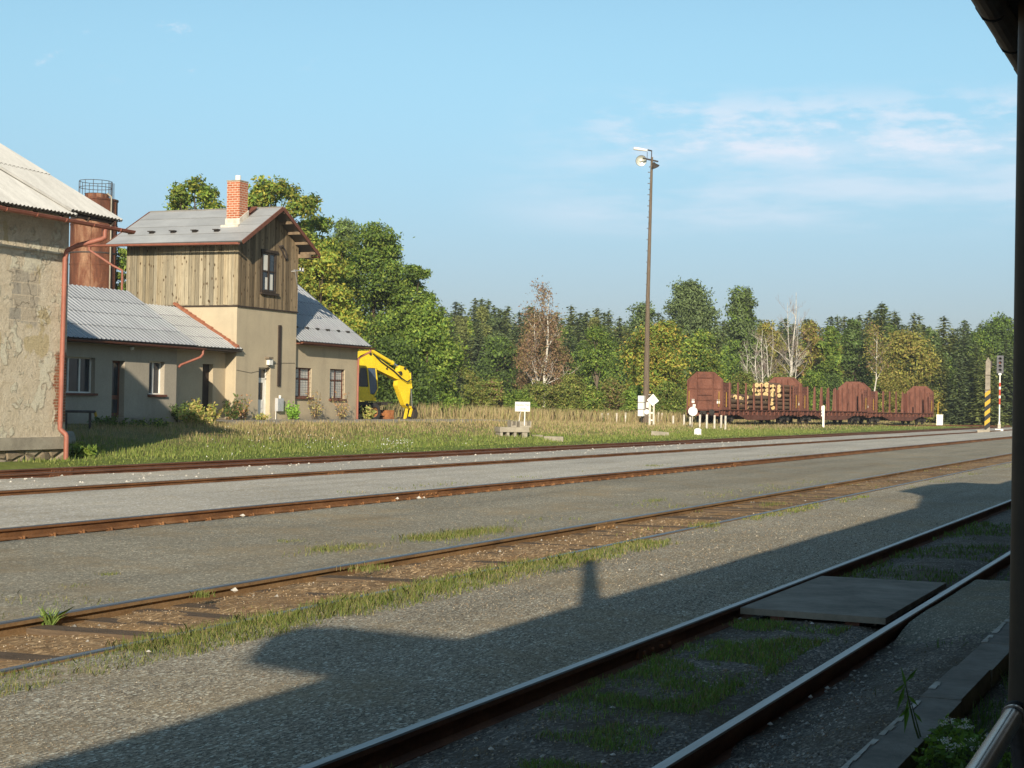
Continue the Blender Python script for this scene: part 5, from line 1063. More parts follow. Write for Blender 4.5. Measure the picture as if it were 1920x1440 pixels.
# striped concrete post and the light signal
q = Vector((150.5, 19.75, 0.0)); q = onY(1851, 805, 19.8); q.z = 0.1; s2 = (q-EYEP).length/F_PX
t = thing('striped_post', 'pointed concrete post with yellow and black warning stripes at its foot', 'post', tuple(q), facing(q)); H_ = 132*s2; w0, w1 = 4.6*s2, 4.2*s2
mb = MB(); prof = [(-w0, -0.4), (w0, -0.4), (w1, 108*s2), (w1, 124*s2), (0, H_), (-w1, 124*s2)]; mb.prism([(a_, -w0, b_) for a_, b_ in prof], (0, 2*w0, 0)); mb.build('shaft', M['concrete_grey'], t, True)
mb = MB(); 
for k in range(4):
    z0 = (3+k*17)*s2
    for (a0, b0, a1, b1, y_, c_) in ((-w0, w0, 0, 0, -w0-0.006, 0),):
        for lo, hi, mi in ((0, 9, 1), (9, 17, 0)):
            mb.face([(-w0*1.03, -w0-0.006, z0+(lo-4)*s2), (w0*1.03, -w0-0.006, z0+(lo+4)*s2), (w0*1.03, -w0-0.006, z0+(hi+4)*s2), (-w0*1.03, -w0-0.006, z0+(hi-4)*s2)], mi=mi)
            mb.face([(-w0-0.006, w0, z0+(lo+4)*s2), (-w0-0.006, -w0, z0+(lo-4)*s2), (-w0-0.006, -w0, z0+(hi-4)*s2), (-w0-0.006, w0, z0+(hi+4)*s2)], mi=mi)
mb.build('warning_band', [M['yellow_worn'], M['black']], t, True)
mb = MB(); mb.box(-w0*1.2, w0*1.2, -w0*1.15, w0*1.15, 72*s2, 73.4*s2); mb.tube([(-7*s2, -w0*1.1, 100*s2), (6*s2, -w0*1.1, 99*s2)], 0.025, 5); mb.box(w0*0.9, w0*1.5, -0.05, 0.05, 113*s2, 125*s2); mb.tube([(-3*s2, 0, 122*s2), (-3*s2, 0, 137*s2)], 0.012, 4); mb.build('fittings', M['iron'], t, True)
mb = MB(); mb.box(-17*s2, 4*s2, -1.3, 0.3, -0.32, 0.06); mb.build('foundation_slab', M['concrete'], t, True)
q = onY(1873.5, 804, 20.6); q.z = 0.05; s2 = (q-EYEP).length/F_PX
t = thing('light_signal', 'railway light signal on a red and white mast at the far right', 'railway signal', tuple(q), facing(q))
mb = MB()
for z0, z1, r_, mi in ((3, 14, 1.9, 0), (14, 45, 1.25, 0), (45, 56, 1.5, 1), (56, 61, 1.9, 0), (61, 72, 1.6, 1), (72, 77, 1.9, 0), (77, 84, 1.6, 1), (84, 98, 1.25, 0)): mb.tube([(0, 0, z0*s2), (0, 0, z1*s2)], r_*s2, 12, mi=mi)
mb.build('mast', [M['white'], M['red_paint']], t, True, 40)
mb = MB(); mb.box(-2.5*s2, 2.5*s2, -0.14, 0.14, 2*s2, 10*s2); mb.build('junction_box', M['white_worn'], t, True); mb = MB(); mb.box(-7*s2, 7*s2, -0.3, 0.3, -0.35, 1.0*s2); mb.build('base', M['white'], t, True)
mb = MB(); mb.box(-2.6*s2, 2.6*s2, -0.1, 0.1, 98*s2, 101*s2); mb.build('collar', M['white'], t, True)
mb = MB(); mb.box(-5.8*s2, 5.8*s2, 0.0, 0.06, 101*s2, 133*s2); mb.box(-4.2*s2, 4.2*s2, 0.061, 0.4, 102*s2, 132*s2); hd = mb.build('signal_head', simple('signal_grey', (0.13, 0.13, 0.14), (0.09, 0.09, 0.1), 4, 0.6), t, True)
for k, z in enumerate((106.5, 113.5, 120.0, 126.8)):
    mb = MB(); n = 12; pr = [(math.cos(math.pi*i/n)*2.9*s2, z*s2+math.sin(math.pi*i/n)*2.9*s2) for i in range(n+1)]
    for i in range(n): mb.face([(pr[i][0], -0.005, pr[i][1]), (pr[i+1][0], -0.005, pr[i+1][1]), (pr[i+1][0], -0.30, pr[i+1][1]), (pr[i][0], -0.30, pr[i][1])])
    mb.build('lamp_hood', M['black'], hd, True)
    mb = MB(); mb.lathe([(0, -0.012), (2.3*s2, -0.004)], (0, 0, z*s2), 16, axis=(0, 1, 0)); mb.build('lens', M['trim_brown'] if k == 2 else M['black'], hd, True)
# old pipe railing and concrete ring in the shade by the warehouse
t = thing('pipe_railing', 'rusty pipe railing with yellow end in the shade beside the warehouse', 'railing', (44.0, 36.0, 0.3))
mb = MB(); P_ = [onY(118, 771, 36.0), onY(178, 772, 36.0), onY(180, 780, 36.0)]; mb.tube(P_[:2], 0.045, 8); b = onY(169, 774, 36.0); mb.tube([b, Vector((b.x, b.y, 0.2))], 0.045, 8); b2 = onY(124, 774, 36.0); mb.tube([b2, Vector((b2.x, b2.y, 0.2))], 0.045, 8); mb.tube([onY(120, 812, 36.0), onY(168, 812, 36.0)], 0.03, 8); mb.build('rail', M['iron'], t)
mb = MB(); mb.tube(P_[1:], 0.05, 8); mb.build('end_cap', M['yellow_worn'], t)
q = onY(132, 836, 33.0); t = thing('concrete_ring', 'pale concrete ring half hidden behind the warehouse downpipe', 'concrete ring', (q.x, q.y, 0.0))
mb = MB(); mb.lathe([(0.40, -0.15), (0.46, -0.15), (0.46, 0.15), (0.40, 0.15), (0.40, -0.15)], (q.x-0.15, q.y, q.z), 24, axis=(0.8, -0.6, 0)); mb.build('ring', M['concrete'], t, smooth=40)

# ------------------------------------------------------------------ vegetation
def hz(px): return 755.7+0.018*(px-960)         # row of the horizon at a column
def unit(v): return v/np.maximum(np.linalg.norm(v, axis=1, keepdims=True), 1e-6)
def leaf_quads(c, nrm, size, rg, aspect=1.5):
    n = len(c); a = unit(np.cross(nrm, rg.normal(size=(n, 3)))); b = np.cross(nrm, a); s = size[:, None]
    return np.stack([c-a*s*aspect*0.5, c+b*s*0.36-a*s*0.05, c+a*s*aspect*0.5, c-b*s*0.36-a*s*0.05], 1).reshape(-1, 3)
def crown_points(H, Wd, base, rg, lobes=18, per=420, prof=None, lobe=(0.17, 0.27), sub=11, sig=0.26, ratio=1.0):
    """leaf centres, outward normals and clump tones of a crown of height H and width Wd that starts at base*H"""
    P, N, T, L = [], [], [], []
    prof = prof or (lambda t: math.sin(math.pi*min(1, 0.16+0.80*t))**0.75)
    for i in range(lobes):
        t = (i+rg.random())/lobes; zc = H*(base+(1-base)*(0.06+0.88*t)); rr = 0.5*Wd*prof(t); a = rg.random()*6.283+i*2.4
        lr = Wd*rg.uniform(*lobe)*(0.62+0.5*prof(t)); q = max(0, rr-lr*0.75)*math.sqrt(rg.uniform(0.35, 1.0))
        c = np.array([q*math.cos(a), q*math.sin(a), min(zc, H-lr*0.55)]); L.append((c, lr)); tone = rg.uniform(0.80, 1.18)
        d = unit(rg.normal(size=(sub, 3))); sc = c+d*lr*rg.uniform(0.45, 0.98, (sub, 1))*np.array([1, 1, 0.85]); st = tone*rg.uniform(0.72, 1.28, sub)
        k = rg.integers(0, sub, per); off = rg.normal(size=(per, 3))*sig*lr*np.array([1.15, 1.15, 0.75]); p = sc[k]+off
        P.append(p); N.append(unit(unit(p-c)*0.7+rg.normal(size=(per, 3))*0.75+np.array([0, 0, 0.45]))); T.append(st[k])
    return np.concatenate(P), np.concatenate(N), np.concatenate(T), L
def paint(T, rg, pal):
    pal = np.array(pal); n = len(T); w = rg.random(n); i = np.minimum((w*len(pal)).astype(int), len(pal)-1)
    return np.clip(np.array([1.85, 1.72, 1.55])*pal[i]*(T*rg.uniform(0.75, 1.25, n))[:, None], 0, 1)
def trunk_mesh(H, r, L, rg, frac=0.8, lean=(0, 0), n=8, limbs=9):
    mb = MB(); mb.tube([(0, 0, -0.4), (lean[0]*0.2, lean[1]*0.2, H*0.25), (lean[0]*0.6, lean[1]*0.6, H*0.55), (lean[0], lean[1], H*frac)], [r*1.25, r*0.9, r*0.6, r*0.2], n)
    for c, lr in list(L)[:limbs]:
        z0 = min(c[2]*0.62, H*frac*0.9); f = z0/(H*frac); b = Vector((lean[0]*f, lean[1]*f, z0)); e = Vector(c); m = b.lerp(e, 0.5)+Vector((0, 0, 0.04*H)); mb.tube([b, m, e], [r*0.42, r*0.28, r*0.08], 6)
    return mb
G1 = [(0.075, 0.125, 0.020), (0.095, 0.150, 0.026), (0.13, 0.175, 0.036), (0.055, 0.10, 0.022)]
G_YEL = [(0.15, 0.165, 0.028), (0.185, 0.18, 0.034), (0.115, 0.145, 0.028), (0.20, 0.15, 0.035)]
G_DARK = [(0.045, 0.078, 0.022), (0.058, 0.095, 0.026), (0.04, 0.065, 0.022)]
G_GREY = [(0.075, 0.11, 0.045), (0.09, 0.13, 0.055), (0.06, 0.088, 0.040)]
G_OLIVE = [(0.125, 0.135, 0.030), (0.155, 0.155, 0.038), (0.10, 0.115, 0.028), (0.165, 0.14, 0.045)]
G_BUSH = [(0.085, 0.115, 0.026), (0.115, 0.14, 0.032), (0.14, 0.135, 0.045), (0.07, 0.098, 0.024)]
BROWN = [(0.135, 0.088, 0.056), (0.16, 0.108, 0.068), (0.115, 0.074, 0.048), (0.125, 0.105, 0.052)]
def broad(name, label, cat, px, depth, ytop, wpx, base, pal, seed, lobes=20, per=420, leaf=0.26, group=None, prof=None, lobe=(0.17, 0.27), trunk=True, trunk_r=None, bark='bark', sig=0.26, zoff=0.0, lean=(0, 0), sub=11):
    rg = np.random.default_rng(seed)
    if 1290 < px < 1930: depth = max(depth, min(222, 131+(px-1325)*0.123+wpx*0.035+22))
    X, Y = far(px, depth); gz = ground_z(X, Y)
    H = (hz(px)-ytop)*depth/F_PX+EYE-gz; Wd = wpx*depth/F_PX
    t = thing(name, label, cat, (X, Y, gz), 0, group)
    per = int(per*1.75); leaf *= 0.76
    P, N, T, L = crown_points(H, Wd, base, rg, lobes, per, prof, lobe, sub, sig)
    v = leaf_quads(P, N, leaf*rg.uniform(0.6, 1.35, len(P)), rg)
    np_mesh('crown', v, 4, paint(T, rg, pal), M['leaf'], t)
    if trunk:
        trunk_mesh(H, trunk_r or H*0.016, [L[i] for i in rg.permutation(len(L))], rg, lean=lean).build('trunk', M[bark], t, True, 50)
    return t
top_heavy = lambda t: (0.55+0.45*math.sin(math.pi*min(1, t*1.1)))*(1-0.55*max(0, t-0.6)/0.4)
cone = lambda t: max(0.1, (1-t)**0.8*0.98+0.05)
bushy = lambda t: math.sqrt(max(0.02, 1-(t*0.95)**2))

# trees rising behind the house
flat = lambda t: 0.98
broad('cherry_tree', 'loose crowned leafy tree showing left of the brick chimney above the ridge', 'tree', 362, 112, 338, 142, 0.70, G1+G_YEL[:1], 21, 24, 230, 0.25, sig=0.32, lobe=(0.10, 0.17), prof=lambda t: 0.98-0.3*t)
broad('cherry_tree', 'loose leafy tree with upright sprays right of the brick chimney', 'tree', 524, 110, 332, 170, 0.52, G1+G_YEL[:2], 22, 44, 330, 0.24, sig=0.30, lobe=(0.09, 0.15), prof=lambda t: 1.0-0.25*t)
broad('cherry_tree', 'leafy tree shoulder sloping down behind the right eave of the tower', 'tree', 580, 113, 392, 120, 0.35, G1+G_YEL[:1], 46, 30, 330, 0.24, sig=0.29, lobe=(0.11, 0.18), prof=lambda t: 1.0-0.3*t)
broad('willow_tree', 'grey green feathery tree standing far behind the house roof', 'tree', 640, 150, 404, 92, 0.35, G_GREY+G1[:1], 23, 26, 420, 0.22, sig=0.27, lobe=(0.13, 0.2), prof=lambda t: 1.0-0.35*t)
broad('maple_tree', 'large dense green maple right of the house, tallest of the leafy trees', 'tree', 698, 128, 414, 215, 0.08, G1+G_DARK[:1], 24, 44, 620, 0.235, sig=0.26, lobe=(0.12, 0.18), prof=lambda t: (1-0.62*t**1.5))
broad('cherry_tree', 'bright yellowish green tree leaning over the house wing roof', 'tree', 596, 104, 462, 185, 0.05, G1[1:3]+G_YEL[:2], 25, 32, 480, 0.22, sig=0.27, lobe=(0.13, 0.2), prof=bushy)
broad('maple_tree', 'middle sized green maple on the right flank of the large maple', 'tree', 772, 124, 490, 125, 0.08, G1+G_DARK[:1], 44, 26, 460, 0.24, sig=0.26, lobe=(0.13, 0.2), prof=lambda t: (1-0.6*t**1.4))
broad('maple_tree', 'leafy green tree filling the gap between cherry and large maple behind the wing roof', 'tree', 628, 124, 446, 130, 0.05, G1+G_YEL[:1], 45, 26, 440, 0.24, sig=0.27, lobe=(0.13, 0.2), prof=lambda t: (1-0.5*t**1.4))
broad('maple_tree', 'lower round green tree right of the large maple, above the excavator arm', 'tree', 800, 122, 575, 150, 0.05, G1, 26, 24, 460, 0.25, sig=0.27, prof=bushy)
broad('leafy_shrub', 'tangled dark green thicket behind the excavator', 'shrub', 735, 112, 640, 170, 0.0, G_DARK+G1[:1], 27, 20, 380, 0.22, trunk=False, prof=bushy)
broad('cherry_tree', 'leafy branches seen between the silo and the boarded tower', 'tree', 228, 118, 452, 70, 0.05, G1+G_GREY[:1], 28, 14, 300, 0.26, prof=bushy)
broad('leafy_shrub', 'small green shrub in the dry grass right of the excavator', 'shrub', 847, 100, 748, 42, 0.0, G1, 29, 8, 200, 0.16, trunk=False, prof=bushy)

# spruces of the forest edge: five shapes, copied
def spruce_mesh(seed, H=16.0, Rb=3.0):
    rg = np.random.default_rng(seed); C, S, A = [], [], []
    z = 0.8
    while z < H*0.985:
        f = z/H; rad = Rb*(1-f)**0.74*rg.uniform(0.78, 1.12)+0.16; nb = int(7+5*(1-f)); a0 = rg.random()*6.28
        for k in range(nb):
            a = a0+k*6.283/nb+rg.uniform(-0.25, 0.25); rr = rad*rg.uniform(0.7, 1.15); m = max(2, int(rr*5))
            s = np.linspace(0.15, 1, m)*rr; droop = -0.22*s+0.10*(s/rr)**2*rr*0.8
            C.append(np.stack([np.cos(a)*s, np.sin(a)*s, z+droop], 1)+rg.normal(size=(m, 3))*0.09); S.append(np.full(m, 0.52)*rg.uniform(0.75, 1.2, m)*(1.05-0.4*f)); A.append(np.full(m, a))
        z += 0.31*(1.15-0.45*f)*rg.uniform(0.8, 1.2)
    C.append(np.stack([np.zeros(6), np.zeros(6), np.linspace(H*0.93, H, 6)], 1)); S.append(np.full(6, 0.22)); A.append(rg.random(6)*6.28)
    P = np.concatenate(C); S = np.concatenate(S); A = np.concatenate(A); n = len(P)
    out = np.stack([np.cos(A), np.sin(A), np.full(n, -0.25)], 1)+rg.normal(size=(n, 3))*0.25; out = unit(out); side = unit(np.cross(out, np.array([0, 0, 1.0])+rg.normal(size=(n, 3))*0.35)); s = S[:, None]
    v = np.stack([P-out*s*0.55, P+side*s*0.42-np.array([0, 0, .10])*s, P+out*s*0.6, P-side*s*0.42-np.array([0, 0, .10])*s], 1).reshape(-1, 3)
    return v, n, rg
SPP = []
def spruce(px, depth, ytop, i, label, group, wide=1.0):
    X, Y = far(px, depth); gz = ground_z(X, Y); H = (hz(px)-ytop)*depth/F_PX+EYE-gz
    if len(SPP) < 6:
        v, n, rg = spruce_mesh(100+len(SPP)); pal = [[(0.078, 0.108, 0.040), (0.096, 0.126, 0.046), (0.064, 0.090, 0.037)], [(0.092, 0.118, 0.040), (0.115, 0.135, 0.046), (0.078, 0.10, 0.039)], [(0.066, 0.094, 0.045), (0.082, 0.114, 0.052), (0.058, 0.083, 0.040)]][len(SPP) % 3]
        t = thing('spruce_tree', label, 'tree', (X, Y, gz), 0, group); np_mesh('crown', v, 4, paint(np.ones(n), rg, pal), M['needle'], t)
        mb = MB(); mb.tube([(0, 0, -0.5), (0, 0, 15.6)], [0.2, 0.02], 6); mb.build('trunk', M['bark'], t, True); SPP.append(t)
    else:
        t = copy_tree(SPP[i % 6]); t.location = (X, Y, gz); t['label'] = label; t['group'] = group
    t.rotation_euler = (0, 0, i*1.7); s = H/16.0; t.scale = (s*wide*1.4, s*wide*1.4, s)
    return t
rs = random.Random(8); i = 0
lab_far = 'dark pointed spruce in the far forest edge, left of the tall lamp mast'; lab_far2 = 'dark pointed spruce in the forest edge behind the wagons, right of the lamp mast'
prof_top = lambda px: np.interp(px, [560, 830, 900, 960, 1040, 1100, 1180, 1290, 1400, 1500, 1600, 1660, 1720, 1770, 1850, 1920], [600, 566, 560, 574, 574, 572, 590, 580, 590, 598, 590, 578, 592, 605, 606, 590])
for depth, step, dy in ((262, 15, 0), (232, 19, 10), (205, 27, 38)):
    px = 590
    while px < 1925:
        j = rs.uniform(-5, 5); q = px+j; tall = rs.choice((0, 0, 6, 14, 22))
        spruce(q, depth+rs.uniform(-9, 9), float(prof_top(q))+dy+tall-2, i, lab_far if q < 1215 else lab_far2, 'spruces of the forest edge'); i += 1; px += step*rs.uniform(0.75, 1.3)
spruce(1651, 225, 566, 3, 'tallest pointed spruce above the middle wagon end', None, 1.2); spruce(1712, 228, 583, 4, 'single spruce with tiered top right of the tallest spruce', None, 0.9)
spruce(1768, 215, 592, 1, 'dark broad spruce left of the striped post, high in the forest edge', None, 1.2); spruce(1806, 212, 598, 2, 'slim spruce just left of the signal head', None, 0.9)
spruce(1812, 218, 688, 5, 'low dark spruce with drooping boughs behind the striped post', None, 1.9)
for t_ in [o for o in bpy.data.objects if o.name.startswith('spruce_tree') and o.parent is None and 'group' in o and not o['group']]: del t_['group']

# leafy trees along the forest edge
LT = [('birch_tree', 'tall grey green leafy tree behind the lamp mast, its top highest on the right', 1292, 196, 524, 150, 0.12, G_GREY, 34, 430, bushy), ('birch_tree', 'broad grey green tree just left of the lamp mast top line', 1206, 205, 558, 92, 0.15, G_GREY+G_DARK[:1], 14, 360, bushy),
      ('birch_tree', 'slim pointed leafy tree right of the tall grey green one', 1388, 200, 534, 112, 0.10, G_GREY+G1[:1], 30, 380, lambda t: 1-0.72*t), ('maple_tree', 'yellowing green maple behind the lamp mast foot', 1232, 158, 606, 150, 0.10, G_YEL+G1[:2], 26, 430, bushy),
      ('maple_tree', 'bright green maple left of the nearest wagon', 1312, 168, 622, 110, 0.05, G1+G_YEL[:1], 20, 400, bushy), ('leafy_tree', 'mid green tree behind the nearest wagon', 1372, 176, 640, 80, 0.05, G1+G_DARK, 16, 360, bushy),
      ('leafy_tree', 'olive green tree behind the log load', 1440, 205, 604, 90, 0.1, G_OLIVE, 16, 360, bushy), ('leafy_tree', 'browning olive tree between the bare birches and the middle wagon', 1520, 196, 596, 75, 0.1, G_OLIVE+BROWN[:1], 16, 360, bushy),
      ('leafy_tree', 'fresh green narrow tree behind the gap of the wagons', 1556, 186, 610, 62, 0.05, G1, 16, 360, bushy), ('leafy_tree', 'dark green tree behind the middle wagon', 1604, 190, 594, 74, 0.08, G_DARK+G_GREY[:1], 18, 380, bushy),
      ('willow_tree', 'wide olive green willow behind the last wagon', 1702, 180, 622, 130, 0.02, G_OLIVE, 30, 440, bushy), ('leafy_tree', 'bright green bushy tree right of the last wagon', 1764, 178, 668, 80, 0.02, G1, 18, 360, bushy),
      ('leafy_tree', 'large dark green tree at the right edge behind the signal', 1872, 172, 590, 120, 0.05, G_DARK+G1[:1], 28, 440, bushy), ('leafy_tree', 'green tree between the dark spruce and the right edge tree', 1836, 196, 622, 90, 0.05, G1+G_DARK, 18, 380, bushy),
      ('leafy_tree', 'dark green tree behind the willow, left of the slim spruce', 1742, 205, 612, 80, 0.1, G_DARK+G_GREY, 16, 360, bushy),
      ('leafy_tree', 'dark leafy tree at the forest edge left of the brown birches', 930, 186, 628, 100, 0.05, G_DARK+G1[:1], 20, 400, bushy), ('leafy_tree', 'dark green tree right of the brown birches', 1092, 186, 632, 62, 0.05, G1+G_DARK, 16, 360, bushy),
      ('leafy_tree', 'mid green tree between the thin trunk and the yellowing maple', 1142, 190, 640, 74, 0.05, G1+G_DARK[:1], 16, 360, bushy), ('larch_tree', 'soft olive green larch in the forest edge left of the brown birches', 902, 214, 575, 70, 0.1, [(0.085, 0.105, 0.035), (0.105, 0.125, 0.04)], 18, 400, cone),
      ('larch_tree', 'soft olive green larch further left in the forest edge', 862, 218, 584, 66, 0.1, [(0.085, 0.105, 0.035), (0.105, 0.125, 0.04)], 18, 400, cone), ('larch_tree', 'olive green larch right of the brown birches, above the leafy trees', 1112, 222, 590, 74, 0.1, [(0.085, 0.105, 0.035), (0.11, 0.12, 0.045)], 18, 400, cone)]
for k, (nm, lab, px, dep, yt, w, base, pal, lo, per, pr) in enumerate(LT): broad(nm, lab, 'tree', px, dep, yt, w, base, pal, 200+k, lo, per, 0.33 if dep > 170 else 0.28, prof=pr, sig=0.27, lobe=(0.15, 0.25))
# lighter broadleaf crowns mixed into the spruce belt
rs = random.Random(19); k = 0
for px in (838, 872, 918, 962, 1062, 1128, 1168, 1338, 1412, 1466, 1492, 1536, 1580, 1628, 1668, 1716, 1788, 1816, 1856):
    yt = prof_top(px)+rs.uniform(18, 44); pal = rs.choice((G1, G_OLIVE, G_GREY, G1+G_OLIVE, G1+G_YEL[:1]))
    broad('forest_tree', 'rounded %s broadleaf tree among the spruces, %s' % ('olive' if pal is G_OLIVE else 'grey green' if pal is G_GREY else 'mid green', 'left of the lamp mast' if px < 1210 else 'behind the wagons' if px < 1760 else 'right of the wagons'), 'tree', px, 228+rs.uniform(-5, 5), yt, rs.uniform(52, 84), 0.12, pal, 700+k, 17, 300, 0.32, 'broadleaf trees among the spruces', bushy, (0.16, 0.25), sig=0.28); k += 1
# shrubs in front of them
rs = random.Random(4); k = 0
for px, dep, yt, w, pal in ((880, 150, 690, 70, G_BUSH), (930, 138, 712, 80, G_BUSH+BROWN[:1]), (905, 132, 728, 60, G_BUSH), (975, 135, 735, 85, G1), (1010, 150, 716, 80, G_BUSH), (1050, 140, 722, 80, G_BUSH), (1075, 152, 700, 70, G_BUSH), (1110, 140, 728, 70, G1+G_BUSH), (1150, 145, 712, 80, G_BUSH+BROWN[:1]), (1190, 140, 725, 60, G1),
                            (1250, 145, 722, 80, G1+G_BUSH), (1285, 150, 738, 60, G_BUSH), (1340, 165, 716, 90, G_DARK), (1400, 172, 700, 90, G_BUSH), (1460, 178, 702, 90, G_BUSH), (1520, 180, 690, 80, G1), (1560, 182, 700, 70, G_DARK), (1620, 184, 696, 90, G1+G_BUSH), (1680, 178, 706, 90, G_OLIVE), (1745, 172, 716, 60, G1), (1785, 176, 722, 60, G_OLIVE), (1850, 164, 735, 50, G_DARK), (1890, 150, 745, 60, G1), (840, 128, 722, 70, G_BUSH), (800, 120, 735, 60, G_DARK)):
    broad('shrub', 'rounded %s shrub in the belt along the forest foot, %s' % ('bright green' if pal is G1 else 'dark green' if pal is G_DARK else 'olive' if pal is G_OLIVE else 'brownish green', 'behind the wagons' if 1290 < px < 1770 else 'right of the wagons' if px >= 1770 else 'left of the lamp mast' if px < 1200 else 'beside the lamp mast'), 'shrub', px, dep, yt, w, 0.0, pal, 400+k, 12, 300, 0.2, 'shrubs along the forest foot', bushy, trunk=False); k += 1
broad('young_tree', 'thin young tree with a bare pale trunk in front of the forest', 'tree', 1119, 150, 606, 70, 0.45, G1+G_DARK[:1], 60, 12, 260, 0.22, prof=bushy, trunk_r=0.14, bark='pole_wood')

# birches: white stems, fine crowns
def birch(label, px, depth, ytop, stems, seed, leaf=None, nleaf=0, twig=True, wpx=80, base=0.2, ybase=None, bend=0.6):
    rg = np.random.default_rng(seed)
    if 1290 < px < 1790: depth = max(depth, 131+(px-1325)*0.123+14)
    X, Y = far(px, depth); gz = ground_z(X, Y); k = depth/F_PX; t = thing('birch_tree', label, 'tree', (X, Y, gz))
    H = (hz(px)-ytop)*k+EYE-gz; mb = MB(); tw = MB(); tips = []
    def branch(p, d, L, r, lev):
        d = Vector(d).normalized(); q = [Vector(p)]; n = 4
        for i in range(n): d = (d+Vector(rg.normal(size=3))*0.10*bend*2+Vector((0, 0, 0.10*lev))).normalized(); q.append(q[-1]+d*L/n)
        (mb if r > 0.022 else tw).tube(q, [r*(1-0.75*i/n) for i in range(n+1)], 6 if r > 0.05 else 4, caps=False)
        if lev < 3:
            for j in range((3, 4, 5)[lev]+1):
                f = rg.uniform(0.25, 0.98); i0 = min(n-1, int(f*n)); b = q[i0].lerp(q[i0+1], f*n-i0); a = rg.random()*6.28
                branch(b, d*0.75+Vector((math.cos(a), math.sin(a), 0.15))*0.85, L*rg.uniform(0.30, 0.52), r*0.42, lev+1)
        else: tips.append(q[-1])
    for (dx0, dx1, hf, r) in stems:              # stem foot and top offsets in photo pixels
        a = Vector((RT0.x*dx0*k, RT0.y*dx0*k, -0.3)); b = Vector((RT0.x*dx1*k, RT0.y*dx1*k, H*hf)); n = 6; q = [a.lerp(b, i/n)+Vector(rg.normal(size=3))*0.10*(0 < i < n) for i in range(n+1)]
        mb.tube(q, [r*(1-0.86*i/n) for i in range(n+1)], 8, caps=False)
        for j in range(13):
            f = rg.uniform(base, 0.97); i0 = min(n-1, int(f*n)); p_ = q[i0].lerp(q[i0+1], f*n-i0); a_ = rg.random()*6.28; Lb = H*0.27*(1.1-f*0.72)*rg.uniform(0.7, 1.2)
            branch(p_, (math.cos(a_)*0.8, math.sin(a_)*0.8, rg.uniform(0.35, 1.1)), Lb, r*0.34*(1.1-f*0.5), 1)
    mb.build('trunk', M['birch_bark'], t, True, 50)
    if tw.v and twig: tw.build('twigs', simple('birch_twig', (0.30, 0.245, 0.215), (0.20, 0.15, 0.13), 4, 0.9), t, True)
    if leaf:
        tp = np.array([tuple(v) for v in tips]); kx = rg.integers(0, len(tp), nleaf); P = tp[kx]+rg.normal(size=(nleaf, 3))*np.array([0.42, 0.42, 0.55])-np.array([0, 0, 0.25])
        np_mesh('crown', leaf_quads(P, unit(rg.normal(size=(nleaf, 3))+np.array([-.5, -.3, .3])), 0.17*rg.uniform(0.6, 1.3, nleaf), rg), 4, paint(rg.uniform(0.8, 1.2, len(tp))[kx], rg, leaf), M['leaf'], t)
    return t
birch('pair of dying birches with rust brown leaves in front of the spruces', 1012, 176, 548, [(-3, -12, 0.86, 0.17), (6, 16, 1.0, 0.20)], 71, BROWN, 4200, True, 100, 0.16)
broad('birch_tree', 'brown leaved birch crown tucked behind the dying pair', 'tree', 1014, 185, 590, 104, 0.08, BROWN+[(0.17, 0.15, 0.05)], 72, 30, 520, 0.20, prof=lambda t: (0.95+0.05*math.sin(3.1*t))*(1-0.45*t**3), lobe=(0.13, 0.2), sig=0.33, trunk=False)
birch('bare white birch clump with spreading stems behind the log load', 1424, 186, 600, [(-10, -4, 0.80, 0.15), (-9, -30, 0.78, 0.10), (8, 4, 0.9, 0.12), (26, 8, 0.85, 0.11), (20, 22, 0.95, 0.07)], 73, None, 0, True, bend=0.8, base=0.35)
birch('tall bare white birch with a grey twiggy top, right of the log load', 1482, 184, 548, [(0, 8, 1.0, 0.17), (2, -8, 0.92, 0.10), (3, 14, 0.85, 0.08)], 74, None, 0, True, base=0.32, bend=0.9)
birch('slender single birch with white stem behind the middle wagon end', 1640, 172, 622, [(0, 3, 1.0, 0.12)], 75, G_OLIVE+BROWN[:1], 1500, True, base=0.45)

# ------------------------------------------------------------------ grass, weeds, stones
def blades(name, P, h, w, cols, mat, bendf=0.35, kind='stuff', parent=None, seed=1, lean=None):
    rg = np.random.default_rng(seed); n = len(P); a = rg.random(n)*6.283; side = np.stack([np.cos(a), np.sin(a), np.zeros(n)], 1); b = rg.random(n)*6.283
    tip = np.stack([np.cos(b)*bendf*h*rg.random(n), np.sin(b)*bendf*h*rg.random(n), h], 1)
    if lean is not None: tip[:, :2] += np.asarray(lean)*h[:, None]
    mid = tip*np.array([0.35, 0.35, 0.58]); s = side*w[:, None]*0.5
    v = np.stack([P-s, P+s, P+mid+s*0.7, P+tip, P+mid-s*0.7], 1).reshape(-1, 3)
    o = np_mesh(name, v, 5, cols, mat, parent)
    if kind: tag(o, kind=kind)
    return o
GR = np.array([(0.13, 0.185, 0.034), (0.18, 0.225, 0.05), (0.235, 0.25, 0.075)]); DRY = np.array([(0.38, 0.30, 0.15), (0.43, 0.345, 0.185), (0.33, 0.235, 0.13), (0.29, 0.275, 0.10)])
def pick(pal, n, rg): return pal[rg.integers(0, len(pal), n)]*rg.uniform(0.7, 1.25, (n, 1))
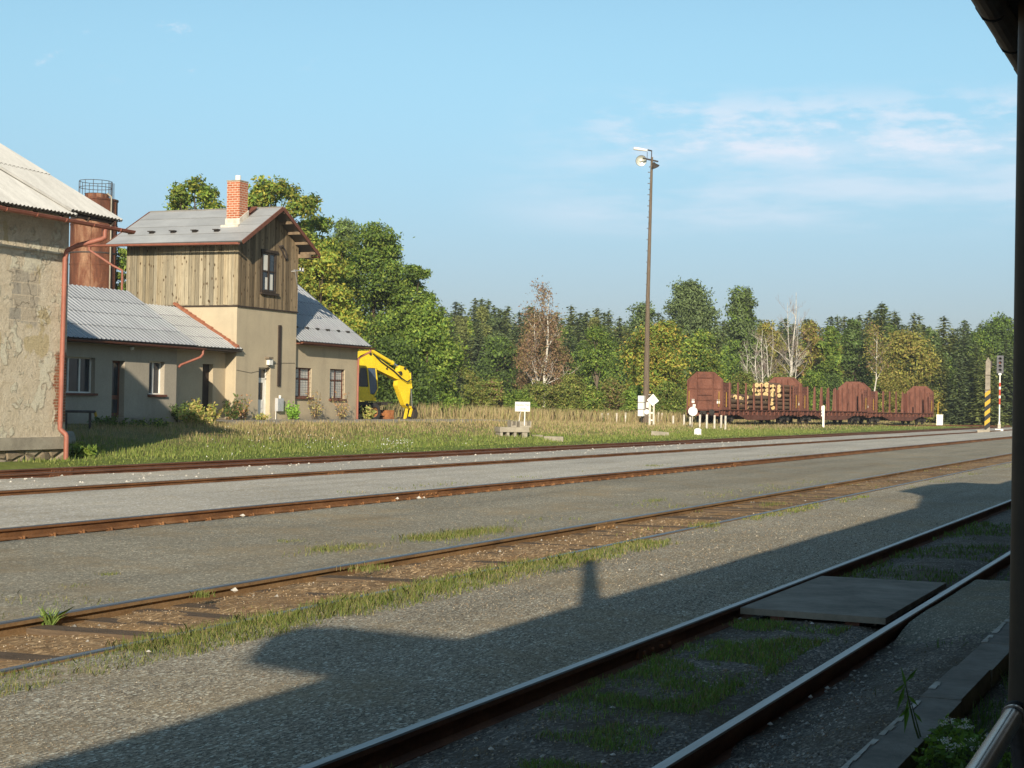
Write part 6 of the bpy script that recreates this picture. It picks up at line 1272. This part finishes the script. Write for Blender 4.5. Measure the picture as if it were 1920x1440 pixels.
def field(n, xr, yr, seed):
    rg = np.random.default_rng(seed); u = rg.random(n); X = 1/(1/xr[0]*(1-u)+1/xr[1]*u) if False else xr[0]*(xr[1]/xr[0])**u; Y = yr[0]+(yr[1]-yr[0])*rg.random(n)
    ok = ~((X < 37.9) & (Y > 28.85)) & ~((X > 47.5) & (X < 76.5) & (Y > 38.3)) & ~((X < 56) & (Y > 37.4)) & ~((X > 58) & (X < 90) & (Y > 37.85+0.9*vnoise(X, Y, 0.7, 4)) & (Y < 39.5)) & ~((X > 74) & (X < 86) & (Y > 41.2) & (Y < 46.5))
    X, Y = X[ok], Y[ok]; n = len(X); Z = gvec(X, Y); big = vnoise(X, Y, 0.16, 1)+0.6*vnoise(X, Y, 0.5, 2)+0.35*vnoise(X, Y, 1.3, 5)
    dry = np.clip((Y-30.5)/5.0+0.7*big+(X-95)*0.002, 0, 1)*0.92; isd = rg.random(n) < dry
    cols = np.where(isd[:, None], pick(DRY, n, rg), pick(GR, n, rg)); clump = np.clip(0.9+0.9*(vnoise(X, Y, 1.1, 6)+vnoise(X, Y, 3.1, 7)), 0.25, 1.8)
    tall = np.clip((X-78)/35, 0, 1)*np.clip((Y-39.6+1.6*vnoise(X, Y, 0.4, 9))/3.5, 0, 1)*1.6+0.12
    h = np.where(isd, rg.uniform(0.07, 0.19, n)+tall*rg.uniform(0.1, 0.4, n), rg.uniform(0.05, 0.16, n))*clump*np.clip((Y-26.4)/2.2, 0.35, 1); w = np.where(isd, 0.022, 0.035)*np.clip(X/70, 0.7, 2.2)
    return np.stack([X, Y, Z], 1), h, w, cols
P, h, w, c = field(70000, (34, 125), (26.75, 40), 31); blades('grass', P, h, w, c, M['blade'], seed=2)
P, h, w, c = field(95000, (80, 270), (26.9, 74), 32); blades('grass', P, h*np.clip(P[:, 1]/42, 0.8, 1.25), w, c, M['blade'], seed=3)
P, h, w, c = field(26000, (86.5, 140), (40.5, 66), 33); h = np.random.default_rng(5).uniform(0.5, 1.15, len(h)); rg = np.random.default_rng(6); blades('grass', P, h, w*1.1, np.where((rg.random(len(h)) < 0.85)[:, None], pick(DRY, len(h), rg), c), M['blade'], seed=4)
def at_px(pts, Z=0.0): return [onZ(x, y, Z) for x, y in pts]
# low grass at the tracks, each patch where the photo has one
def patch(cx_, cy_, rx_, ry_, n, hh, seed, z=0.0, pal=GR, wv=0.006, noise=(1.5, -0.05)):
    rg = np.random.default_rng(seed); X = cx_+rx_*rg.normal(size=n)*0.5; Y = cy_+ry_*rg.normal(size=n)*0.5
    return np.stack([X, Y, np.full(n, z)], 1), rg.uniform(0.4, 1.1, n)*hh, np.full(n, wv), pick(pal, n, rg)
def strip(x0, x1, y0, y1, n, hh, seed, z, thr=-0.1, s=1.1, pal=GR, wv=0.005, pw=1.0):
    rg = np.random.default_rng(seed); X = x0*(x1/x0)**rg.random(n); Y = y0+(y1-y0)*rg.random(n)**pw; ok = (vnoise(X, Y, s, seed)+0.5*vnoise(X, Y, s*3, seed+1)) > thr; X, Y = X[ok], Y[ok]; n = len(X)
    return np.stack([X, Y, np.full(n, z)], 1), rg.uniform(0.35, 1.15, n)*hh, np.full(n, wv)*np.clip(X/9, 1, 3), pick(pal, n, rg)
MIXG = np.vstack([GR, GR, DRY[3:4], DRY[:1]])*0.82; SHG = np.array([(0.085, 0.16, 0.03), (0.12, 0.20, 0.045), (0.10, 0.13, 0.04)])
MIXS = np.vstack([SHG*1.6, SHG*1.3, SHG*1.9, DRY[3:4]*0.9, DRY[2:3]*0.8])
S_ = [strip(7.2, 11.5, 6.55, 7.10, 4200, 0.05, 51, -0.03, -0.20, 2.2, MIXG, 0.004), strip(9.5, 20.5, 6.45, 7.12, 9500, 0.060, 52, -0.03, -0.24, 1.7, MIXG, 0.004, 0.6), strip(9.3, 17.0, 6.95, 7.24, 3600, 0.075, 65, -0.02, -0.30, 1.5, MIXG, 0.004), strip(11.0, 18.0, 6.7, 7.1, 2600, 0.10, 64, -0.03, -0.1, 1.6, MIXG, 0.004), strip(20, 34, 6.75, 7.10, 2600, 0.05, 53, -0.03, 0.0, 0.8, MIXG), strip(34, 80, 6.5, 7.1, 1800, 0.05, 54, -0.03, -0.05, 0.5, MIXG),
      strip(9, 60, 7.2, 8.6, 2600, 0.06, 55, -0.10, 0.28, 0.8, MIXG), strip(9, 40, 8.75, 9.9, 2200, 0.05, 56, -0.02, 0.22, 0.8, MIXG),
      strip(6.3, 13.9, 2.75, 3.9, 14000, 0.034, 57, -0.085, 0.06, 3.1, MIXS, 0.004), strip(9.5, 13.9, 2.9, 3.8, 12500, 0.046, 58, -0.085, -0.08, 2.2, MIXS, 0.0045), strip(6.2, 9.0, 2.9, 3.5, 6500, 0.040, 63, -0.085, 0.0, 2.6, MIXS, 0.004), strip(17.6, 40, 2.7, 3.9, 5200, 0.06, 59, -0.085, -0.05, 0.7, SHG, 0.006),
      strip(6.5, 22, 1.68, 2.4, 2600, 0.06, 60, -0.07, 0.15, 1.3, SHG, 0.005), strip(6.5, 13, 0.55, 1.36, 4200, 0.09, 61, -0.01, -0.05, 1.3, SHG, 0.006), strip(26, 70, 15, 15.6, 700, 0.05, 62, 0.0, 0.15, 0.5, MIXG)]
for (x, y, rx_, ry_, n, hh) in ((870, 1000, 1.3, 0.30, 1600, 0.08), (800, 1008, 0.5, 0.3, 500, 0.08), (655, 1025, 0.45, 0.35, 420, 0.06), (610, 1030, 0.3, 0.3, 260, 0.06), (205, 1075, 0.15, 0.1, 90, 0.04), (135, 1098, 0.2, 0.15, 60, 0.04), (1228, 938, 0.5, 0.2, 160, 0.06), (540, 1015, 0.3, 0.2, 160, 0.05), (1320, 985, 0.5, 0.2, 300, 0.08), (1450, 945, 0.6, 0.2, 200, 0.07), (1222, 873, 0.6, 0.3, 260, 0.06), (690, 1065, 0.3, 0.2, 220, 0.07), (380, 1115, 0.12, 0.1, 130, 0.07)):
    q = onZ(x, y, 0); S_.append(patch(q.x, q.y, rx_, ry_, n, hh, int(x), -0.02, MIXG))
P, h, w, c = (np.concatenate(z) for z in zip(*S_)); blades('grass', P, h, w, c, M['blade'], 0.8, seed=8)
# broad-leaved tuft beside the second track
q = onZ(88, 1172, -0.08); rg = np.random.default_rng(9); t = thing('grass_tuft', 'bright green broad leaved grass tuft beside the second track rail', 'grass tuft', tuple(q))
n = 42; a = rg.random(n)*6.283; P = np.stack([0.05*np.cos(a), 0.05*np.sin(a), np.zeros(n)], 1); blades('leaves', P, rg.uniform(0.07, 0.17, n), np.full(n, 0.016), pick(np.array([(0.16, 0.24, 0.05), (0.22, 0.30, 0.08)]), n, rg), M['blade'], 1.6, None, t, 10)
# weeds against the walls
def weed(px, py, Z, hh, ww, pal, label, seed, n=260, leaf=0.07, Y=None):
    q = onY(px, py, Y) if Y else onZ(px, py, Z); q = Vector((q.x, q.y, ground_z(q.x, q.y))); rg = np.random.default_rng(seed); t = thing('weed', label, 'weed', tuple(q)); mb = MB()
    pts = []
    for i in range(14):
        a = rg.random()*6.28; e = Vector((math.cos(a)*ww*0.5*rg.random(), math.sin(a)*ww*0.5*rg.random(), hh*rg.uniform(0.5, 1.05))); b = Vector((e.x*0.3, e.y*0.3, 0)); mb.tube([b, b.lerp(e, 0.5)+Vector((0, 0, 0.05)), e], [0.01, 0.007, 0.003], 4, caps=False); pts += [b.lerp(e, f) for f in rg.uniform(0.2, 1.0, n//14)]
    mb.build('stems', M['bark'], t, True); P = np.array([tuple(v) for v in pts])+rg.normal(size=(len(pts), 3))*0.05; P[:, 2] = np.maximum(P[:, 2], 0.02)
    np_mesh('leaves', leaf_quads(P, unit(rg.normal(size=(len(P), 3))+np.array([-0.4, -0.3, 0.6])), leaf*rg.uniform(0.6, 1.4, len(P)), rg, 1.8), 4, paint(np.ones(len(P)), rg, pal), M['leaf'], t)
WP = [(0.15, 0.19, 0.045), (0.20, 0.22, 0.07), (0.27, 0.22, 0.09)]
weed(385, 800, 0, 1.0, 2.4, WP, 'yellowish weed clump with pale flowers in front of the recessed door', 301, 900, 0.10, 37.4); weed(365, 806, 0, 0.7, 1.8, WP, 'low grassy weed clump left of the pale flowering one', 302, 600, 0.09, 37.0); weed(434, 790, 0, 1.1, 1.2, G_DARK+[(0.18, 0.12, 0.06)], 'dark leafy weed at the corner of the tower', 303, 520, 0.08, 40.1)
weed(455, 792, 0, 1.2, 0.9, [(0.26, 0.15, 0.09), (0.2, 0.2, 0.07)], 'reddish dry weed against the tower front', 304, 260, 0.07, 40.2); weed(548, 796, 0, 0.9, 0.8, [(0.11, 0.22, 0.035), (0.15, 0.27, 0.05)], 'fresh green nettle at the joint of tower and wing', 305, 500, 0.09, 40.2); weed(592, 793, 0, 1.5, 1.2, [(0.24, 0.18, 0.10), (0.2, 0.2, 0.08)], 'tall dry weed in front of the barred wing window', 306, 240, 0.07, 40.2)
weed(640, 793, 0, 1.4, 1.3, [(0.26, 0.17, 0.11), (0.22, 0.2, 0.09)], 'dry reddish weed under the right wing window', 307, 240, 0.07, 40.2); weed(490, 793, 0, 0.35, 1.0, WP, 'low weed on the doorstep of the tower', 308, 240, 0.07, 40.0); weed(690, 794, 0, 0.8, 1.2, WP, 'grassy weed at the excavator wheel', 309, 400, 0.09, 41.0); weed(335, 800, 0, 0.8, 1.1, G_DARK, 'dark weeds at the corner of the low range', 310, 420, 0.08, 38.9)
weed(215, 812, 0, 0.35, 2.6, G_DARK+G1[:1], 'dark green weeds in the shade under the low range windows', 311, 700, 0.07, 37.0); weed(150, 852, 0, 0.35, 1.1, G1+WP[:1], 'green weeds at the foot of the warehouse downpipe', 312, 420, 0.10, 29.6); weed(285, 815, 0, 0.32, 2.2, G_DARK+WP[:1], 'shaded weeds in front of the steps', 313, 500, 0.07, 36.4)
# white flowers in the grass
rg = np.random.default_rng(77); pts = []
for x0, x1, y0, y1, n in ((560, 770, 813, 829, 130), (715, 775, 812, 822, 90), (780, 810, 822, 834, 10), (380, 560, 800, 830, 50), (800, 900, 812, 830, 20)):
    for _ in range(n): q = onZ(rg.uniform(x0, x1), rg.uniform(y0, y1), 0.45); pts.append((q.x, q.y, ground_z(q.x, q.y)+rg.uniform(0.10, 0.24)))
P = np.array(pts); o = np_mesh('flowers', leaf_quads(P, unit(rg.normal(size=(len(P), 3))*0.5+np.array([-.6, -.4, .6])), 0.042*rg.uniform(0.6, 1.3, len(P)), rg, 1.0), 4, np.full((len(P), 3), 0.72), M['blade']); tag(o, kind='stuff')
# loose stones of the near gravel
def pebbles(n, xr, yr, zf, r0, r1, seed, pal):
    rg = np.random.default_rng(seed); X = xr[0]*(xr[1]/xr[0])**rg.random(n); X = X[rg.random(n) < np.clip(1.25-(X-xr[0])/(xr[1]-xr[0])*1.35, 0, 1)**1.5]; n = len(X); Y = yr[0]+(yr[1]-yr[0])*rg.random(n); Z = zf(X, Y); r = r0+(r1-r0)*rg.random(n)**2; r = r*np.clip(X/11, 0.85, 2.2)
    a = rg.random(n)*6.28; q = []
    for j in range(4): aa = a+j*1.5708; rr = r*rg.uniform(0.6, 1.2, n); q.append(np.stack([X+rr*np.cos(aa), Y+rr*np.sin(aa), Z-0.004], 1))
    tp = np.stack([X+r*rg.uniform(-.3, .3, n), Y+r*rg.uniform(-.3, .3, n), Z+r*rg.uniform(0.5, 0.95, n)], 1)
    v = np.stack([np.stack([q[j], q[(j+1) % 4], tp], 1) for j in range(4)], 1).reshape(-1, 3); pal = np.array(pal); c = pal[rg.integers(0, len(pal), n)]*rg.uniform(0.6, 1.3, (n, 1))
    return v, np.repeat(np.clip(c, 0, 0.85), 4, axis=0)
STP = [(0.12, 0.10, 0.075), (0.20, 0.165, 0.115), (0.27, 0.225, 0.155), (0.36, 0.30, 0.21), (0.31, 0.215, 0.13), (0.52, 0.46, 0.36), (0.16, 0.14, 0.115), (0.22, 0.19, 0.14)]
zg = relief([(4.072, -0.012), (4.5, 0.0), (6.2, -0.005), (6.7, -0.03), (7.10, -0.02)], 0.018, 1.6, 4)
zd = relief([(8.69, -0.012), (9.3, -0.02), (12.4, 0.035), (12.95, 0.055), (13.0, 0.05), (13.03, 0.02), (13.05, -0.2)], 0.02, 1.1, 7)
zb_ = relief([(1.62, -0.02), (2.0, -0.06), (2.40, -0.13), (2.62, -0.145), (2.9, -0.085), (3.6, -0.09), (3.9, -0.145), (4.02, -0.145)], 0.035, 2.2, 2)
zr = relief([(7.186, -0.05), (7.5, -0.085), (8.3, -0.085), (8.64, -0.110)], 0.05, 2.4, 6)
PB = [pebbles(60000, (5.8, 34), (4.1, 7.05), zg, 0.003, 0.0085, 91, STP), pebbles(14000, (9, 46), (8.75, 12.98), zd, 0.003, 0.007, 92, STP[:5]+STP[6:]), pebbles(20000, (5.8, 16), (1.66, 3.98), zb_, 0.004, 0.013, 93, STP),
      pebbles(3200, (6.2, 13), (2.05, 2.46), zb_, 0.005, 0.015, 94, [(0.6, 0.58, 0.54), (0.45, 0.42, 0.38), (0.3, 0.2, 0.14)]), pebbles(9000, (8, 34), (7.2, 8.6), zr, 0.005, 0.012, 95, [(0.26, 0.17, 0.09), (0.34, 0.24, 0.14), (0.16, 0.10, 0.06), (0.42, 0.34, 0.25)])]
o = np_mesh('gravel', np.concatenate([p[0] for p in PB]), 3, np.concatenate([p[1] for p in PB]), simple('loose_stone', (1, 1, 1), (0.85, 0.83, 0.8), 30, 0.9, 0, 0.15, 0, 40, True)); tag(o, kind='stuff')
# pale stones lying about
mb = MB(); rs = random.Random(12)
def stone(x, y, z, r, c):
    k = [rs.uniform(0.6, 1.2) for _ in range(6)]; mb.mesh([(x+r*k[0], y, z), (x, y+r*k[1], z), (x-r*k[2], y, z), (x, y-r*k[3], z), (x+0.2*r, y, z+r*0.75*k[4]), (x, y, z-r*0.5)], [(0, 1, 4), (1, 2, 4), (2, 3, 4), (3, 0, 4), (1, 0, 5), (2, 1, 5), (3, 2, 5), (0, 3, 5)], (c, c*0.95, c*0.86))
for _ in range(330): stone(rs.uniform(6.2, 15), rs.choice((rs.uniform(1.7, 2.4), rs.uniform(2.7, 3.9), rs.uniform(2.1, 2.45))), rs.uniform(-0.10, -0.075), rs.uniform(0.006, 0.022), rs.uniform(0.25, 0.75))
for _ in range(150): stone(rs.uniform(6.5, 13), rs.uniform(0.5, 1.35), 0.0, rs.uniform(0.006, 0.02), rs.uniform(0.25, 0.7))
for _ in range(260): stone(rs.uniform(8, 60), rs.uniform(7.25, 8.6), -0.10, rs.uniform(0.012, 0.035), rs.uniform(0.25, 0.6))
for _ in range(420): stone(rs.uniform(24, 90), rs.uniform(20.6, 23.5), -0.012, rs.uniform(0.02, 0.05), rs.uniform(0.45, 0.75))
for x, y, r in ((455, 968, 0.05), (785, 935, 0.06), (745, 936, 0.05), (795, 934, 0.03), (440, 1109, 0.04), (920, 1408, 0.02), (700, 1247, 0.014), (278, 1224, 0.02), (860, 1298, 0.012), (1510, 940, 0.02), (1240, 1080, 0.02), (1320, 1100, 0.02), (1345, 1085, 0.02), (1180, 1070, 0.02)): q = onZ(x, y, -0.1 if 900 < y < 980 and x < 900 else 0.0); stone(q.x, q.y, q.z+0.01, r, 0.72)
tag(mb.build('stones', simple('stone', (1, 1, 1), (0.7, 0.68, 0.64), 20, 0.9, 0, 0.2, 0, 40, True)), kind='stuff')
# asphalt strip before the house, far road at the right
a = [(57.5, 37.3), (88, 37.6), (88, 39.6), (76, 40.4), (57.5, 40.4)]
mb = MB(); n = 40
for i in range(n):
    x0, x1 = 57.5+i*0.82, 57.5+(i+1)*0.82; yb = lambda x: 37.5+0.35*math.sin(x*1.3)+0.2*math.sin(x*3.1); yt = lambda x: 40.58 if x < 74 else 40.58-(x-74)*0.05
    m_ = 6
    for j in range(m_):
        f0, f1 = j/m_, (j+1)/m_; q = []
        for x, f in ((x0, f0), (x1, f0), (x1, f1), (x0, f1)): yy = yb(x)*(1-f)+yt(x)*f; q.append((x, yy, ground_z(x, yy)+(0.075 if f > 0 else -0.08)))
        mb.face(q)
tag(mb.build('pavement', M['asphalt']), kind='structure')
mb = MB(); q0, q1 = onZ(1775, 781, 0.55), onZ(1828, 781, 0.55)
q2, q3 = onZ(1828, 777, 0.62), onZ(1775, 776.5, 0.62)
mb.face([q0, q1, q2, q3]); tag(mb.build('road', M['asphalt']), kind='structure')
for px, yb_, h_ in ((1829, 788, 18), (1846, 789, 12)):
    q = onZ(px, yb_, 0.25); s2 = (q-EYEP).length/F_PX; mb = MB(); mb.tube([(q.x, q.y, q.z-0.3), (q.x, q.y, q.z+h_*s2)], 1.5*s2, 8); tag(mb.build('fence_post', M['white_worn']), 'pale concrete fence post in the grass left of the striped post' if px < 1840 else 'short pale fence post right behind the striped post', 'fence post')
# plants at the bottom right: a tall weed and a white flowering clump
q = onZ(1727, 1398, 0.06); t = thing('tall_weed', 'tall thin weed with hanging leaves in front of the kerb stones', 'weed', tuple(q)); mb = MB(); s2 = (q-EYEP).length/F_PX; U = lambda a, b, d=0: RT0*a*s2+Vector((0, 0, -b*s2))+FW0*d
mb.tube([U(0, 0), U(-12, -35), U(-22, -75), U(-30, -110)], [0.006, 0.005, 0.004, 0.002], 5, (0.07, 0.10, 0.03)); mb.tube([U(6, 2, 0.03), U(-2, -30, 0.05), U(-14, -72, 0.05)], [0.005, 0.004, 0.002], 5, (0.07, 0.10, 0.03)); mb.build('stem', M['leaf'], t, True)
lf = MB()
def leafblade(b, e, w, c):
    b, e = Vector(b), Vector(e); d = e-b; s = d.cross(FW0).normalized()*w; m = b.lerp(e, 0.45)+FW0*-0.01; lf.face([b, m-s, e, m+s], c)
for b, e, w, c in ((U(-25, -85), U(-30, -20), 0.013, (0.10, 0.20, 0.03)), (U(-30, -108), U(-45, -60), 0.012, (0.09, 0.18, 0.03)), (U(-30, -110), U(-52, -92), 0.009, (0.08, 0.16, 0.03)), (U(-30, -112), U(-8, -138), 0.010, (0.07, 0.15, 0.03)), (U(-26, -90), U(-6, -70), 0.009, (0.09, 0.18, 0.03)), (U(-28, -100), U(-38, -140), 0.008, (0.10, 0.2, 0.04)), (U(-20, -70), U(-42, -48), 0.009, (0.09, 0.18, 0.03)), (U(-14, -60), U(2, -40), 0.008, (0.1, 0.19, 0.03))): leafblade(b, e, w, c)
lf.build('leaves', M['leaf'], t, True)
q = onZ(1790, 1425, 0.03); t = thing('flowering_plant', 'low clump of small white flowers beside the handrail', 'plant', tuple(q)); rg = np.random.default_rng(15); s2 = (q-EYEP).length/F_PX
n = 1500; uu = rg.uniform(-105, 85, n); dd = rg.uniform(-0.35, 0.55, n); hh = rg.random(n)*0.14*(1-0.3*np.abs(uu)/100)
P = np.stack([RT0.x*uu*s2+FW0.x*dd, RT0.y*uu*s2+FW0.y*dd, hh], 1); P = P[(P[:, 1]+q.y < 1.37)]
np_mesh('leaves', leaf_quads(P, unit(rg.normal(size=(len(P), 3))+np.array([0, 0, .8])), 0.026*rg.uniform(0.6, 1.4, len(P)), rg, 1.7), 4, paint(np.ones(len(P)), rg, [(0.075, 0.14, 0.03), (0.10, 0.18, 0.04), (0.06, 0.10, 0.03)]), M['leaf'], t)
C_ = []
for k in range(34):
    u_, d_ = rg.uniform(-95, 75), rg.uniform(-0.3, 0.45); c = np.array([RT0.x*u_*s2+FW0.x*d_, RT0.y*u_*s2+FW0.y*d_, 0.10+0.07*rg.random()]); 
    if c[1]+q.y < 1.34: C_.append(c+rg.normal(size=(26, 3))*np.array([0.016, 0.016, 0.006]))
P = np.concatenate(C_); np_mesh('flower_heads', leaf_quads(P, unit(rg.normal(size=(len(P), 3))*0.6+np.array([-0.2, 0, 1])), 0.012*rg.uniform(0.6, 1.3, len(P)), rg, 1.0), 4, np.full((len(P), 3), 0.70), M['blade'], t)

# ------------------------------------------------------------------ thin summer haze round the whole scene, ground included
mb = MB(); mb.box(-900, 3500, -590, 2980, -2.0, 24.0)
hz_ = NT('haze_air'); pv = hz_.n.new('ShaderNodeVolumePrincipled'); pv.inputs['Color'].default_value = (0.80, 0.88, 1.0, 1); pv.inputs['Density'].default_value = 0.00022; pv.inputs['Anisotropy'].default_value = 0.0
hz_.n.remove(hz_.b); hz_.l.new(pv.outputs[0], hz_.n['Material Output'].inputs['Volume'])
tag(mb.build('haze', hz_.m), kind='stuff')
